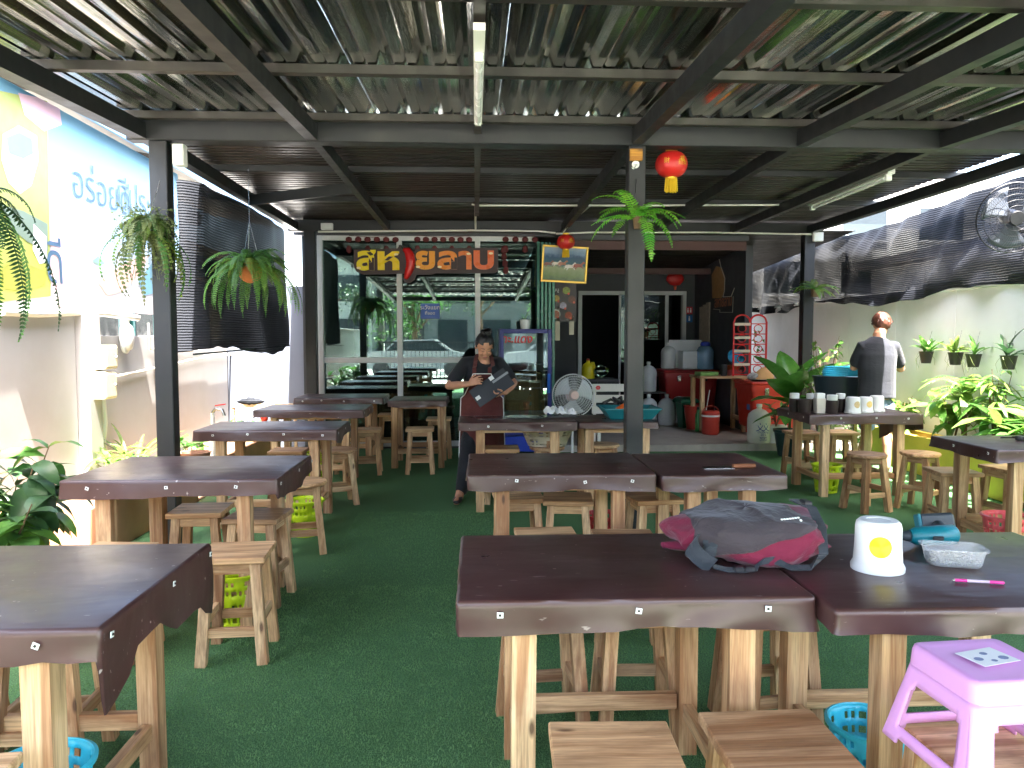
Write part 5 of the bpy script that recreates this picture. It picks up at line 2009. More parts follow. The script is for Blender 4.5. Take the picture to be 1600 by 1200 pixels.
# blue notice on the glass
q = at(672, 486, GY - .06)
bn = thing("blue_notice", "small blue board with white writing behind the middle glass panel", "notice", q)
MB().box(-.125, .125, -.01, .01, -.1, .1).build("board", plastic("notice_blue", lin(36, 80, 168)), bn)
obj("lettering", text_mesh("ระวังแยก", .075, .0), WHITEP, bn, (0, -.012, .045), FACE_CAM)
obj("lettering", text_mesh("ที่จอด", .06, .0), WHITEP, bn, (0, -.012, -.03), FACE_CAM)

# ---- framed horse picture
PY = 9.9
q = at(882, 413, PY)
fp = thing("framed_picture", "gold framed picture of horses hanging tilted beside the lantern", "picture", (q.x, PY, q.z), 0)
fp.rotation_euler = (R(4), R(3.0), 0)
fw, fh = 36 * PY / 1200, 28.5 * PY / 1200
GOLD = paint("gold_frame", lin(214, 176, 84), .35, .12, 12, metal=.6)
MB().box(-fw, fw, -.02, .01, fh - .028, fh, b=.006).box(-fw, fw, -.02, .01, -fh, -fh + .028, b=.006).box(-fw, -fw + .028, -.02, .01, -fh + .028, fh - .028, b=.006).box(fw - .028, fw, -.02, .01, -fh + .028, fh - .028, b=.006).build("frame", GOLD, fp)


def m_paint():
    m = NT("landscape_print")
    tc = m.n("ShaderNodeTexCoord")
    sp_ = m.n("ShaderNodeSeparateXYZ")
    m.l(tc.outputs['Object'], sp_.inputs[0])
    nz = m.noise(tc.outputs['Object'], 14, 5, .6)
    ad = m.n("ShaderNodeMath", operation='MULTIPLY_ADD')
    m.l(nz, ad.inputs[0]); ad.inputs[1].default_value = .12; m.l(sp_.outputs['Z'], ad.inputs[2])
    mr = m.n("ShaderNodeMapRange")
    mr.inputs['From Min'].default_value = -fh + .06; mr.inputs['From Max'].default_value = fh + .06
    m.l(ad.outputs[0], mr.inputs['Value'])
    col = m.ramp(mr.outputs[0], [(0, lin(60, 84, 52)), (.2, lin(116, 134, 84)), (.4, lin(150, 160, 120)), (.5, lin(58, 96, 104)), (.68, lin(44, 74, 112)), (.8, lin(120, 144, 176)), (1, lin(160, 176, 196))])
    m.set(base=col, rough=.15)
    return m.m


cv = MB().box(-fw + .028, fw - .028, -.004, .004, -fh + .028, fh - .028).build("print", m_paint(), fp)


def horse(cx, cz, s_, col, k):
    prof = [(-.5, .0), (-.42, .16), (-.2, .2), (.1, .17), (.28, .34), (.34, .42), (.42, .36), (.5, .26), (.44, .22), (.34, .24), (.27, .06), (.3, -.1), (.42, -.2), (.38, -.23), (.22, -.12), (.16, -.08), (-.1, -.08), (-.2, -.14), (-.3, -.3), (-.35, -.28), (-.3, -.1), (-.42, -.1), (-.52, -.24), (-.55, -.2), (-.46, -.02), (-.6, -.04), (-.62, .0)]
    MB().prism([(cx + x_ * s_, cz + z_ * s_) for x_, z_ in prof], .005, .007 + .0004 * k, Matrix.Rotation(R(90), 4, 'X')).build("painted_horse", paint("horse_%d" % k, lin(*col), .3, .2, 20), cv)


for k, (cx, cz, s_, col) in enumerate(((-.2, -.01, .13, (110, 60, 40)), (-.1, -.0, .12, (206, 196, 186)), (-.02, .0, .13, (150, 84, 54)), (.08, -.03, .15, (216, 210, 204)), (.19, -.015, .15, (146, 62, 44)))):
    horse(cx, cz, s_, col, k)

# ---- menu poster
PY2 = 10.9
q = at(880, 472, PY2)
mp = thing("menu_poster", "dark menu poster with seven food photographs under the horse picture", "poster", (q.x, PY2, q.z))
pw, ph = 20.5 * PY2 / 1200, 30 * PY2 / 1200
MB().box(-pw, pw, 0, .01, -ph, ph).build("board", paint("poster_dark", lin(58, 48, 50), .4, .12, 8), mp)
fd = [(383, 720, 62, (150, 160, 80)), (250, 825, 55, (206, 170, 96)), (460, 840, 55, (110, 70, 56)), (340, 920, 58, (180, 170, 190)), (240, 1035, 66, (180, 110, 84)), (415, 1050, 60, (176, 84, 60))]
for k, (cx, cy, r_, col) in enumerate(fd):
    x_ = (840 + cx / 8.57 - 880) * PY2 / 1200
    z_ = -(370 + cy / 8.57 - 472) * PY2 / 1200
    rr = r_ / 8.57 * PY2 / 1200
    M = Matrix.Rotation(R(90), 4, 'X')
    pl = MB().prism([(x_ + rr * math.cos(a * .4), z_ + rr * math.sin(a * .4)) for a in range(16)], .001, .003, M).build("printed_plate", plastic("plate_%d" % k, lin(*((226, 222, 214) if k == 4 else (84, 62, 56)))), mp)
    MB().prism([(x_ + rr * .8 * math.cos(a * .52) * (1 + .12 * math.sin(a * 3)), z_ + rr * .78 * math.sin(a * .52)) for a in range(12)], .0035, .005, M).build("printed_food", paint("food_%d" % k, lin(*col), .5, .5, 40), pl)
    MB().prism([(x_ + rr * .5 + .018 * math.cos(a), z_ - rr * .7 + .018 * math.sin(a)) for a in range(6)], .0055, .0065, M).build("price_dot", plastic("dot_%d" % k, lin(228, 106, 74)), pl)
obj("lettering", text_mesh("เมนู", .07, 0), WHITEP, mp, (-.11, -.003, ph - .1), FACE_CAM)
for k, (px_, py_, hh) in enumerate(((871, 527, 52), (893, 518, 30))):
    q_ = at(px_, py_ - hh / 2 + 5, PY2 + .01)
    o = MB().box(-.035, .035, -.01, .01, -hh / 2 * PY2 / 1200, hh / 2 * PY2 / 1200, b=.006).build("hanging_tag", CREAMP, None, q_)
    tag(o, ["long pale strip hanging below the menu poster, left", "short pale strip hanging below the menu poster, right"][k], "strip")

# ---- red lanterns
LRED = paint("lantern_red_silk", lin(196, 34, 32), .45, .06, 30, .1, 80)
LGOLD = paint("lantern_gold", lin(226, 186, 60), .35, .15, 12, metal=.4)
TASS = paint("tassel_yellow", lin(226, 190, 40), .8, .15, 60)


def lantern(px_, py_, Y, rpx, label, hook, text=True):
    q_ = at(px_, py_, Y)
    r_ = rpx * Y / 1200
    t = thing("paper_lantern", label, "lantern", q_, 0)
    prof = [(r_ * .35, -r_ * .8)] + [(r_ * math.cos(b) ** .8, r_ * .82 * math.sin(b)) for b in [R(-68 + 136 * i / 14) for i in range(15)]] + [(r_ * .35, r_ * .8)]
    n = 24
    MB().lathe(prof, n).build("globe", LRED, t, smooth=40)
    MB().lathe([(r_ * .36, r_ * .8), (r_ * .38, r_ * .95), (r_ * .3, r_ * .95)], 18).build("top_ring", LGOLD, t, smooth=40)
    MB().lathe([(r_ * .3, -r_ * .92), (r_ * .36, -r_ * .9), (r_ * .36, -r_ * .8)], 18).build("bottom_ring", LGOLD, t, smooth=40)
    ts = MB()
    for k in range(46):
        a = k * 2.4
        rr = r_ * (.1 + .24 * (k % 5) / 4)
        ts.tube([(math.cos(a) * rr, math.sin(a) * rr, -r_ * .9), (math.cos(a) * rr * 1.15, math.sin(a) * rr * 1.15, -r_ * (1.62 + .1 * rnd.random()))], r_ * .035, 4)
    ts.build("tassel", TASS, t)
    MB().tube([(0, 0, r_ * .9), (.01, 0, r_ * 1.3), (.015, 0, r_ * 1.5), (0, 0, r_ * 1.65), (-.02, 0, r_ * 1.5)], .003, 5).build("hook", BLACKP, t)
    MB().tube([(.01, 0, r_ * 1.6), (.01, 0, hook)], .0015, 4).build("cord", BLACKP, t)
    if text:
        for k, (ang, s_, z_) in enumerate(((28, "福", .15), (32, "招財", -.05), (-30, "財", .05))):
            me = text_mesh(s_, r_ * .38, 0)
            obj("lettering", wrap(me, r_ * 1.0, 0), LGOLD, t, (0, 0, r_ * z_), (0, 0, R(ang)))
    return t


lantern(1049, 257, 5.75, 25, "large red paper lantern with gold writing hung from the main beam", .2)
lantern(884, 378, 9.75, 14, "small red lantern hanging in front of the horse picture", .12)
q = at(1055, 436, KY - .1)
rf = thing("wall_lantern", "flat red fan shaped lantern on the dark kitchen wall", "lantern", q)
MB().lathe([(.02, -.12), (.09, -.11), (.17, -.02), (.15, .05), (.08, .13), (.02, .14)], 20, None, 1, .35).build("body", LRED, rf, smooth=60)
MB().lathe([(.02, -.2), (.03, -.13)], 10).build("tassel", plastic("tassel_orange", lin(200, 90, 60)), rf)

# ---- signs by the door, wall logo, bark board
for k, (py_, col, lab) in enumerate(((485, (200, 40, 60), "small red toilet sign beside the kitchen door"), (498, (30, 100, 170), "small blue toilet sign under the red one"))):
    q = at(1077, py_, KY - .012)
    t = thing("toilet_sign", lab, "sign", q)
    MB().box(-.06, .06, 0, .01, -.065, .065).build("plate", plastic("toilet_%d" % k, lin(*col)), t)
    for dx in ((-.025, .025) if k == 0 else (0,)):
        MB().box(dx - .014, dx + .014, -.003, -.001, -.04, .015).lathe([(.001, 0), (.013, 0)], 10, Matrix.Translation((dx, -.002, .032)) @ Matrix.Rotation(R(90), 4, 'X')).build("figure", WHITEP, t)
WB_ = onx(1118, 450, PX - .021)
lg = thing("wall_logo", "wooden pot shaped logo with lettering on the dark partition wall", "logo", (PX - .021, WB_.y, WB_.z))
def lpt(px_, py_):
    p_ = onx(px_, py_, PX - .021)
    return (-(p_.y - WB_.y), p_.z - WB_.z)
ML = Matrix.Rotation(R(90), 4, 'X')
BRZ = paint("logo_brown", lin(176, 134, 86), .55, .2, 10)
LINEW = paint("logo_outline", lin(220, 214, 200), .5, .1)
o = MB().prism([lpt(*z) for z in ((1114, 466), (1113, 430), (1120, 416), (1128, 418), (1133, 432), (1133, 452), (1128, 466))], .001, .012, ML).build("pot_shape", BRZ, lg, rot=(0, 0, R(-90)))
MB().tube([(lpt(*z)[0], -.014, lpt(*z)[1]) for z in ((1125, 405), (1128, 418), (1134, 435), (1133, 455), (1131, 464))], .006, 5).build("outline", LINEW, lg, rot=(0, 0, R(-90)))
MB().tube([(lpt(*z)[0], -.014, lpt(*z)[1]) for z in ((1131, 464), (1144, 463), (1149, 450))], .006, 5).tube([(lpt(*z)[0], -.014, lpt(*z)[1]) for z in ((1116, 483), (1126, 484), (1126, 488), (1146, 488), (1147, 463))], .005, 5).build("outline", LINEW, lg, rot=(0, 0, R(-90)))
me = text_mesh("สหายลาบ", .24, .002, offset=.004)
obj("lettering", me, paint("logo_rust", lin(176, 110, 84), .5, .1), lg, (-.006, lpt(1130, 472)[0] * -1, lpt(1130, 472)[1]), (R(90), 0, R(-90)))
bk0, bk1 = onx(1092, 500, PX - .022), onx(1112, 500, PX - .022)
bb = thing("bark_board", "weathered pale bark board leaning on the dark partition", "board", (PX - .03, (bk0.y + bk1.y) / 2, 1.3))
BARK = paint("bark_pale", lin(190, 178, 160), .85, .35, 14, .6, 40)
for k in range(3):
    MB().box(-.012, .005, -.3 + .2 * k, -.11 + .2 * k, -.35, .82 - .03 * k).build("plank", BARK, bb)

# ================================================================== OVERHEAD: LIGHTS, CONDUITS, BOXES, FANS
TUBEW = plastic("tube_glass_white", lin(240, 240, 240), .25)
t = thing("tube_light", "fluorescent tube fitting on the centre rail of the front roof", "lamp", (.02, 4.1, zb(4.1)))
s_ = .048
def ty(Y):
    return (0, Y - 4.1, s_ * (Y - 4.1) + .02)
MB().beam(ty(3.28), ty(5.0), .05, .03).build("fitting", WHITEP, t)
MB().tube([tuple(Vector(ty(3.62)) - Vector((0, 0, .035))), tuple(Vector(ty(4.85)) - Vector((0, 0, .035)))], .016, 10).build("tube", TUBEW, t, smooth=60)
for Y in (3.6, 4.87):
    MB().beam(tuple(Vector(ty(Y - .02)) - Vector((0, 0, .03))), tuple(Vector(ty(Y + .02)) - Vector((0, 0, .03))), .036, .04).build("end_cap", WHITEP, t)
# right fitting under a rafter
a, b_ = at(1267, 319, 8.55), at(1393, 267, 6.45)
t = thing("tube_light", "white fluorescent tube fitting under a rafter at the upper right", "lamp", a)
A = Vector((0, 0, 0)); B = Vector((a.x * 0 + .0, b_.y - a.y, 0))
B = Vector((.02, -1.25, 0))
B = Vector((b_.x - a.x, b_.y - a.y, b_.z - a.z))
MB().beam(A, B, .06, .045).build("fitting", WHITEP, t)
dn = Vector((0, 0, -.05))
MB().tube([A.lerp(B, .06) + dn, A.lerp(B, .94) + dn], .017, 10).build("tube", TUBEW, t, smooth=60)
for f in (.03, .97):
    q = A.lerp(B, f) + Vector((0, 0, -.04))
    MB().box(q.x - .025, q.x + .025, q.y - .02, q.y + .02, q.z - .035, q.z + .02, b=.005).build("end_cap", WHITEP, t)

CONDUIT = plastic("white_conduit", lin(224, 222, 214), .45)


def conduit(pts, r_, label):
    o0 = Vector(pts[0])
    o = MB().tube([Vector(p_) - o0 for p_ in pts], r_, 8).build("conduit_pipe", CONDUIT, None, o0, smooth=60)
    return tag(o, label, "pipe")


Yc = 8.53
conduit([at(737, 319, Yc), at(745, 321, Yc), at(1000, 321, Yc), at(1245, 320, Yc), at(1262, 318, Yc)], .011, "white cable pipe across the dark rear ceiling to the right lamp")
conduit([at(743, 321, Yc), at(743, 340, 9.3), at(743, 358, 10.05)], .012, "white cable pipe running back along the centre rail above the sign")
conduit([at(497, 362, 10.1), at(740, 360, 10.1), at(840, 361, 10.1), at(868, 364, 10.1)], .012, "white cable pipe along the top of the shop glass")
conduit([at(869, 365, 10.08), at(930, 363, 10.08), at(1100, 363, 10.08), at(1268, 366, 10.08)], .012, "white cable pipe from the small lantern to the right post")
conduit([at(923, 321, 8.6), at(900, 340, 9.3), at(880, 363, 10.0)], .009, "thin white cable pipe slanting down to the small lantern")
for k in range(7):
    pass


def wbox(px_, py_, Y, wpx, hpx, label, dep=.05):
    q_ = at(px_, py_, Y)
    w_, h_ = wpx * Y / 2400, hpx * Y / 2400
    t_ = thing("junction_box", label, "box", q_)
    MB().box(-w_, w_, -dep / 2, dep / 2, -h_, h_, b=.006).build("case", WHITEP, t_)
    MB().box(-w_ + .008, w_ - .008, -dep / 2 - .004, -dep / 2 - .0005, -h_ + .008, h_ - .008, b=.002).build("cover", WHITEP, t_)


wbox(640, 254, 7.6, 28, 13, "white box fixed under the dark rear ceiling left of centre", .12)
wbox(511, 354, 10.1, 18, 10, "small white box above the left corner of the shop glass")
wbox(281, 243, 5.53, 17, 32, "white upright box at the top of the left post", .08)
wbox(1278, 370, 10.05, 16, 14, "white box with a screw at the top of the right post")
wd = at(994, 242, 5.52)
o = MB().box(-.045, .045, -.012, .012, -.042, .042, b=.003).build("wood_block", wood("yellow_wood", 0, lin(222, 168, 74), lin(190, 130, 44), .45), None, wd)
tag(o, "small yellow wooden block at the top of the centre post", "block")
wd = at(993, 257, 5.53)
hk = thing("wall_hook", "white round hook below the wooden block on the centre post", "hook", wd)
MB().lathe([(.028, 0), (.026, .012), (.01, .016)], 18, Matrix.Rotation(R(90), 4, 'X')).build("disc", WHITEP, hk, smooth=40)
MB().tube([(0, -.015, 0), (0, -.03, -.01), (-.02, -.035, -.04), (-.035, -.035, -.03)], .003, 5).build("wire", CHROME, hk)

# ---- wall fan at the right edge
q = at(1583, 340, 6.6)
wf = thing("wall_fan", "black wire wall fan at the right edge in front of the net", "fan", (q.x, 6.6, q.z))
fan_head(wf, 0, .30, BLACKP, plastic("fan_black", lin(22, 23, 26)), plastic("dark_blade", lin(70, 76, 86), .6), (R(12), 0, R(-12)), 72, 5)
MB().tube([(.05, .12, -.02), (.25, .3, -.05), (.5, .4, -.1)], .02, 8).build("bracket", BLACKP, wf)
o = MB().tube([(0, 0, 0), (0, 0, 3.0)], .03, 8).build("fan_pole", BLACKM, None, (q.x + .55, 7.05, 0))
tag(o, "black pole just outside the frame that carries the wall fan", "pole")

# ---- left wall services
EBOX = plastic("cream_box", lin(218, 208, 180), .5)
q = onx(165, 600, XL + .08)
for k, (px_, py_, w_, h_, lab) in enumerate(((163, 558, 34, 36, "upper cream meter box on the left wall pillar"), (162, 602, 36, 42, "lower cream meter box on the left wall pillar"))):
    q = onx(px_, py_, XL + .13)
    t = thing("meter_box", lab, "box", q, 0)
    hz_ = h_ * q.y / 2400
    MB().box(-.07, .06, -.12, .12, -hz_, hz_, b=.01).build("case", EBOX, t)
    MB().box(.061, .068, -.1, .1, -hz_ + .02, hz_ - .02, b=.004).build("door", EBOX, t)
    MB().lathe([(.012, 0), (.01, .006)], 10, Matrix.Translation((.069, .07, 0)) @ Matrix.Rotation(R(90), 4, 'Y')).build("knob", CHROME, t)
q = onx(193, 527, XL + .03)
bl_ = thing("bulkhead_lamp", "oval white bulkhead lamp on the left wall", "lamp", q)
MB().lathe([(.11, 0), (.115, .03), (.1, .04)], 24, Matrix.Rotation(R(90), 4, 'Y') @ Matrix.Diagonal((1.35, .8, 1, 1))).build("back_plate", ALU, bl_, smooth=40)
MB().lathe([(.095, .04), (.085, .07), (.05, .085), (.001, .09)], 24, Matrix.Rotation(R(90), 4, 'Y') @ Matrix.Diagonal((1.35, .8, 1, 1))).build("diffuser", WHITEP, bl_, smooth=60)


def lcond(pp, r_, label, X=XL + .03):
    return conduit([onx(a_, b__, X) for a_, b__ in pp], r_, label)


lcond([(2, 487), (60, 490), (120, 488), (165, 490), (215, 497)], .03, "thick white pipe along the top of the left wall")
lcond([(172, 590), (230, 578), (300, 562), (345, 554), (415, 556)], .012, "thin white cable pipe rising along the left wall past the post")
lcond([(383, 635), (381, 580), (384, 562), (410, 559)], .012, "white water pipe bending up beside the far planter")
lcond([(232, 505), (234, 545), (256, 550), (320, 548)], .012, "white cable pipe below the bulkhead lamp")
lcond([(160, 625), (163, 660), (160, 690), (166, 725)], .03, "white drain pipe below the meter boxes")
q = onx(411, 553, XL + .05)
t = thing("junction_box", "small cream switch box at the end of the left wall pipe", "box", q)
MB().box(-.03, .03, -.06, .06, -.09, .09, b=.008).build("case", EBOX, t)
MB().box(.031, .036, -.02, .02, -.04, .04, b=.002).build("switch", WHITEP, t)
# tap
q = at(332, 645, 7.6)
tp_ = thing("garden_tap", "garden tap with a red lever on a white standpipe by the left wall", "tap", (q.x, 7.6, .3))
zz = q.z - .3
MB().tube([(0, 0, -.3), (0, 0, zz)], .02, 8).build("standpipe", CONDUIT, tp_, smooth=60)
MB().tube([(0, 0, zz), (.03, -.01, zz + .04), (.1, -.02, zz + .03), (.12, -.02, zz - .03)], .016, 8).build("spout", CHROME, tp_, smooth=60)
MB().beam((.03, 0, zz + .07), (.13, -.01, zz + .085), .02, .012).build("lever", plastic("lever_red", lin(200, 40, 36)), tp_)

# ---- left shade net hung at the canopy edge
NX = -2.41


def ln(u, v):
    y0, y1 = 6.75, 10.1
    Y = y0 + (y1 - y0) * u
    top = 2.88
    bot = 1.37 + .05 * math.sin(u * 7) + .04 * mnoise.noise(Vector((u * 9, 0, 2)))
    z = bot + (top - bot) * v
    x = .05 * math.sin(Y * 2.2 + v) * (1 - v * .5) + .05 * mnoise.noise(Vector((Y * 1.8, z * 1.5, 4)))
    if u < .1:
        k = (1 - u / .1)
        x -= .28 * k * (1 - .4 * v)
        Y += .18 * k * k
    return (x, Y - 8.4, z - 2.1)


MB().grid(ln, 110, 40).build("shade_net", NET, None, (NX, 8.4, 2.1), smooth=60)
tag(bpy.data.objects["shade_net.001"], "black shade net hanging from the left canopy edge behind the fern", "shade net")
o = MB().beam((NX, 6.7, 1.36), (NX, 10.1, 1.40), .015, .015).build("net_batten", BLACKM)
tag(o, "thin dark batten along the bottom of the left shade net", "batten")
# wire rack with black cloth in the far left planter
q = at(400, 640, 9.7)
wr = thing("wire_frame", "wooden topped wire frame at the far left corner", "frame", (q.x, 9.9, 0))
MB().box(-.35, .45, -.03, .03, .62, .66).build("top_bar", WX, wr)
gr = MB()
for k in range(12):
    gr.tube([(-.33 + k * .068, 0, .25), (-.33 + k * .068, 0, .62)], .003, 4)
for k in range(5):
    gr.tube([(-.34, 0, .28 + .075 * k), (.44, 0, .28 + .075 * k)], .003, 4)
gr.build("mesh", WHITEP, wr)
for sx in (-.34, .44):
    MB().box(sx - .015, sx + .015, -.02, .02, 0, .62).build("leg", WZ, wr)
o = MB().grid(lambda u, v: ((u - .5) * .34, .06 * math.cos(6.283 * v) * math.sin(math.pi * (.05 + .9 * u)), .05 + .05 * math.sin(6.283 * v) * math.sin(math.pi * (.05 + .9 * u)) * (1 + .5 * mnoise.noise(Vector((u * 8, v * 4, 1))))), 24, 12).build("net_bundle", NET, None, (q.x - .12, 9.9, .64), smooth=70)
tag(o, "bundle of black netting on the wooden topped wire frame", "bundle")

# ================================================================== PLANTS
def frond_mesh(name, L, up, droop, W, n=34, seed=0, pw=.75, fold=.25):
    """fern frond: arching midrib along +X with rows of narrow leaflets"""
    r2 = random.Random(seed)
    mb = MB()

    NS = 24
    C = [Vector((0, 0, 0))]
    for k in range(NS):
        e = R(up + (droop - up) * ((k + .5) / NS) ** .85)
        C.append(C[-1] + Vector((math.cos(e), .05 * math.cos(k * .25 + seed), math.sin(e))) * (L / NS))

    def P(t):
        f = min(max(t, 0), 1) * NS
        k = min(int(f), NS - 1)
        return C[k].lerp(C[k + 1], f - k)
    pts = [P(i / 12) for i in range(13)]
    mb.tube(pts, [.004 * (1 - .8 * i / 12) for i in range(13)], 4)
    step = L / n
    for i in range(n):
        t = (i + .6) / n
        p = P(t)
        tg = (P(min(1, t + .02)) - P(max(0, t - .02))).normalized()
        side = tg.cross(Vector((0, 0, 1)))
        if side.length < .05:
            side = Vector((0, 1, 0))
        side.normalize()
        nrm = side.cross(tg).normalized()
        w = W * min(1, .35 + t / .16) * (1 - t ** 3.5) + .003
        for sg_ in (-1, 1):
            d = (side * sg_ * .92 + tg * .35 - nrm * fold * r2.uniform(.4, 1.5)).normalized()
            e = p + d * w * r2.uniform(.85, 1.08)
            q = tg * step * pw
            m = p + d * w * .55 + nrm * .004
            mb.add([p - q * .4, p + q * .4, m + q * .52, e, m - q * .48], [(0, 1, 2, 4), (4, 2, 3)])
    return mb.mesh(name)


def fern(name, label, cat, loc, n, L, up, droop, W, mat, seed, var=.25, pot=None, nl=34, zr=(0, 360), dr_var=.35):
    t = thing(name, label, cat, loc)
    r2 = random.Random(seed)
    mes = [frond_mesh("frond", L * (1 + r2.uniform(-var, var)), up + r2.uniform(-22, 18), droop + r2.uniform(-20, 30), W * r2.uniform(.85, 1.15), nl, seed * 10 + k) for k in range(7)]
    for k in range(n):
        a = zr[0] + (zr[1] - zr[0]) * (k + r2.uniform(-.3, .3)) / n
        o = obj("frond", mes[k % 7], mat if not isinstance(mat, list) else None, t, (0, 0, r2.uniform(-.02, .02)), (R(r2.uniform(-12, 12)), R(r2.uniform(-14, 14)), R(a)))
    return t


def setmat(t, mats, seed=1):
    """give leaves one of several greens (per mesh)"""
    r2 = random.Random(seed)
    for o in t.children:
        if o.name.startswith(("frond", "leaf")) and len(o.data.materials) == 0:
            o.data.materials.append(r2.choice(mats))


# 1 plastic fern on the centre post
q = at(996, 340, BY - .12)
f1 = fern("post_fern", "bright green plastic fern fixed to the centre post", "fern", q, 17, .40, 55, -55, .05, PLASTIC_GREEN, 3, .2, nl=20)
fr_me = frond_mesh("frond", .40, -20, -100, .062, 22, 77)
obj("frond", fr_me, PLASTIC_GREEN, f1, (.03, -.03, 0), (0, 0, R(-80)))
MB().lathe([(.025, -.08), (.035, .0), (.03, .02)], 12).build("pot", STEMB, f1)
MB().tube([(0, .05, .28), (-.02, 0, .12), (0, 0, 0)], .003, 4).build("wire", BLACKP, f1)

# 2 hanging fern in a coconut husk
HY = 6.7
q = at(391, 415, HY)
f2 = fern("hanging_fern", "lush green fern in a round coconut husk hanging before the left net", "fern", (q.x, HY, q.z), 48, .43, 55, -80, .05, [0], 5, .2, nl=32)
for k in range(20):
    me = frond_mesh("frond", .56 + .010 * k, 30, -98, .045, 36, 300 + k)
    obj("frond", me, None, f2, (0, 0, -.02), (0, R(4), R(k * 26 + 7)))
setmat(f2, [LF1, LF1, LF2, LF4], 4)
MB().ball((0, 0, -.05), .1, .1, .1).build("coconut_husk", paint("coconut_fibre", lin(176, 108, 60), .9, .2, 30, .6, 60), f2, smooth=60)
for a in (0, 2.1, 4.2):
    MB().tube([(.09 * math.cos(a), .09 * math.sin(a), -.02), (0, 0, .38), (0, 0, 2.93 - q.z)], .002, 4).build("hanger_wire", CHROME, f2)

# 3 airy plant left of the left post
q = at(228, 352, 5.45)
f3 = fern("hanging_plant", "airy olive green trailing plant hanging at the left post", "plant", q, 60, .30, 55, -95, .035, [0], 8, .3, nl=18)
for k in range(22):
    me = frond_mesh("frond", .36 + .012 * k, 20, -100, .03, 18, 500 + k)
    obj("frond", me, None, f3, (rnd.uniform(-.06, .06), rnd.uniform(-.06, .06), -.05), (0, R(rnd.uniform(0, 30)), R(k * 57)))
tw = MB()
for k in range(150):
    a = rnd.uniform(0, 6.28)
    l_ = rnd.uniform(.08, .24)
    e = Vector((math.cos(a) * l_, math.sin(a) * l_ * .8, rnd.uniform(-.42, .14)))
    tw.tube([(0, 0, 0), e * .6 + Vector((0, 0, .05)), e], .0012, 3)
    for j in range(7):
        p = e * (.4 + .6 * j / 6) + Vector((rnd.gauss(0, .012), rnd.gauss(0, .012), rnd.gauss(.015, .012)))
        tw.add([(-.011, 0, 0), (0, -.006, .008), (.012, 0, .001), (0, .008, -.003)], [(0, 1, 2, 3)], Matrix.Translation(p) @ Matrix.Rotation(rnd.uniform(0, 6), 4, 'Z') @ Matrix.Rotation(rnd.uniform(-1, 1), 4, 'X'))
tw.build("twigs", LF5, f3)
setmat(f3, [LF5, LF2, LF5, LF4], 9)
MB().tube([(0, 0, 0), (.05, .08, .25), (.1, .12, .5)], .002, 4).build("hanger_wire", CHROME, f3)

# 4 dark fern hanging at the left edge
q = at(-22, 300, 3.3)
f4 = fern("hanging_fern", "dark drooping fern cut by the left picture edge", "fern", q, 7, .26, 10, -100, .05, LF3, 12, .25, nl=26)
me = frond_mesh("frond", .66, -30, -97, .05, 40, 801)
for k, (a, tilt, mt) in enumerate(((10, 0, LF3), (-20, 10, LF3), (40, 15, LF1), (-50, 20, LF2))):
    obj("frond", me.copy(), mt, f4, (0, 0, 0), (0, R(tilt), R(a)))
MB().tube([(0, 0, 0), (.0, 0, .45)], .003, 4).build("hanger_wire", CHROME, f4)

# 5 little fern on the right post
q = at(1274, 452, 9.95)
f5 = fern("post_fern", "little fern in a brown pot fixed to the right post", "fern", q, 14, .30, 50, -55, .05, [0], 15, .25, nl=18)
setmat(f5, [LF1, LF4])
MB().lathe([(.05, -.1), (.06, 0)], 10).build("pot", STEMB, f5)


# ---- broad leaves
def leaf_mesh(name, L, W, bend, fold=.15, n=10, tipp=1.0, wavy=.0, seed=0, petiole=0.0, shape=.85):
    mb = MB()
    vs, fs = [], []

    def P(t):
        return Vector((L * math.sin(bend * t) / max(bend, 1e-3) if bend else L * t, 0, L * (1 - math.cos(bend * t)) / max(bend, 1e-3) * -1 if bend else 0))
    for i in range(n + 1):
        t = i / n
        w = W * (math.sin(math.pi * (t ** shape)) ** .75 if 0 < t < 1 else 0) * .5 + .0006
        p = P(t)
        for k in (-1, -.5, 0, .5, 1):
            z = fold * abs(k) * w + wavy * math.sin(t * 22 + k * 2 + seed) * abs(k)
            vs.append((p.x, k * w, p.z + z))
    for i in range(n):
        for k in range(4):
            a = i * 5 + k
            fs.append((a, a + 1, a + 6, a + 5))
    mb.add(vs, fs)
    if petiole:
        mb.tube([(-petiole, 0, -petiole * .25), (-petiole * .4, 0, -.02), (0, 0, 0), (L * .35, 0, P(.35).z)], [.006, .006, .005, .003], 5)
    return mb.mesh(name, 60)


def spray(t, mes, n, mats, seed, tilt=(-70, -10), r=.02, z=0.0, zr=(0, 360), sc=(.75, 1.15)):
    r2 = random.Random(seed)
    for k in range(n):
        a = zr[0] + (zr[1] - zr[0]) * (k + r2.uniform(-.35, .35)) / n
        me = mes[k % len(mes)]
        o = obj("leaf", me, mats, t, (r2.uniform(-r, r), r2.uniform(-r, r), z + r2.uniform(-.01, .03)), (R(r2.uniform(-15, 15)), R(r2.uniform(*tilt)), R(a)))
        s_ = r2.uniform(*sc)
        o.scale = (s_, s_, s_)


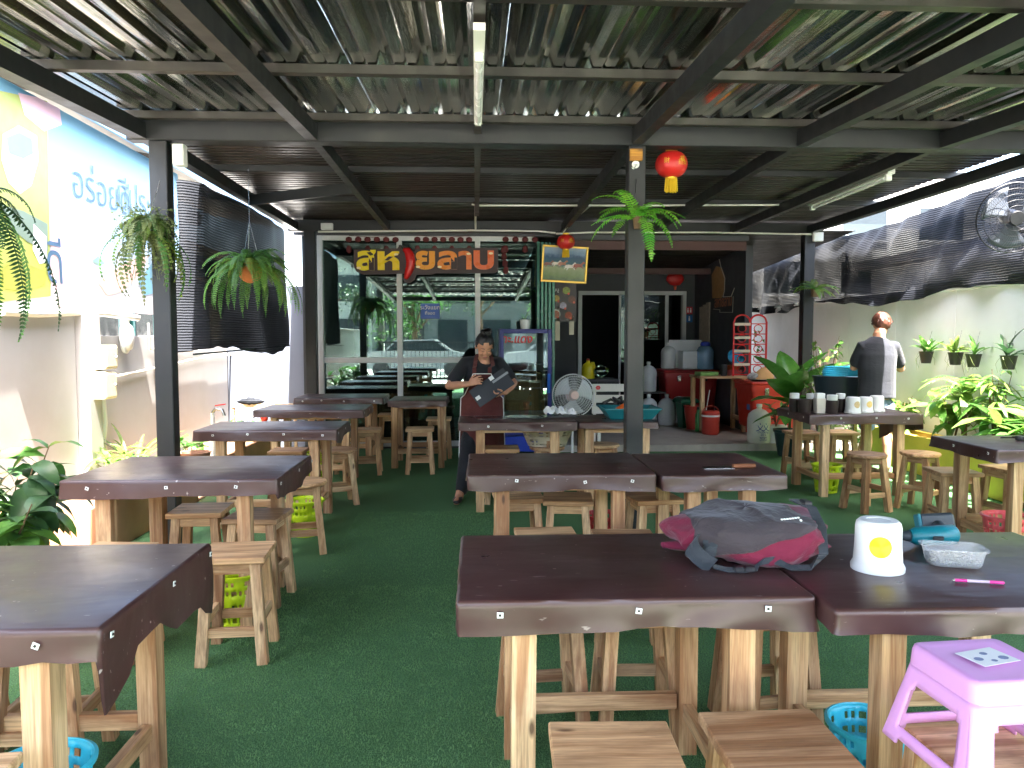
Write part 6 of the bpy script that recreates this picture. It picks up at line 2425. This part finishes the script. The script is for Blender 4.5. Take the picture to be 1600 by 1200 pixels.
def bush(label, loc, seed, mats, L=.22, W=.1, n=40, h=.35, spread=.2, name="leafy_shrub", bend=.8):
    """stems carrying separate leaves"""
    t = thing(name, label, "plant", loc)
    r2 = random.Random(seed)
    mes = []
    for k in range(4):
        m_ = leaf_mesh("leaf", L * r2.uniform(.8, 1.2), W * r2.uniform(.8, 1.2), bend * r2.uniform(.5, 1.5), .2, 6, seed=k, wavy=.004)
        m_.materials.append(mats[k % len(mats)])
        mes.append(m_)
    stems = MB()
    ns = max(4, n // 8)
    tips = []
    for k in range(ns):
        a = 2 * math.pi * k / ns + r2.uniform(-.4, .4)
        b = Vector((math.cos(a) * spread * r2.uniform(.3, 1), math.sin(a) * spread * r2.uniform(.3, 1), h * r2.uniform(.6, 1.15)))
        mid = b * .5 + Vector((0, 0, h * .12))
        stems.tube([(0, 0, 0), mid, b], [.008, .006, .003], 5)
        tips.append((mid, b))
    stems.build("stems", STEMB, t)
    for k in range(n):
        mid, b = tips[k % ns]
        f = r2.uniform(.15, 1.0)
        p = mid.lerp(b, f) if f > .3 else mid * (f / .3)
        o = obj("leaf", mes[k % 4], None, t, p, (R(r2.uniform(-25, 25)), R(r2.uniform(-55, 25)), r2.uniform(0, 6.28)))
        s_ = r2.uniform(.65, 1.15)
        o.scale = (s_, s_, s_)
    return t


# 6 large plants at the lower left edge
bush("dense dark leafy plant filling the lower left edge behind the near table", (-2.62, 4.3, .0), 21, [LF2, LF3, LF1, LF3], .28, .12, 150, .8, .5, bend=1.1)
sp = thing("snake_plant", "mottled sword leaves rising above the leafy plant at the left edge", "plant", (-2.85, 4.15, .35))
sm = [leaf_mesh("leaf", .55, .075, .35, .35, 10, seed=k) for k in range(2)]
spray(sp, sm, 9, leafm("mottled_sword_leaf", (.05, .09, .05, 1), (.14, .18, .11, 1), .15), 5, (-72, -32), .05)
bush("yellow green lily clump in the sunny bed beside the left post", (-2.98, 6.6, .25), 23, [LF4, LF1], .2, .05, 60, .3, .28)
gs = thing("grass_clump", "long pale arching leaves in the bed behind the left post", "plant", (-3.05, 6.95, .25))
spray(gs, [leaf_mesh("leaf", .6, .03, 1.1, .3, 10, seed=k) for k in range(3)], 22, LF4, 6, (-80, -45), .04)
bush("low green plant by the garden tap", (-2.9, 7.9, .25), 25, [LF1, LF2], .16, .07, 30, .22, .2)
bush("low dark plant in the far left planter", (-2.85, 9.5, .25), 26, [LF2, LF3], .14, .06, 36, .2, .3)
o = MB().ball((0, 0, 0), .045).build("red_ball", plastic("red_ball_plastic", lin(200, 60, 40)), None, at(413, 654, 9.2))
tag(o, "small red ball shaped ornament in the far left planter", "ornament")
# planter troughs along the left wall
for k, (ya_, yb_, lab) in enumerate(((5.2, 7.1, "terracotta coloured planter trough beside the second left table"), (7.4, 10.1, "terracotta coloured planter trough at the far left end"))):
    t = thing("planter_trough", lab, "planter", (-2.9, (ya_ + yb_) / 2, 0))
    xa, xb, yy2 = -.40, .36, (yb_ - ya_) / 2
    h_ = .36 if k == 0 else .3
    MB().box(xa, xb, -yy2, -yy2 + .06, 0, h_, b=.006).build("end_wall", PLANTER, t)
    MB().box(xa, xb, yy2 - .06, yy2, 0, h_, b=.006).build("end_wall", PLANTER, t)
    MB().box(xb - .06, xb, -yy2 + .061, yy2 - .061, 0, h_, b=.006).build("front_wall", PLANTER, t)

    def so(u, v):
        return (xa + .02 + (xb - xa - .09) * u, -yy2 + .06 + (2 * yy2 - .12) * v, h_ - .06 + .03 * mnoise.noise(Vector((u * 4, v * 12, k))))
    MB().grid(so, 10, 30).build("soil", SOIL, t, smooth=60)
o = MB().lathe([(.09, 0), (.13, .18), (.135, .19), (.12, .19), (.1, .05)], 18).build("clay_pot", paint("dark_clay", lin(132, 98, 78), .8, .1, 5), None, (at(305, 700, 6.9).x, 6.9, .3), smooth=40)
tag(o, "brown clay pot standing in the left bed just past the post", "pot")

# 8 big leaf plant in the green pot
PTY = 9.55
q = at(1233, 690, PTY)
bp = thing("potted_plant", "big broad leaved plant in a dark green pot beside the slab", "plant", (q.x, PTY, 0))
MB().lathe([(.13, 0), (.14, .02), (.185, .3), (.2, .31), (.2, .34), (.175, .34), (.16, .28), (.001, .28)], 26).build("pot", plastic("pot_green", lin(36, 58, 58), .4), bp, smooth=40)
MB().tube([(0, 0, .28), (.01, 0, .55), (.03, 0, .82)], [.02, .018, .012], 8).build("stem", LF2, bp)
BL = leafm("glossy_big_leaf", (.05, .17, .03, 1), (.1, .28, .05, 1), .4, .25)
for (az, tilt, L, W, z, roll) in ((80, -66, .82, .34, .72, 10), (-25, -50, .84, .34, .74, -25), (15, -62, .8, .33, .78, -10), (170, -62, .74, .34, .76, 20), (195, -22, .62, .28, .66, 0), (-60, -20, .6, .3, .7, 0), (-120, 2, .56, .24, .62, 0), (-100, -54, .66, .32, .72, 8), (-10, -12, .54, .28, .62, 10), (150, 2, .52, .24, .55, 0), (-150, -46, .62, .3, .7, 15)):
    me = leaf_mesh("leaf", L, W, .6, .3, 14, wavy=.003, seed=az, petiole=.16, shape=.8)
    obj("leaf", me, BL, bp, (.02, 0, z), (R(roll), R(tilt), R(az)))
bush("bushy dark plant in a white pot behind the green pot", (at(1214, 690, 10.15).x, 10.2, .3), 31, [LF3, LF2], .13, .05, 44, .25, .16)
o = MB().lathe([(.12, 0), (.15, .22), (.155, .23), (.135, .22), (.11, .03)], 20).build("white_pot", WHITEP, None, (at(1214, 690, 10.15).x, 10.2, .086), smooth=40)
tag(o, "white plastic pot holding the bushy dark plant", "pot")

# 9 orchids in hanging pots on the right wall
POTB = plastic("orchid_pot_black", lin(46, 42, 42), .5)
for k, (px_, py_, lab) in enumerate(((1447, 558, "orchid with upright leaves in the leftmost black wall pot"), (1493, 560, "wispy orchid in the second black wall pot from the left"), (1521, 563, "orchid in the third black wall pot from the left"), (1576, 566, "orchid with dark arching leaves in the rightmost black wall pot"))):
    q = onx(px_, py_, XR - .12)
    t = thing("orchid_pot", lab, "plant", q, 0, "orchids in hanging pots on the right wall")
    MB().lathe([(.05, -.07), (.075, .06), (.08, .065), (.065, .06), (.045, -.05)], 14).build("pot", POTB, t, smooth=40)
    spray(t, [leaf_mesh("leaf", .24 + .05 * (k == 3), .045 + .02 * (k in (0, 3)), .8, .3, 8, seed=j) for j in range(3)], 9 if k != 1 else 16, [LF1, LF4, LF1, LF3][k], 40 + k, (-85, -25), .03, .05, sc=(.6, 1.1))
    ro_ = MB()
    for j in range(5):
        a = rnd.uniform(0, 6.28)
        ro_.tube([(0, 0, .06), (.08 * math.cos(a), .08 * math.sin(a), .05), (.11 * math.cos(a + .4), .11 * math.sin(a + .4), -.02), (.09 * math.cos(a + .9), .09 * math.sin(a + .9), -.08 - .08 * rnd.random())], .0015, 3)
    ro_.build("roots", LF5, t)
    MB().tube([(0, 0, .06), (.06, 0, .3)], .002, 4).build("wire", CHROME, t)

# 10 right garden bed
for k, (xa, xb, ya_, yb_, lab) in enumerate(((4.86, 5.2, 7.5, 9.2, "yellow planter box behind the jar table"), (4.82, 5.2, 5.2, 7.3, "yellow planter box behind the right stools"))):
    t = thing("planter_box", lab, "planter", ((xa + xb) / 2, (ya_ + yb_) / 2, 0))
    w_, d_ = (xb - xa) / 2, (yb_ - ya_) / 2
    MB().box(-w_, w_, -d_, -d_ + .05, 0, .42, b=.006).build("end_wall", YPLANTER, t)
    MB().box(-w_, w_, d_ - .05, d_, 0, .42, b=.006).build("end_wall", YPLANTER, t)
    MB().box(-w_, -w_ + .05, -d_ + .051, d_ - .051, 0, .42, b=.006).build("front_wall", YPLANTER, t)
    MB().box(w_ - .05, w_, -d_ + .051, d_ - .051, 0, .42, b=.006).build("back_wall", YPLANTER, t)
    MB().box(-w_ + .051, w_ - .051, -d_ + .052, d_ - .052, .05, .36).build("soil", SOIL, t)
bush("broad pale green plant in the yellow planter box behind the jars", (4.98, 7.75, .36), 51, [LF4, LF1, LF4], .34, .12, 46, .55, .28)
f6 = fern("garden_fern", "feathery pale fern growing against the right wall", "fern", (5.0, 7.6, .95), 20, .5, 60, -60, .05, [0], 61, .25, nl=30)
setmat(f6, [LF4, LF1])
MB().tube([(0, 0, -.6), (0, 0, 0)], .03, 6).build("stem", STEMB, f6)
bush("striped leafy plant beside the right wall under the orchids", (5.0, 6.9, .36), 53, [LF1, LF4, LF2], .36, .09, 44, .42, .22, bend=.5)
bush("low leafy plant in the near yellow planter box", (5.0, 6.1, .36), 54, [LF2, LF1], .22, .12, 40, .25, .24)
bush("green shrub behind the left shoulder of the man", (4.35, 9.4, .0), 55, [LF1, LF4, LF2], .1, .045, 150, 1.35, .35)
bush("wispy green shrub near the far end of the right wall", (4.9, 10.6, .08), 56, [LF1, LF2], .12, .04, 90, 1.3, .25)
bush("green undergrowth behind the right edge table", (5.0, 5.5, .36), 57, [LF2, LF1, LF3], .24, .14, 50, .3, .25)
bn_ = thing("banana_plant", "young banana plant with big arching leaves at the right edge", "plant", (5.02, 6.15, .36))
for (az, tilt, L) in ((150, -55, .75), (215, -48, .7), (255, -62, .8), (190, -72, .85), (110, -45, .6), (285, -38, .6)):
    obj("leaf", leaf_mesh("leaf", L, .26, .95, .2, 16, wavy=.006, seed=az, petiole=.2), LF1, bn_, (0, 0, .18), (R(rnd.uniform(-20, 20)), R(tilt), R(az)))
MB().tube([(0, 0, 0), (0, 0, .3)], [.04, .03], 8).build("stem", LF4, bn_)

bush("pale leafy clump at the foot of the right wall behind the jar table", (4.95, 8.7, .36), 58, [LF4, LF1], .22, .09, 60, .45, .2)
bush("low bright plants along the right wall beyond the man", (4.9, 9.6, .0), 59, [LF4, LF1, LF2], .18, .07, 70, .6, .3)
bush("tall pale green plant against the right wall near the orchids", (5.05, 7.2, .36), 60, [LF4, LF1], .3, .05, 60, .75, .16, bend=1.0)
# washing stand with blue things in front of the man
q = at(1320, 590, 8.75)
ws = thing("wash_tub", "dark tub heaped with blue hose in front of the man", "tub", (q.x, 8.75, 0))
zt_ = q.z + .02
MB().lathe([(.28, zt_ - .3), (.33, zt_ - .02), (.34, zt_), (.3, zt_ - .02), (.26, zt_ - .25)], 26, Matrix.Diagonal((1.1, .8, 1, 1))).build("tub_wall", plastic("tub_dark_blue", lin(38, 48, 60)), ws, smooth=40)
for sx in (-1, 1):
    for sy in (-1, 1):
        MB().beam((sx * .2, sy * .15, zt_ - .29), (sx * .24, sy * .18, 0), .04, .04).build("leg", CHROME, ws)
hs = MB()
for k in range(5):
    hs.tube([((.26 - .015 * k) * math.cos(a) + .02 * math.sin(3 * a + k), .2 * math.sin(a), zt_ + .012 + .022 * k) for a in [2 * math.pi * i / 30 for i in range(31)]], .011, 6, caps=False)
hs.build("hose_coil", plastic("hose_blue", lin(60, 190, 226), .3), ws, smooth=60)

# ================================================================== PEOPLE
def skinm(name, col):
    m = NT(name)
    v = m.coord('Object')
    m.set(base=m.ramp(m.noise(v, 14, 4), [(.3, tuple(c * .88 for c in col[:3]) + (1,)), (.7, col)]), rough=.5, spec=.4)
    m.b.inputs['Subsurface Weight'].default_value = .08
    m.b.inputs['Subsurface Radius'].default_value = (.01, .005, .003)
    return m.m


SKIN_W = skinm("skin_tan", lin(196, 142, 112))
SKIN_M = skinm("skin_warm", lin(204, 152, 122))
HAIRK = paint("black_hair", lin(24, 21, 22), .45, .3, 60, .5, 160)
HAIRB = paint("reddish_brown_hair", lin(86, 48, 36), .5, .35, 60, .5, 140)
BLACKT = fabric("black_tshirt", lin(34, 35, 40), .85, .3)
NAVYT = fabric("faded_black_tshirt", lin(40, 42, 50), .9, .3)
BROWNA = fabric("brown_apron", lin(88, 42, 38), .85)
PANTSK = fabric("black_trousers", lin(28, 29, 34), .85)
DENIM = fabric("pale_denim", lin(120, 136, 160), .85)


def remesh(o, vox, it=4):
    m = o.modifiers.new("fuse", 'REMESH')
    m.mode = 'VOXEL'
    m.voxel_size = vox
    m.use_smooth_shade = True
    s_ = o.modifiers.new("relax", 'SMOOTH')
    s_.factor = .5
    s_.iterations = it
    return o


def limb(mb, pts, rs, n=12):
    mb.tube(pts, rs, n)
    for p_, r_ in ((pts[0], rs[0]), (pts[-1], rs[-1])):
        mb.ball(p_, r_, n=10, m=8)


def hand(mb, wrist, dirv, palmn, s_=1.0, curl=.5, flip=1):
    """palm plus five bent fingers; dirv = pointing direction, palmn = palm normal"""
    d = Vector(dirv).normalized()
    nrm = Vector(palmn).normalized()
    side = d.cross(nrm).normalized() * flip
    w = Vector(wrist)
    mb.tube([w - d * .01, w + d * .03, w + d * .085], .02, 10, ell=[(.021 * s_, .016 * s_), (.032 * s_, .015 * s_), (.036 * s_, .013 * s_)], up=nrm)
    for k, (off, L) in enumerate(((.030, .062), (.010, .072), (-.010, .068), (-.028, .052))):
        b = w + d * .085 * s_ + side * off * s_
        c = curl * (1 + .1 * k)
        p1 = b + (d * math.cos(c * .5) + nrm * math.sin(c * .5)) * L * .45 * s_ + side * off * .25
        p2 = p1 + (d * math.cos(c * 1.3) + nrm * math.sin(c * 1.3)) * L * .32 * s_
        p3 = p2 + (d * math.cos(c * 1.9) + nrm * math.sin(c * 1.9)) * L * .26 * s_
        limb(mb, [b - d * .02, b, p1, p2, p3], [.0095, .0095, .0085, .0078, .0065], 8)
    b = w + d * .03 * s_ + side * .03 * s_
    p1 = b + (d * .7 + side * .75 + nrm * .3).normalized() * .038 * s_
    p2 = p1 + (d * .9 + side * .25 + nrm * .4).normalized() * .03 * s_
    limb(mb, [w + d * .02 + side * .01, b, p1, p2], [.013, .013, .010, .008], 8)


def head_parts(t, c, M, skin_mb, s_=1.0):
    """adds the head to skin_mb; c centre, M rotation (face looks along -Y of M)"""
    T = Matrix.Translation(c) @ M
    skin_mb.ball((0, .01, .025), .077 * s_, .094 * s_, .092 * s_, 20, 14, T)
    skin_mb.ball((0, -.022, -.045), .060 * s_, .066 * s_, .070 * s_, 18, 12, T)
    skin_mb.ball((0, -.055, -.092), .028 * s_, .026 * s_, .02 * s_, 12, 8, T)
    skin_mb.ball((0, -.094, -.022), .013, .016, .014, 10, 8, T)
    skin_mb.tube([T @ Vector((0, -.084, .018)), T @ Vector((0, -.092, -.004)), T @ Vector((0, -.1, -.022))], [.008, .010, .012], 8)
    for sx in (-1, 1):
        skin_mb.ball((sx * .016, -.09, -.026), .008, .010, .008, 8, 6, T)
        skin_mb.ball((sx * .04, -.068, -.035), .022, .018, .022, 10, 8, T)
        skin_mb.ball((sx * .079, .008, -.008), .010, .02, .031, 10, 8, T)
        skin_mb.ball((sx * .03, -.076, .012), .017, .012, .011, 10, 8, T)
    skin_mb.ball((0, -.088, -.055), .024, .012, .008, 10, 6, T)
    skin_mb.ball((0, -.086, -.066), .020, .012, .008, 10, 6, T)
    return T


def face_bits(t, T, skin):
    dark = MATS["black_hair"]
    lip = MATS.get("lip_colour") or plastic("lip_colour", lin(150, 84, 78), .45)
    for sx in (-1, 1):
        MB().tube([T @ Vector((sx * .018, -.088, .008)), T @ Vector((sx * .031, -.0885, .004)), T @ Vector((sx * .043, -.082, .008))], [.0012, .0022, .0012], 6).build("eyelid_line", dark, t)
        MB().tube([T @ Vector((sx * .012, -.089, .030)), T @ Vector((sx * .03, -.089, .036)), T @ Vector((sx * .05, -.077, .031))], [.002, .0028, .0012], 6).build("eyebrow", dark, t)
    MB().tube([T @ Vector((-.024, -.091, -.060)), T @ Vector((-.008, -.1005, -.057)), T @ Vector((.008, -.1005, -.057)), T @ Vector((.024, -.091, -.060))], [.002, .0052, .0052, .002], 8).build("lips", lip, t, smooth=60)


def hair_cap(T, front=.05, s_=1.0, rough=.006, seed=0, low=-.06):
    """shell over skull; pushed inside the head where the face is"""
    def f(u, v):
        a = 2 * math.pi * u
        b = math.pi * (v - .5)
        d = Vector((math.cos(b) * math.cos(a), math.cos(b) * math.sin(a), math.sin(b)))
        p = Vector((d.x * .087 * s_, d.y * .104 * s_ + .012, d.z * .102 * s_ + .028))
        p *= 1 + rough * 6 * mnoise.noise(Vector((d.x * 5, d.y * 5, d.z * 2.5 + seed)))
        face = (p.y < -.02 and p.z < front + .03 * (abs(p.x) < .03)) or (p.y < .035 and p.z < .0) or p.z < low
        if face:
            p = Vector((d.x * .06, d.y * .075 + .015, d.z * .075 + .02))
        return T @ p
    return MB().grid(f, 44, 30, True)


# ---------------------------------------------------------------- the woman
def woman():
    WY_ = 7.34
    base = at(735, 700, WY_)
    B = Vector((base.x, WY_, 0))
    t = thing("person", "person in black t-shirt and brown apron looking down at a dark menu board", "person", B)

    def J(px_, py_, Y):
        return at(px_, py_, Y) - B

    sk = MB()
    pel, wai, che, nb_ = J(752, 652, 7.36), J(753, 622, 7.35), J(753, 582, 7.36), J(756, 559, 7.33)
    hc = J(757, 541, 7.24)
    MR = Matrix.Rotation(R(10), 4, 'Z') @ Matrix.Rotation(R(36), 4, 'X')
    T = head_parts(t, hc, MR, sk, 1.0)
    limb(sk, [nb_ + Vector((0, .0, -.04)), nb_ + Vector((0, -.01, .02)), hc + Vector((0, .03, -.03))], [.062, .052, .05])
    sl, sr = J(727, 568, 7.35), J(780, 568, 7.37)
    el, er = J(702, 603, 7.2), J(802, 599, 7.24)
    wl, wr_ = J(732, 600, 7.03), J(789, 613, 7.02)
    limb(sk, [sl, el.lerp(sl, .5), el, wl.lerp(el, .6), wl], [.055, .05, .043, .040, .026])
    limb(sk, [sr, er.lerp(sr, .5), er, wr_.lerp(er, .6), wr_], [.055, .05, .043, .040, .026])
    sk.tube([pel, wai, che, nb_ + Vector((0, 0, -.02))], .1, 16, ell=[(.15, .11), (.135, .1), (.15, .1), (.06, .05)])
    hand(sk, wl, (.75, -.25, .30), (.15, .9, -.35), 1.0, .5, 1)
    hand(sk, wr_, (-.8, -.3, -.25), (.1, .5, .8), 1.0, .7, -1)
    fl_ = at(717, 784, 6.98) - B
    fl_.z = .05
    fr_ = Vector((.22, .1, .05))
    kl = Vector((pel.x - .12, -.12, .46))
    kr = Vector((pel.x + .12, .02, .46))
    limb(sk, [Vector((fl_.x + .02, fl_.y + .09, .12)), Vector((fl_.x, fl_.y + .02, .035)), Vector((fl_.x - .02, fl_.y - .10, .02))], [.04, .04, .03])
    limb(sk, [Vector((fr_.x, fr_.y + .0, .12)), Vector((fr_.x, fr_.y - .05, .035)), Vector((fr_.x + .02, fr_.y - .16, .02))], [.04, .04, .03])
    limb(sk, [pel + Vector((-.07, 0, -.02)), kl, Vector((fl_.x + .02, fl_.y + .09, .12))], [.08, .06, .04])
    limb(sk, [pel + Vector((.07, 0, -.02)), kr, Vector((fr_.x, fr_.y, .12))], [.08, .06, .04])
    body = remesh(sk.build("body", SKIN_W, t), .0055, 3)
    face_bits(t, T, SKIN_W)
    # clothes
    sh = MB()
    sh.tube([pel + Vector((0, 0, -.02)), wai, J(753, 600, 7.36), che, J(754, 566, 7.36), nb_ + Vector((0, .01, -.012))], .1, 22, ell=[(.185, .14), (.178, .13), (.178, .132), (.178, .12), (.165, .1), (.085, .075)])
    limb(sh, [sl + Vector((.04, 0, .0)), sl, el.lerp(sl, .5), el.lerp(sl, .28)], [.07, .07, .068, .068])
    limb(sh, [sr + Vector((-.04, 0, 0)), sr, er.lerp(sr, .5), er.lerp(sr, .28)], [.07, .07, .068, .068])
    remesh(sh.build("tshirt", BLACKT, t), .011, 4)
    pn = MB()
    limb(pn, [pel + Vector((-.07, 0, .0)), kl, Vector((fl_.x + .025, fl_.y + .08, .10))], [.115, .085, .062])
    limb(pn, [pel + Vector((.07, 0, .0)), kr, Vector((fr_.x, fr_.y, .10))], [.115, .085, .062])
    pn.ball(pel, .175, .135, .13)
    remesh(pn.build("trousers", PANTSK, t), .013, 4)
    for f_, nm in ((fl_, 0), (fr_ + Vector((0, -.05, 0)), 1)):
        s2 = MB()
        s2.tube([(f_.x + .01, f_.y + .10, .03), (f_.x, f_.y + .04, .035), (f_.x - .012, f_.y - .06, .03), (f_.x - .02, f_.y - .13, .02)], .04, 12, ell=[(.034, .028), (.04, .03), (.046, .027), (.03, .016)])
        remesh(s2.build("sandal", BLACKP, t), .008, 2)
    # apron wrapped round the front
    ztop, zw, zh = J(756, 584, 7.2).z, J(752, 622, 7.2).z, J(752, 716, 7.2).z

    def apr(u, v):
        z = zh + (ztop - zh) * v
        if z > zw:
            k = (z - zw) / (ztop - zw)
            half = .19 - .105 * k ** .7
            ry = .150 - .0 * k
        else:
            k = (zw - z) / (zw - zh)
            half = .20 + .02 * k
            ry = .155 + .03 * k
        x = (u - .5) * 2 * half
        c = max(0.0, 1 - (x / .24) ** 2)
        y = -ry * math.sqrt(c) - .012 + .008 * math.sin(u * 21) * (1 - v)
        return (wai.x + x, wai.y + y, z)
    ap = MB().grid(apr, 36, 40).build("apron", BROWNA, t, smooth=70)
    ap.modifiers.new("thickness", 'SOLIDIFY').thickness = .004
    for uu in (0, 1):
        MB().tube([Vector(apr(uu, i / 24)) + Vector((0, -.003, 0)) for i in range(25)], .0045, 5).build("piping", WHITEP, ap)
    MB().tube([Vector(apr(i / 12, 1)) + Vector((0, -.003, 0)) for i in range(13)], .0045, 5).build("piping", WHITEP, ap)
    pk = [(.28, .47), (.28, .40), (.34, .36), (.66, .36), (.72, .40), (.72, .47)]
    MB().tube([Vector(apr(*q_)) + Vector((0, -.005, 0)) for q_ in pk], .003, 5).build("pocket_edge", WHITEP, ap)
    for sx, ua in ((-1, .08), (1, .92)):
        a_ = Vector(apr(ua, 1))
        ribbon([a_, a_ + Vector((-.0 * sx, -.012, .06)), Vector((nb_.x + sx * .085, che.y - .112, che.z + .07)), Vector((nb_.x + sx * .075, nb_.y - .055, nb_.z - .005)), Vector((nb_.x + sx * .06, nb_.y + .03, nb_.z + .035))], .036, .004, (1, 0, .1)).build("apron_strap", BROWNA, t, smooth=60)
    # hair
    hr = hair_cap(T, .062, 1.02, .005, 2, -.05)
    hr.ball((.008, .045, .128), .036, .036, .028, 14, 10, T)
    for k in range(16):
        a = k * 1.1
        hr.tube([T @ Vector((.01, .045, .128)), T @ Vector((.01 + .045 * math.cos(a), .045 + .04 * math.sin(a), .14 + .012 * math.sin(k * 2.3))), T @ Vector((.01 + .055 * math.cos(a + .4), .045 + .05 * math.sin(a + .4), .128))], [.012, .009, .003], 5)
    for k in range(7):
        hr.tube([T @ Vector((.05 + .004 * k, -.03, .07)), T @ Vector((.082, -.03 + .01 * k, .02)), T @ Vector((.083 + .004 * k, -.02 + .01 * k, -.03 - .005 * k))], [.008, .006, .002], 5)
        hr.tube([T @ Vector((-.05 - .004 * k, -.025, .07)), T @ Vector((-.081, -.02 + .01 * k, .03)), T @ Vector((-.083, .0 + .01 * k, -.01))], [.008, .006, .002], 5)
    hr.build("hair", HAIRK, t, smooth=70)
    # the board she holds
    c0 = [at(786, 574, 7.06), at(804, 600, 6.98), at(750, 637, 6.94), at(733, 612, 7.02)]
    ctr = sum(c0, Vector()) / 4
    bd = thing("menu_board", "dark square menu board with white tags held by the woman", "board", ctr)
    ex = (c0[1] - c0[2]).normalized()
    nz_ = ex.cross(c0[0] - c0[1]).normalized()
    if nz_.y > 0:
        nz_ = -nz_
    ey = nz_.cross(ex)
    Mb = Matrix((ex, ey, nz_)).transposed().to_4x4()
    if ey.z < 0:
        pass
    hw = ((c0[1] - c0[2]).length + (c0[0] - c0[3]).length) / 4
    hh_ = ((c0[0] - c0[1]).length + (c0[3] - c0[2]).length) / 4
    MB().box(-hw, hw, -hh_, hh_, -.004, .004, Mb, b=.002).build("panel", paint("board_dark", lin(44, 47, 54), .5, .05, 4), bd)
    tg = MB().box(-.022, .022, -.018, .018, .0045, .006, Mb @ Matrix.Translation((-hw + .035, 0 - .01, 0)))
    tg.build("white_tag", WHITEP, bd)
    MB().box(-.022, .022, -.02, .02, .0045, .006, Mb @ Matrix.Translation((hw * .25, hh_ - .02, 0))).build("white_tag", WHITEP, bd)
    MB().box(-.085, .085, -.011, .011, .0045, .006, Mb @ Matrix.Translation((hw * .62, hh_ * .35, 0))).build("grey_strip", plastic("strip_grey", lin(150, 152, 156)), bd)


woman()


# ---------------------------------------------------------------- the man at the right, seen from behind
def man():
    MY = 8.25
    b0_ = at(1368, 700, MY)
    B = Vector((b0_.x, MY, 0))
    t = thing("person", "person in dark t-shirt with reddish hair seen from behind at the right wall", "person", B)

    def J(px_, py_, Y):
        return at(px_, py_, Y) - B
    sk = MB()
    pel, wai, che, nb_ = J(1369, 632, 8.28), J(1370, 596, 8.26), J(1371, 556, 8.25), J(1374, 527, 8.27)
    hc = J(1377, 508, 8.34)
    MR = Matrix.Rotation(R(170), 4, 'Z') @ Matrix.Rotation(R(26), 4, 'X')
    T = head_parts(t, hc, MR, sk, 1.08)
    limb(sk, [nb_ + Vector((0, 0, -.04)), nb_ + Vector((0, .01, .03)), hc + Vector((0, -.02, -.03))], [.07, .064, .06])
    sl, sr = J(1347, 543, 8.27), J(1397, 543, 8.27)
    el, er = J(1334, 574, 8.36), J(1407, 576, 8.36)
    wl, wr_ = J(1342, 560, 8.66), J(1396, 566, 8.66)
    limb(sk, [sl, el.lerp(sl, .5), el, wl.lerp(el, .6), wl], [.06, .054, .046, .042, .028])
    limb(sk, [sr, er.lerp(sr, .5), er, wr_.lerp(er, .6), wr_], [.06, .054, .046, .042, .028])
    sk.tube([pel, wai, che, nb_ + Vector((0, 0, -.02))], .1, 16, ell=[(.15, .11), (.145, .1), (.17, .11), (.06, .055)])
    hand(sk, wl, (.3, .9, -.1), (.3, 0, -.9), 1.05, .6, 1)
    hand(sk, wr_, (-.3, .9, -.1), (-.3, 0, -.9), 1.05, .6, -1)
    legs = []
    for sx, dy in ((-1, .02), (1, -.03)):
        hip = pel + Vector((sx * .085, 0, -.02))
        kn = Vector((pel.x + sx * .1, dy + .01, .47))
        an = Vector((pel.x + sx * .11, dy, .08))
        legs.append((hip, kn, an))
        limb(sk, [hip, kn + Vector((0, 0, .12)), kn, kn.lerp(an, .35) + Vector((0, -.015, 0)), an], [.085, .068, .056, .056, .036])
        limb(sk, [an, an + Vector((0, .03, -.045)), an + Vector((sx * .01, .15, -.06))], [.036, .036, .026])
    remesh(sk.build("body", SKIN_M, t), .006, 3)
    face_bits(t, T, SKIN_M)
    sh = MB()
    hem = J(1369, 622, 8.26)
    sh.tube([hem, wai, J(1370, 575, 8.25), che, J(1372, 540, 8.26), nb_ + Vector((0, 0, -.01))], .1, 22, ell=[(.205, .15), (.2, .145), (.205, .145), (.21, .14), (.19, .12), (.095, .085)])
    limb(sh, [sl + Vector((.04, 0, 0)), sl, el.lerp(sl, .5), el.lerp(sl, .3)], [.078, .078, .072, .072])
    limb(sh, [sr + Vector((-.04, 0, 0)), sr, er.lerp(sr, .5), er.lerp(sr, .3)], [.078, .078, .072, .072])
    remesh(sh.build("tshirt", NAVYT, t), .011, 4)
    pn = MB()
    for hip, kn, an in legs:
        limb(pn, [hip, hip.lerp(kn, .6), kn + Vector((0, 0, .08))], [.115, .1, .095])
    pn.ball(pel, .17, .13, .13)
    remesh(pn.build("shorts", DENIM, t), .013, 4)
    for hip, kn, an in legs:
        s2 = MB()
        s2.box(an.x - .05, an.x + .05, an.y - .06, an.y + .2, .002, .02, b=.01)
        s2.build("sandal", BLACKP, t)
    hr = hair_cap(T, .055, 1.14, .012, 5, -.13)
    r2 = random.Random(4)
    for k in range(90):
        a = r2.uniform(0, 6.28)
        b = r2.uniform(-.2, 1.5)
        d = Vector((math.cos(b) * math.cos(a), math.cos(b) * math.sin(a), math.sin(b)))
        if d.y < -.45 and d.z < .5:
            continue
        p = Vector((d.x * .088, d.y * .104 + .012, d.z * .102 + .03))
        hr.tube([T @ (p * .96), T @ (p * 1.1 + Vector((0, 0, -.012))), T @ (p * 1.12 + Vector((r2.gauss(0, .008), r2.gauss(0, .008), -.035)))], [.012, .008, .002], 5)
    hr.build("hair", HAIRB, t, smooth=70)


man()
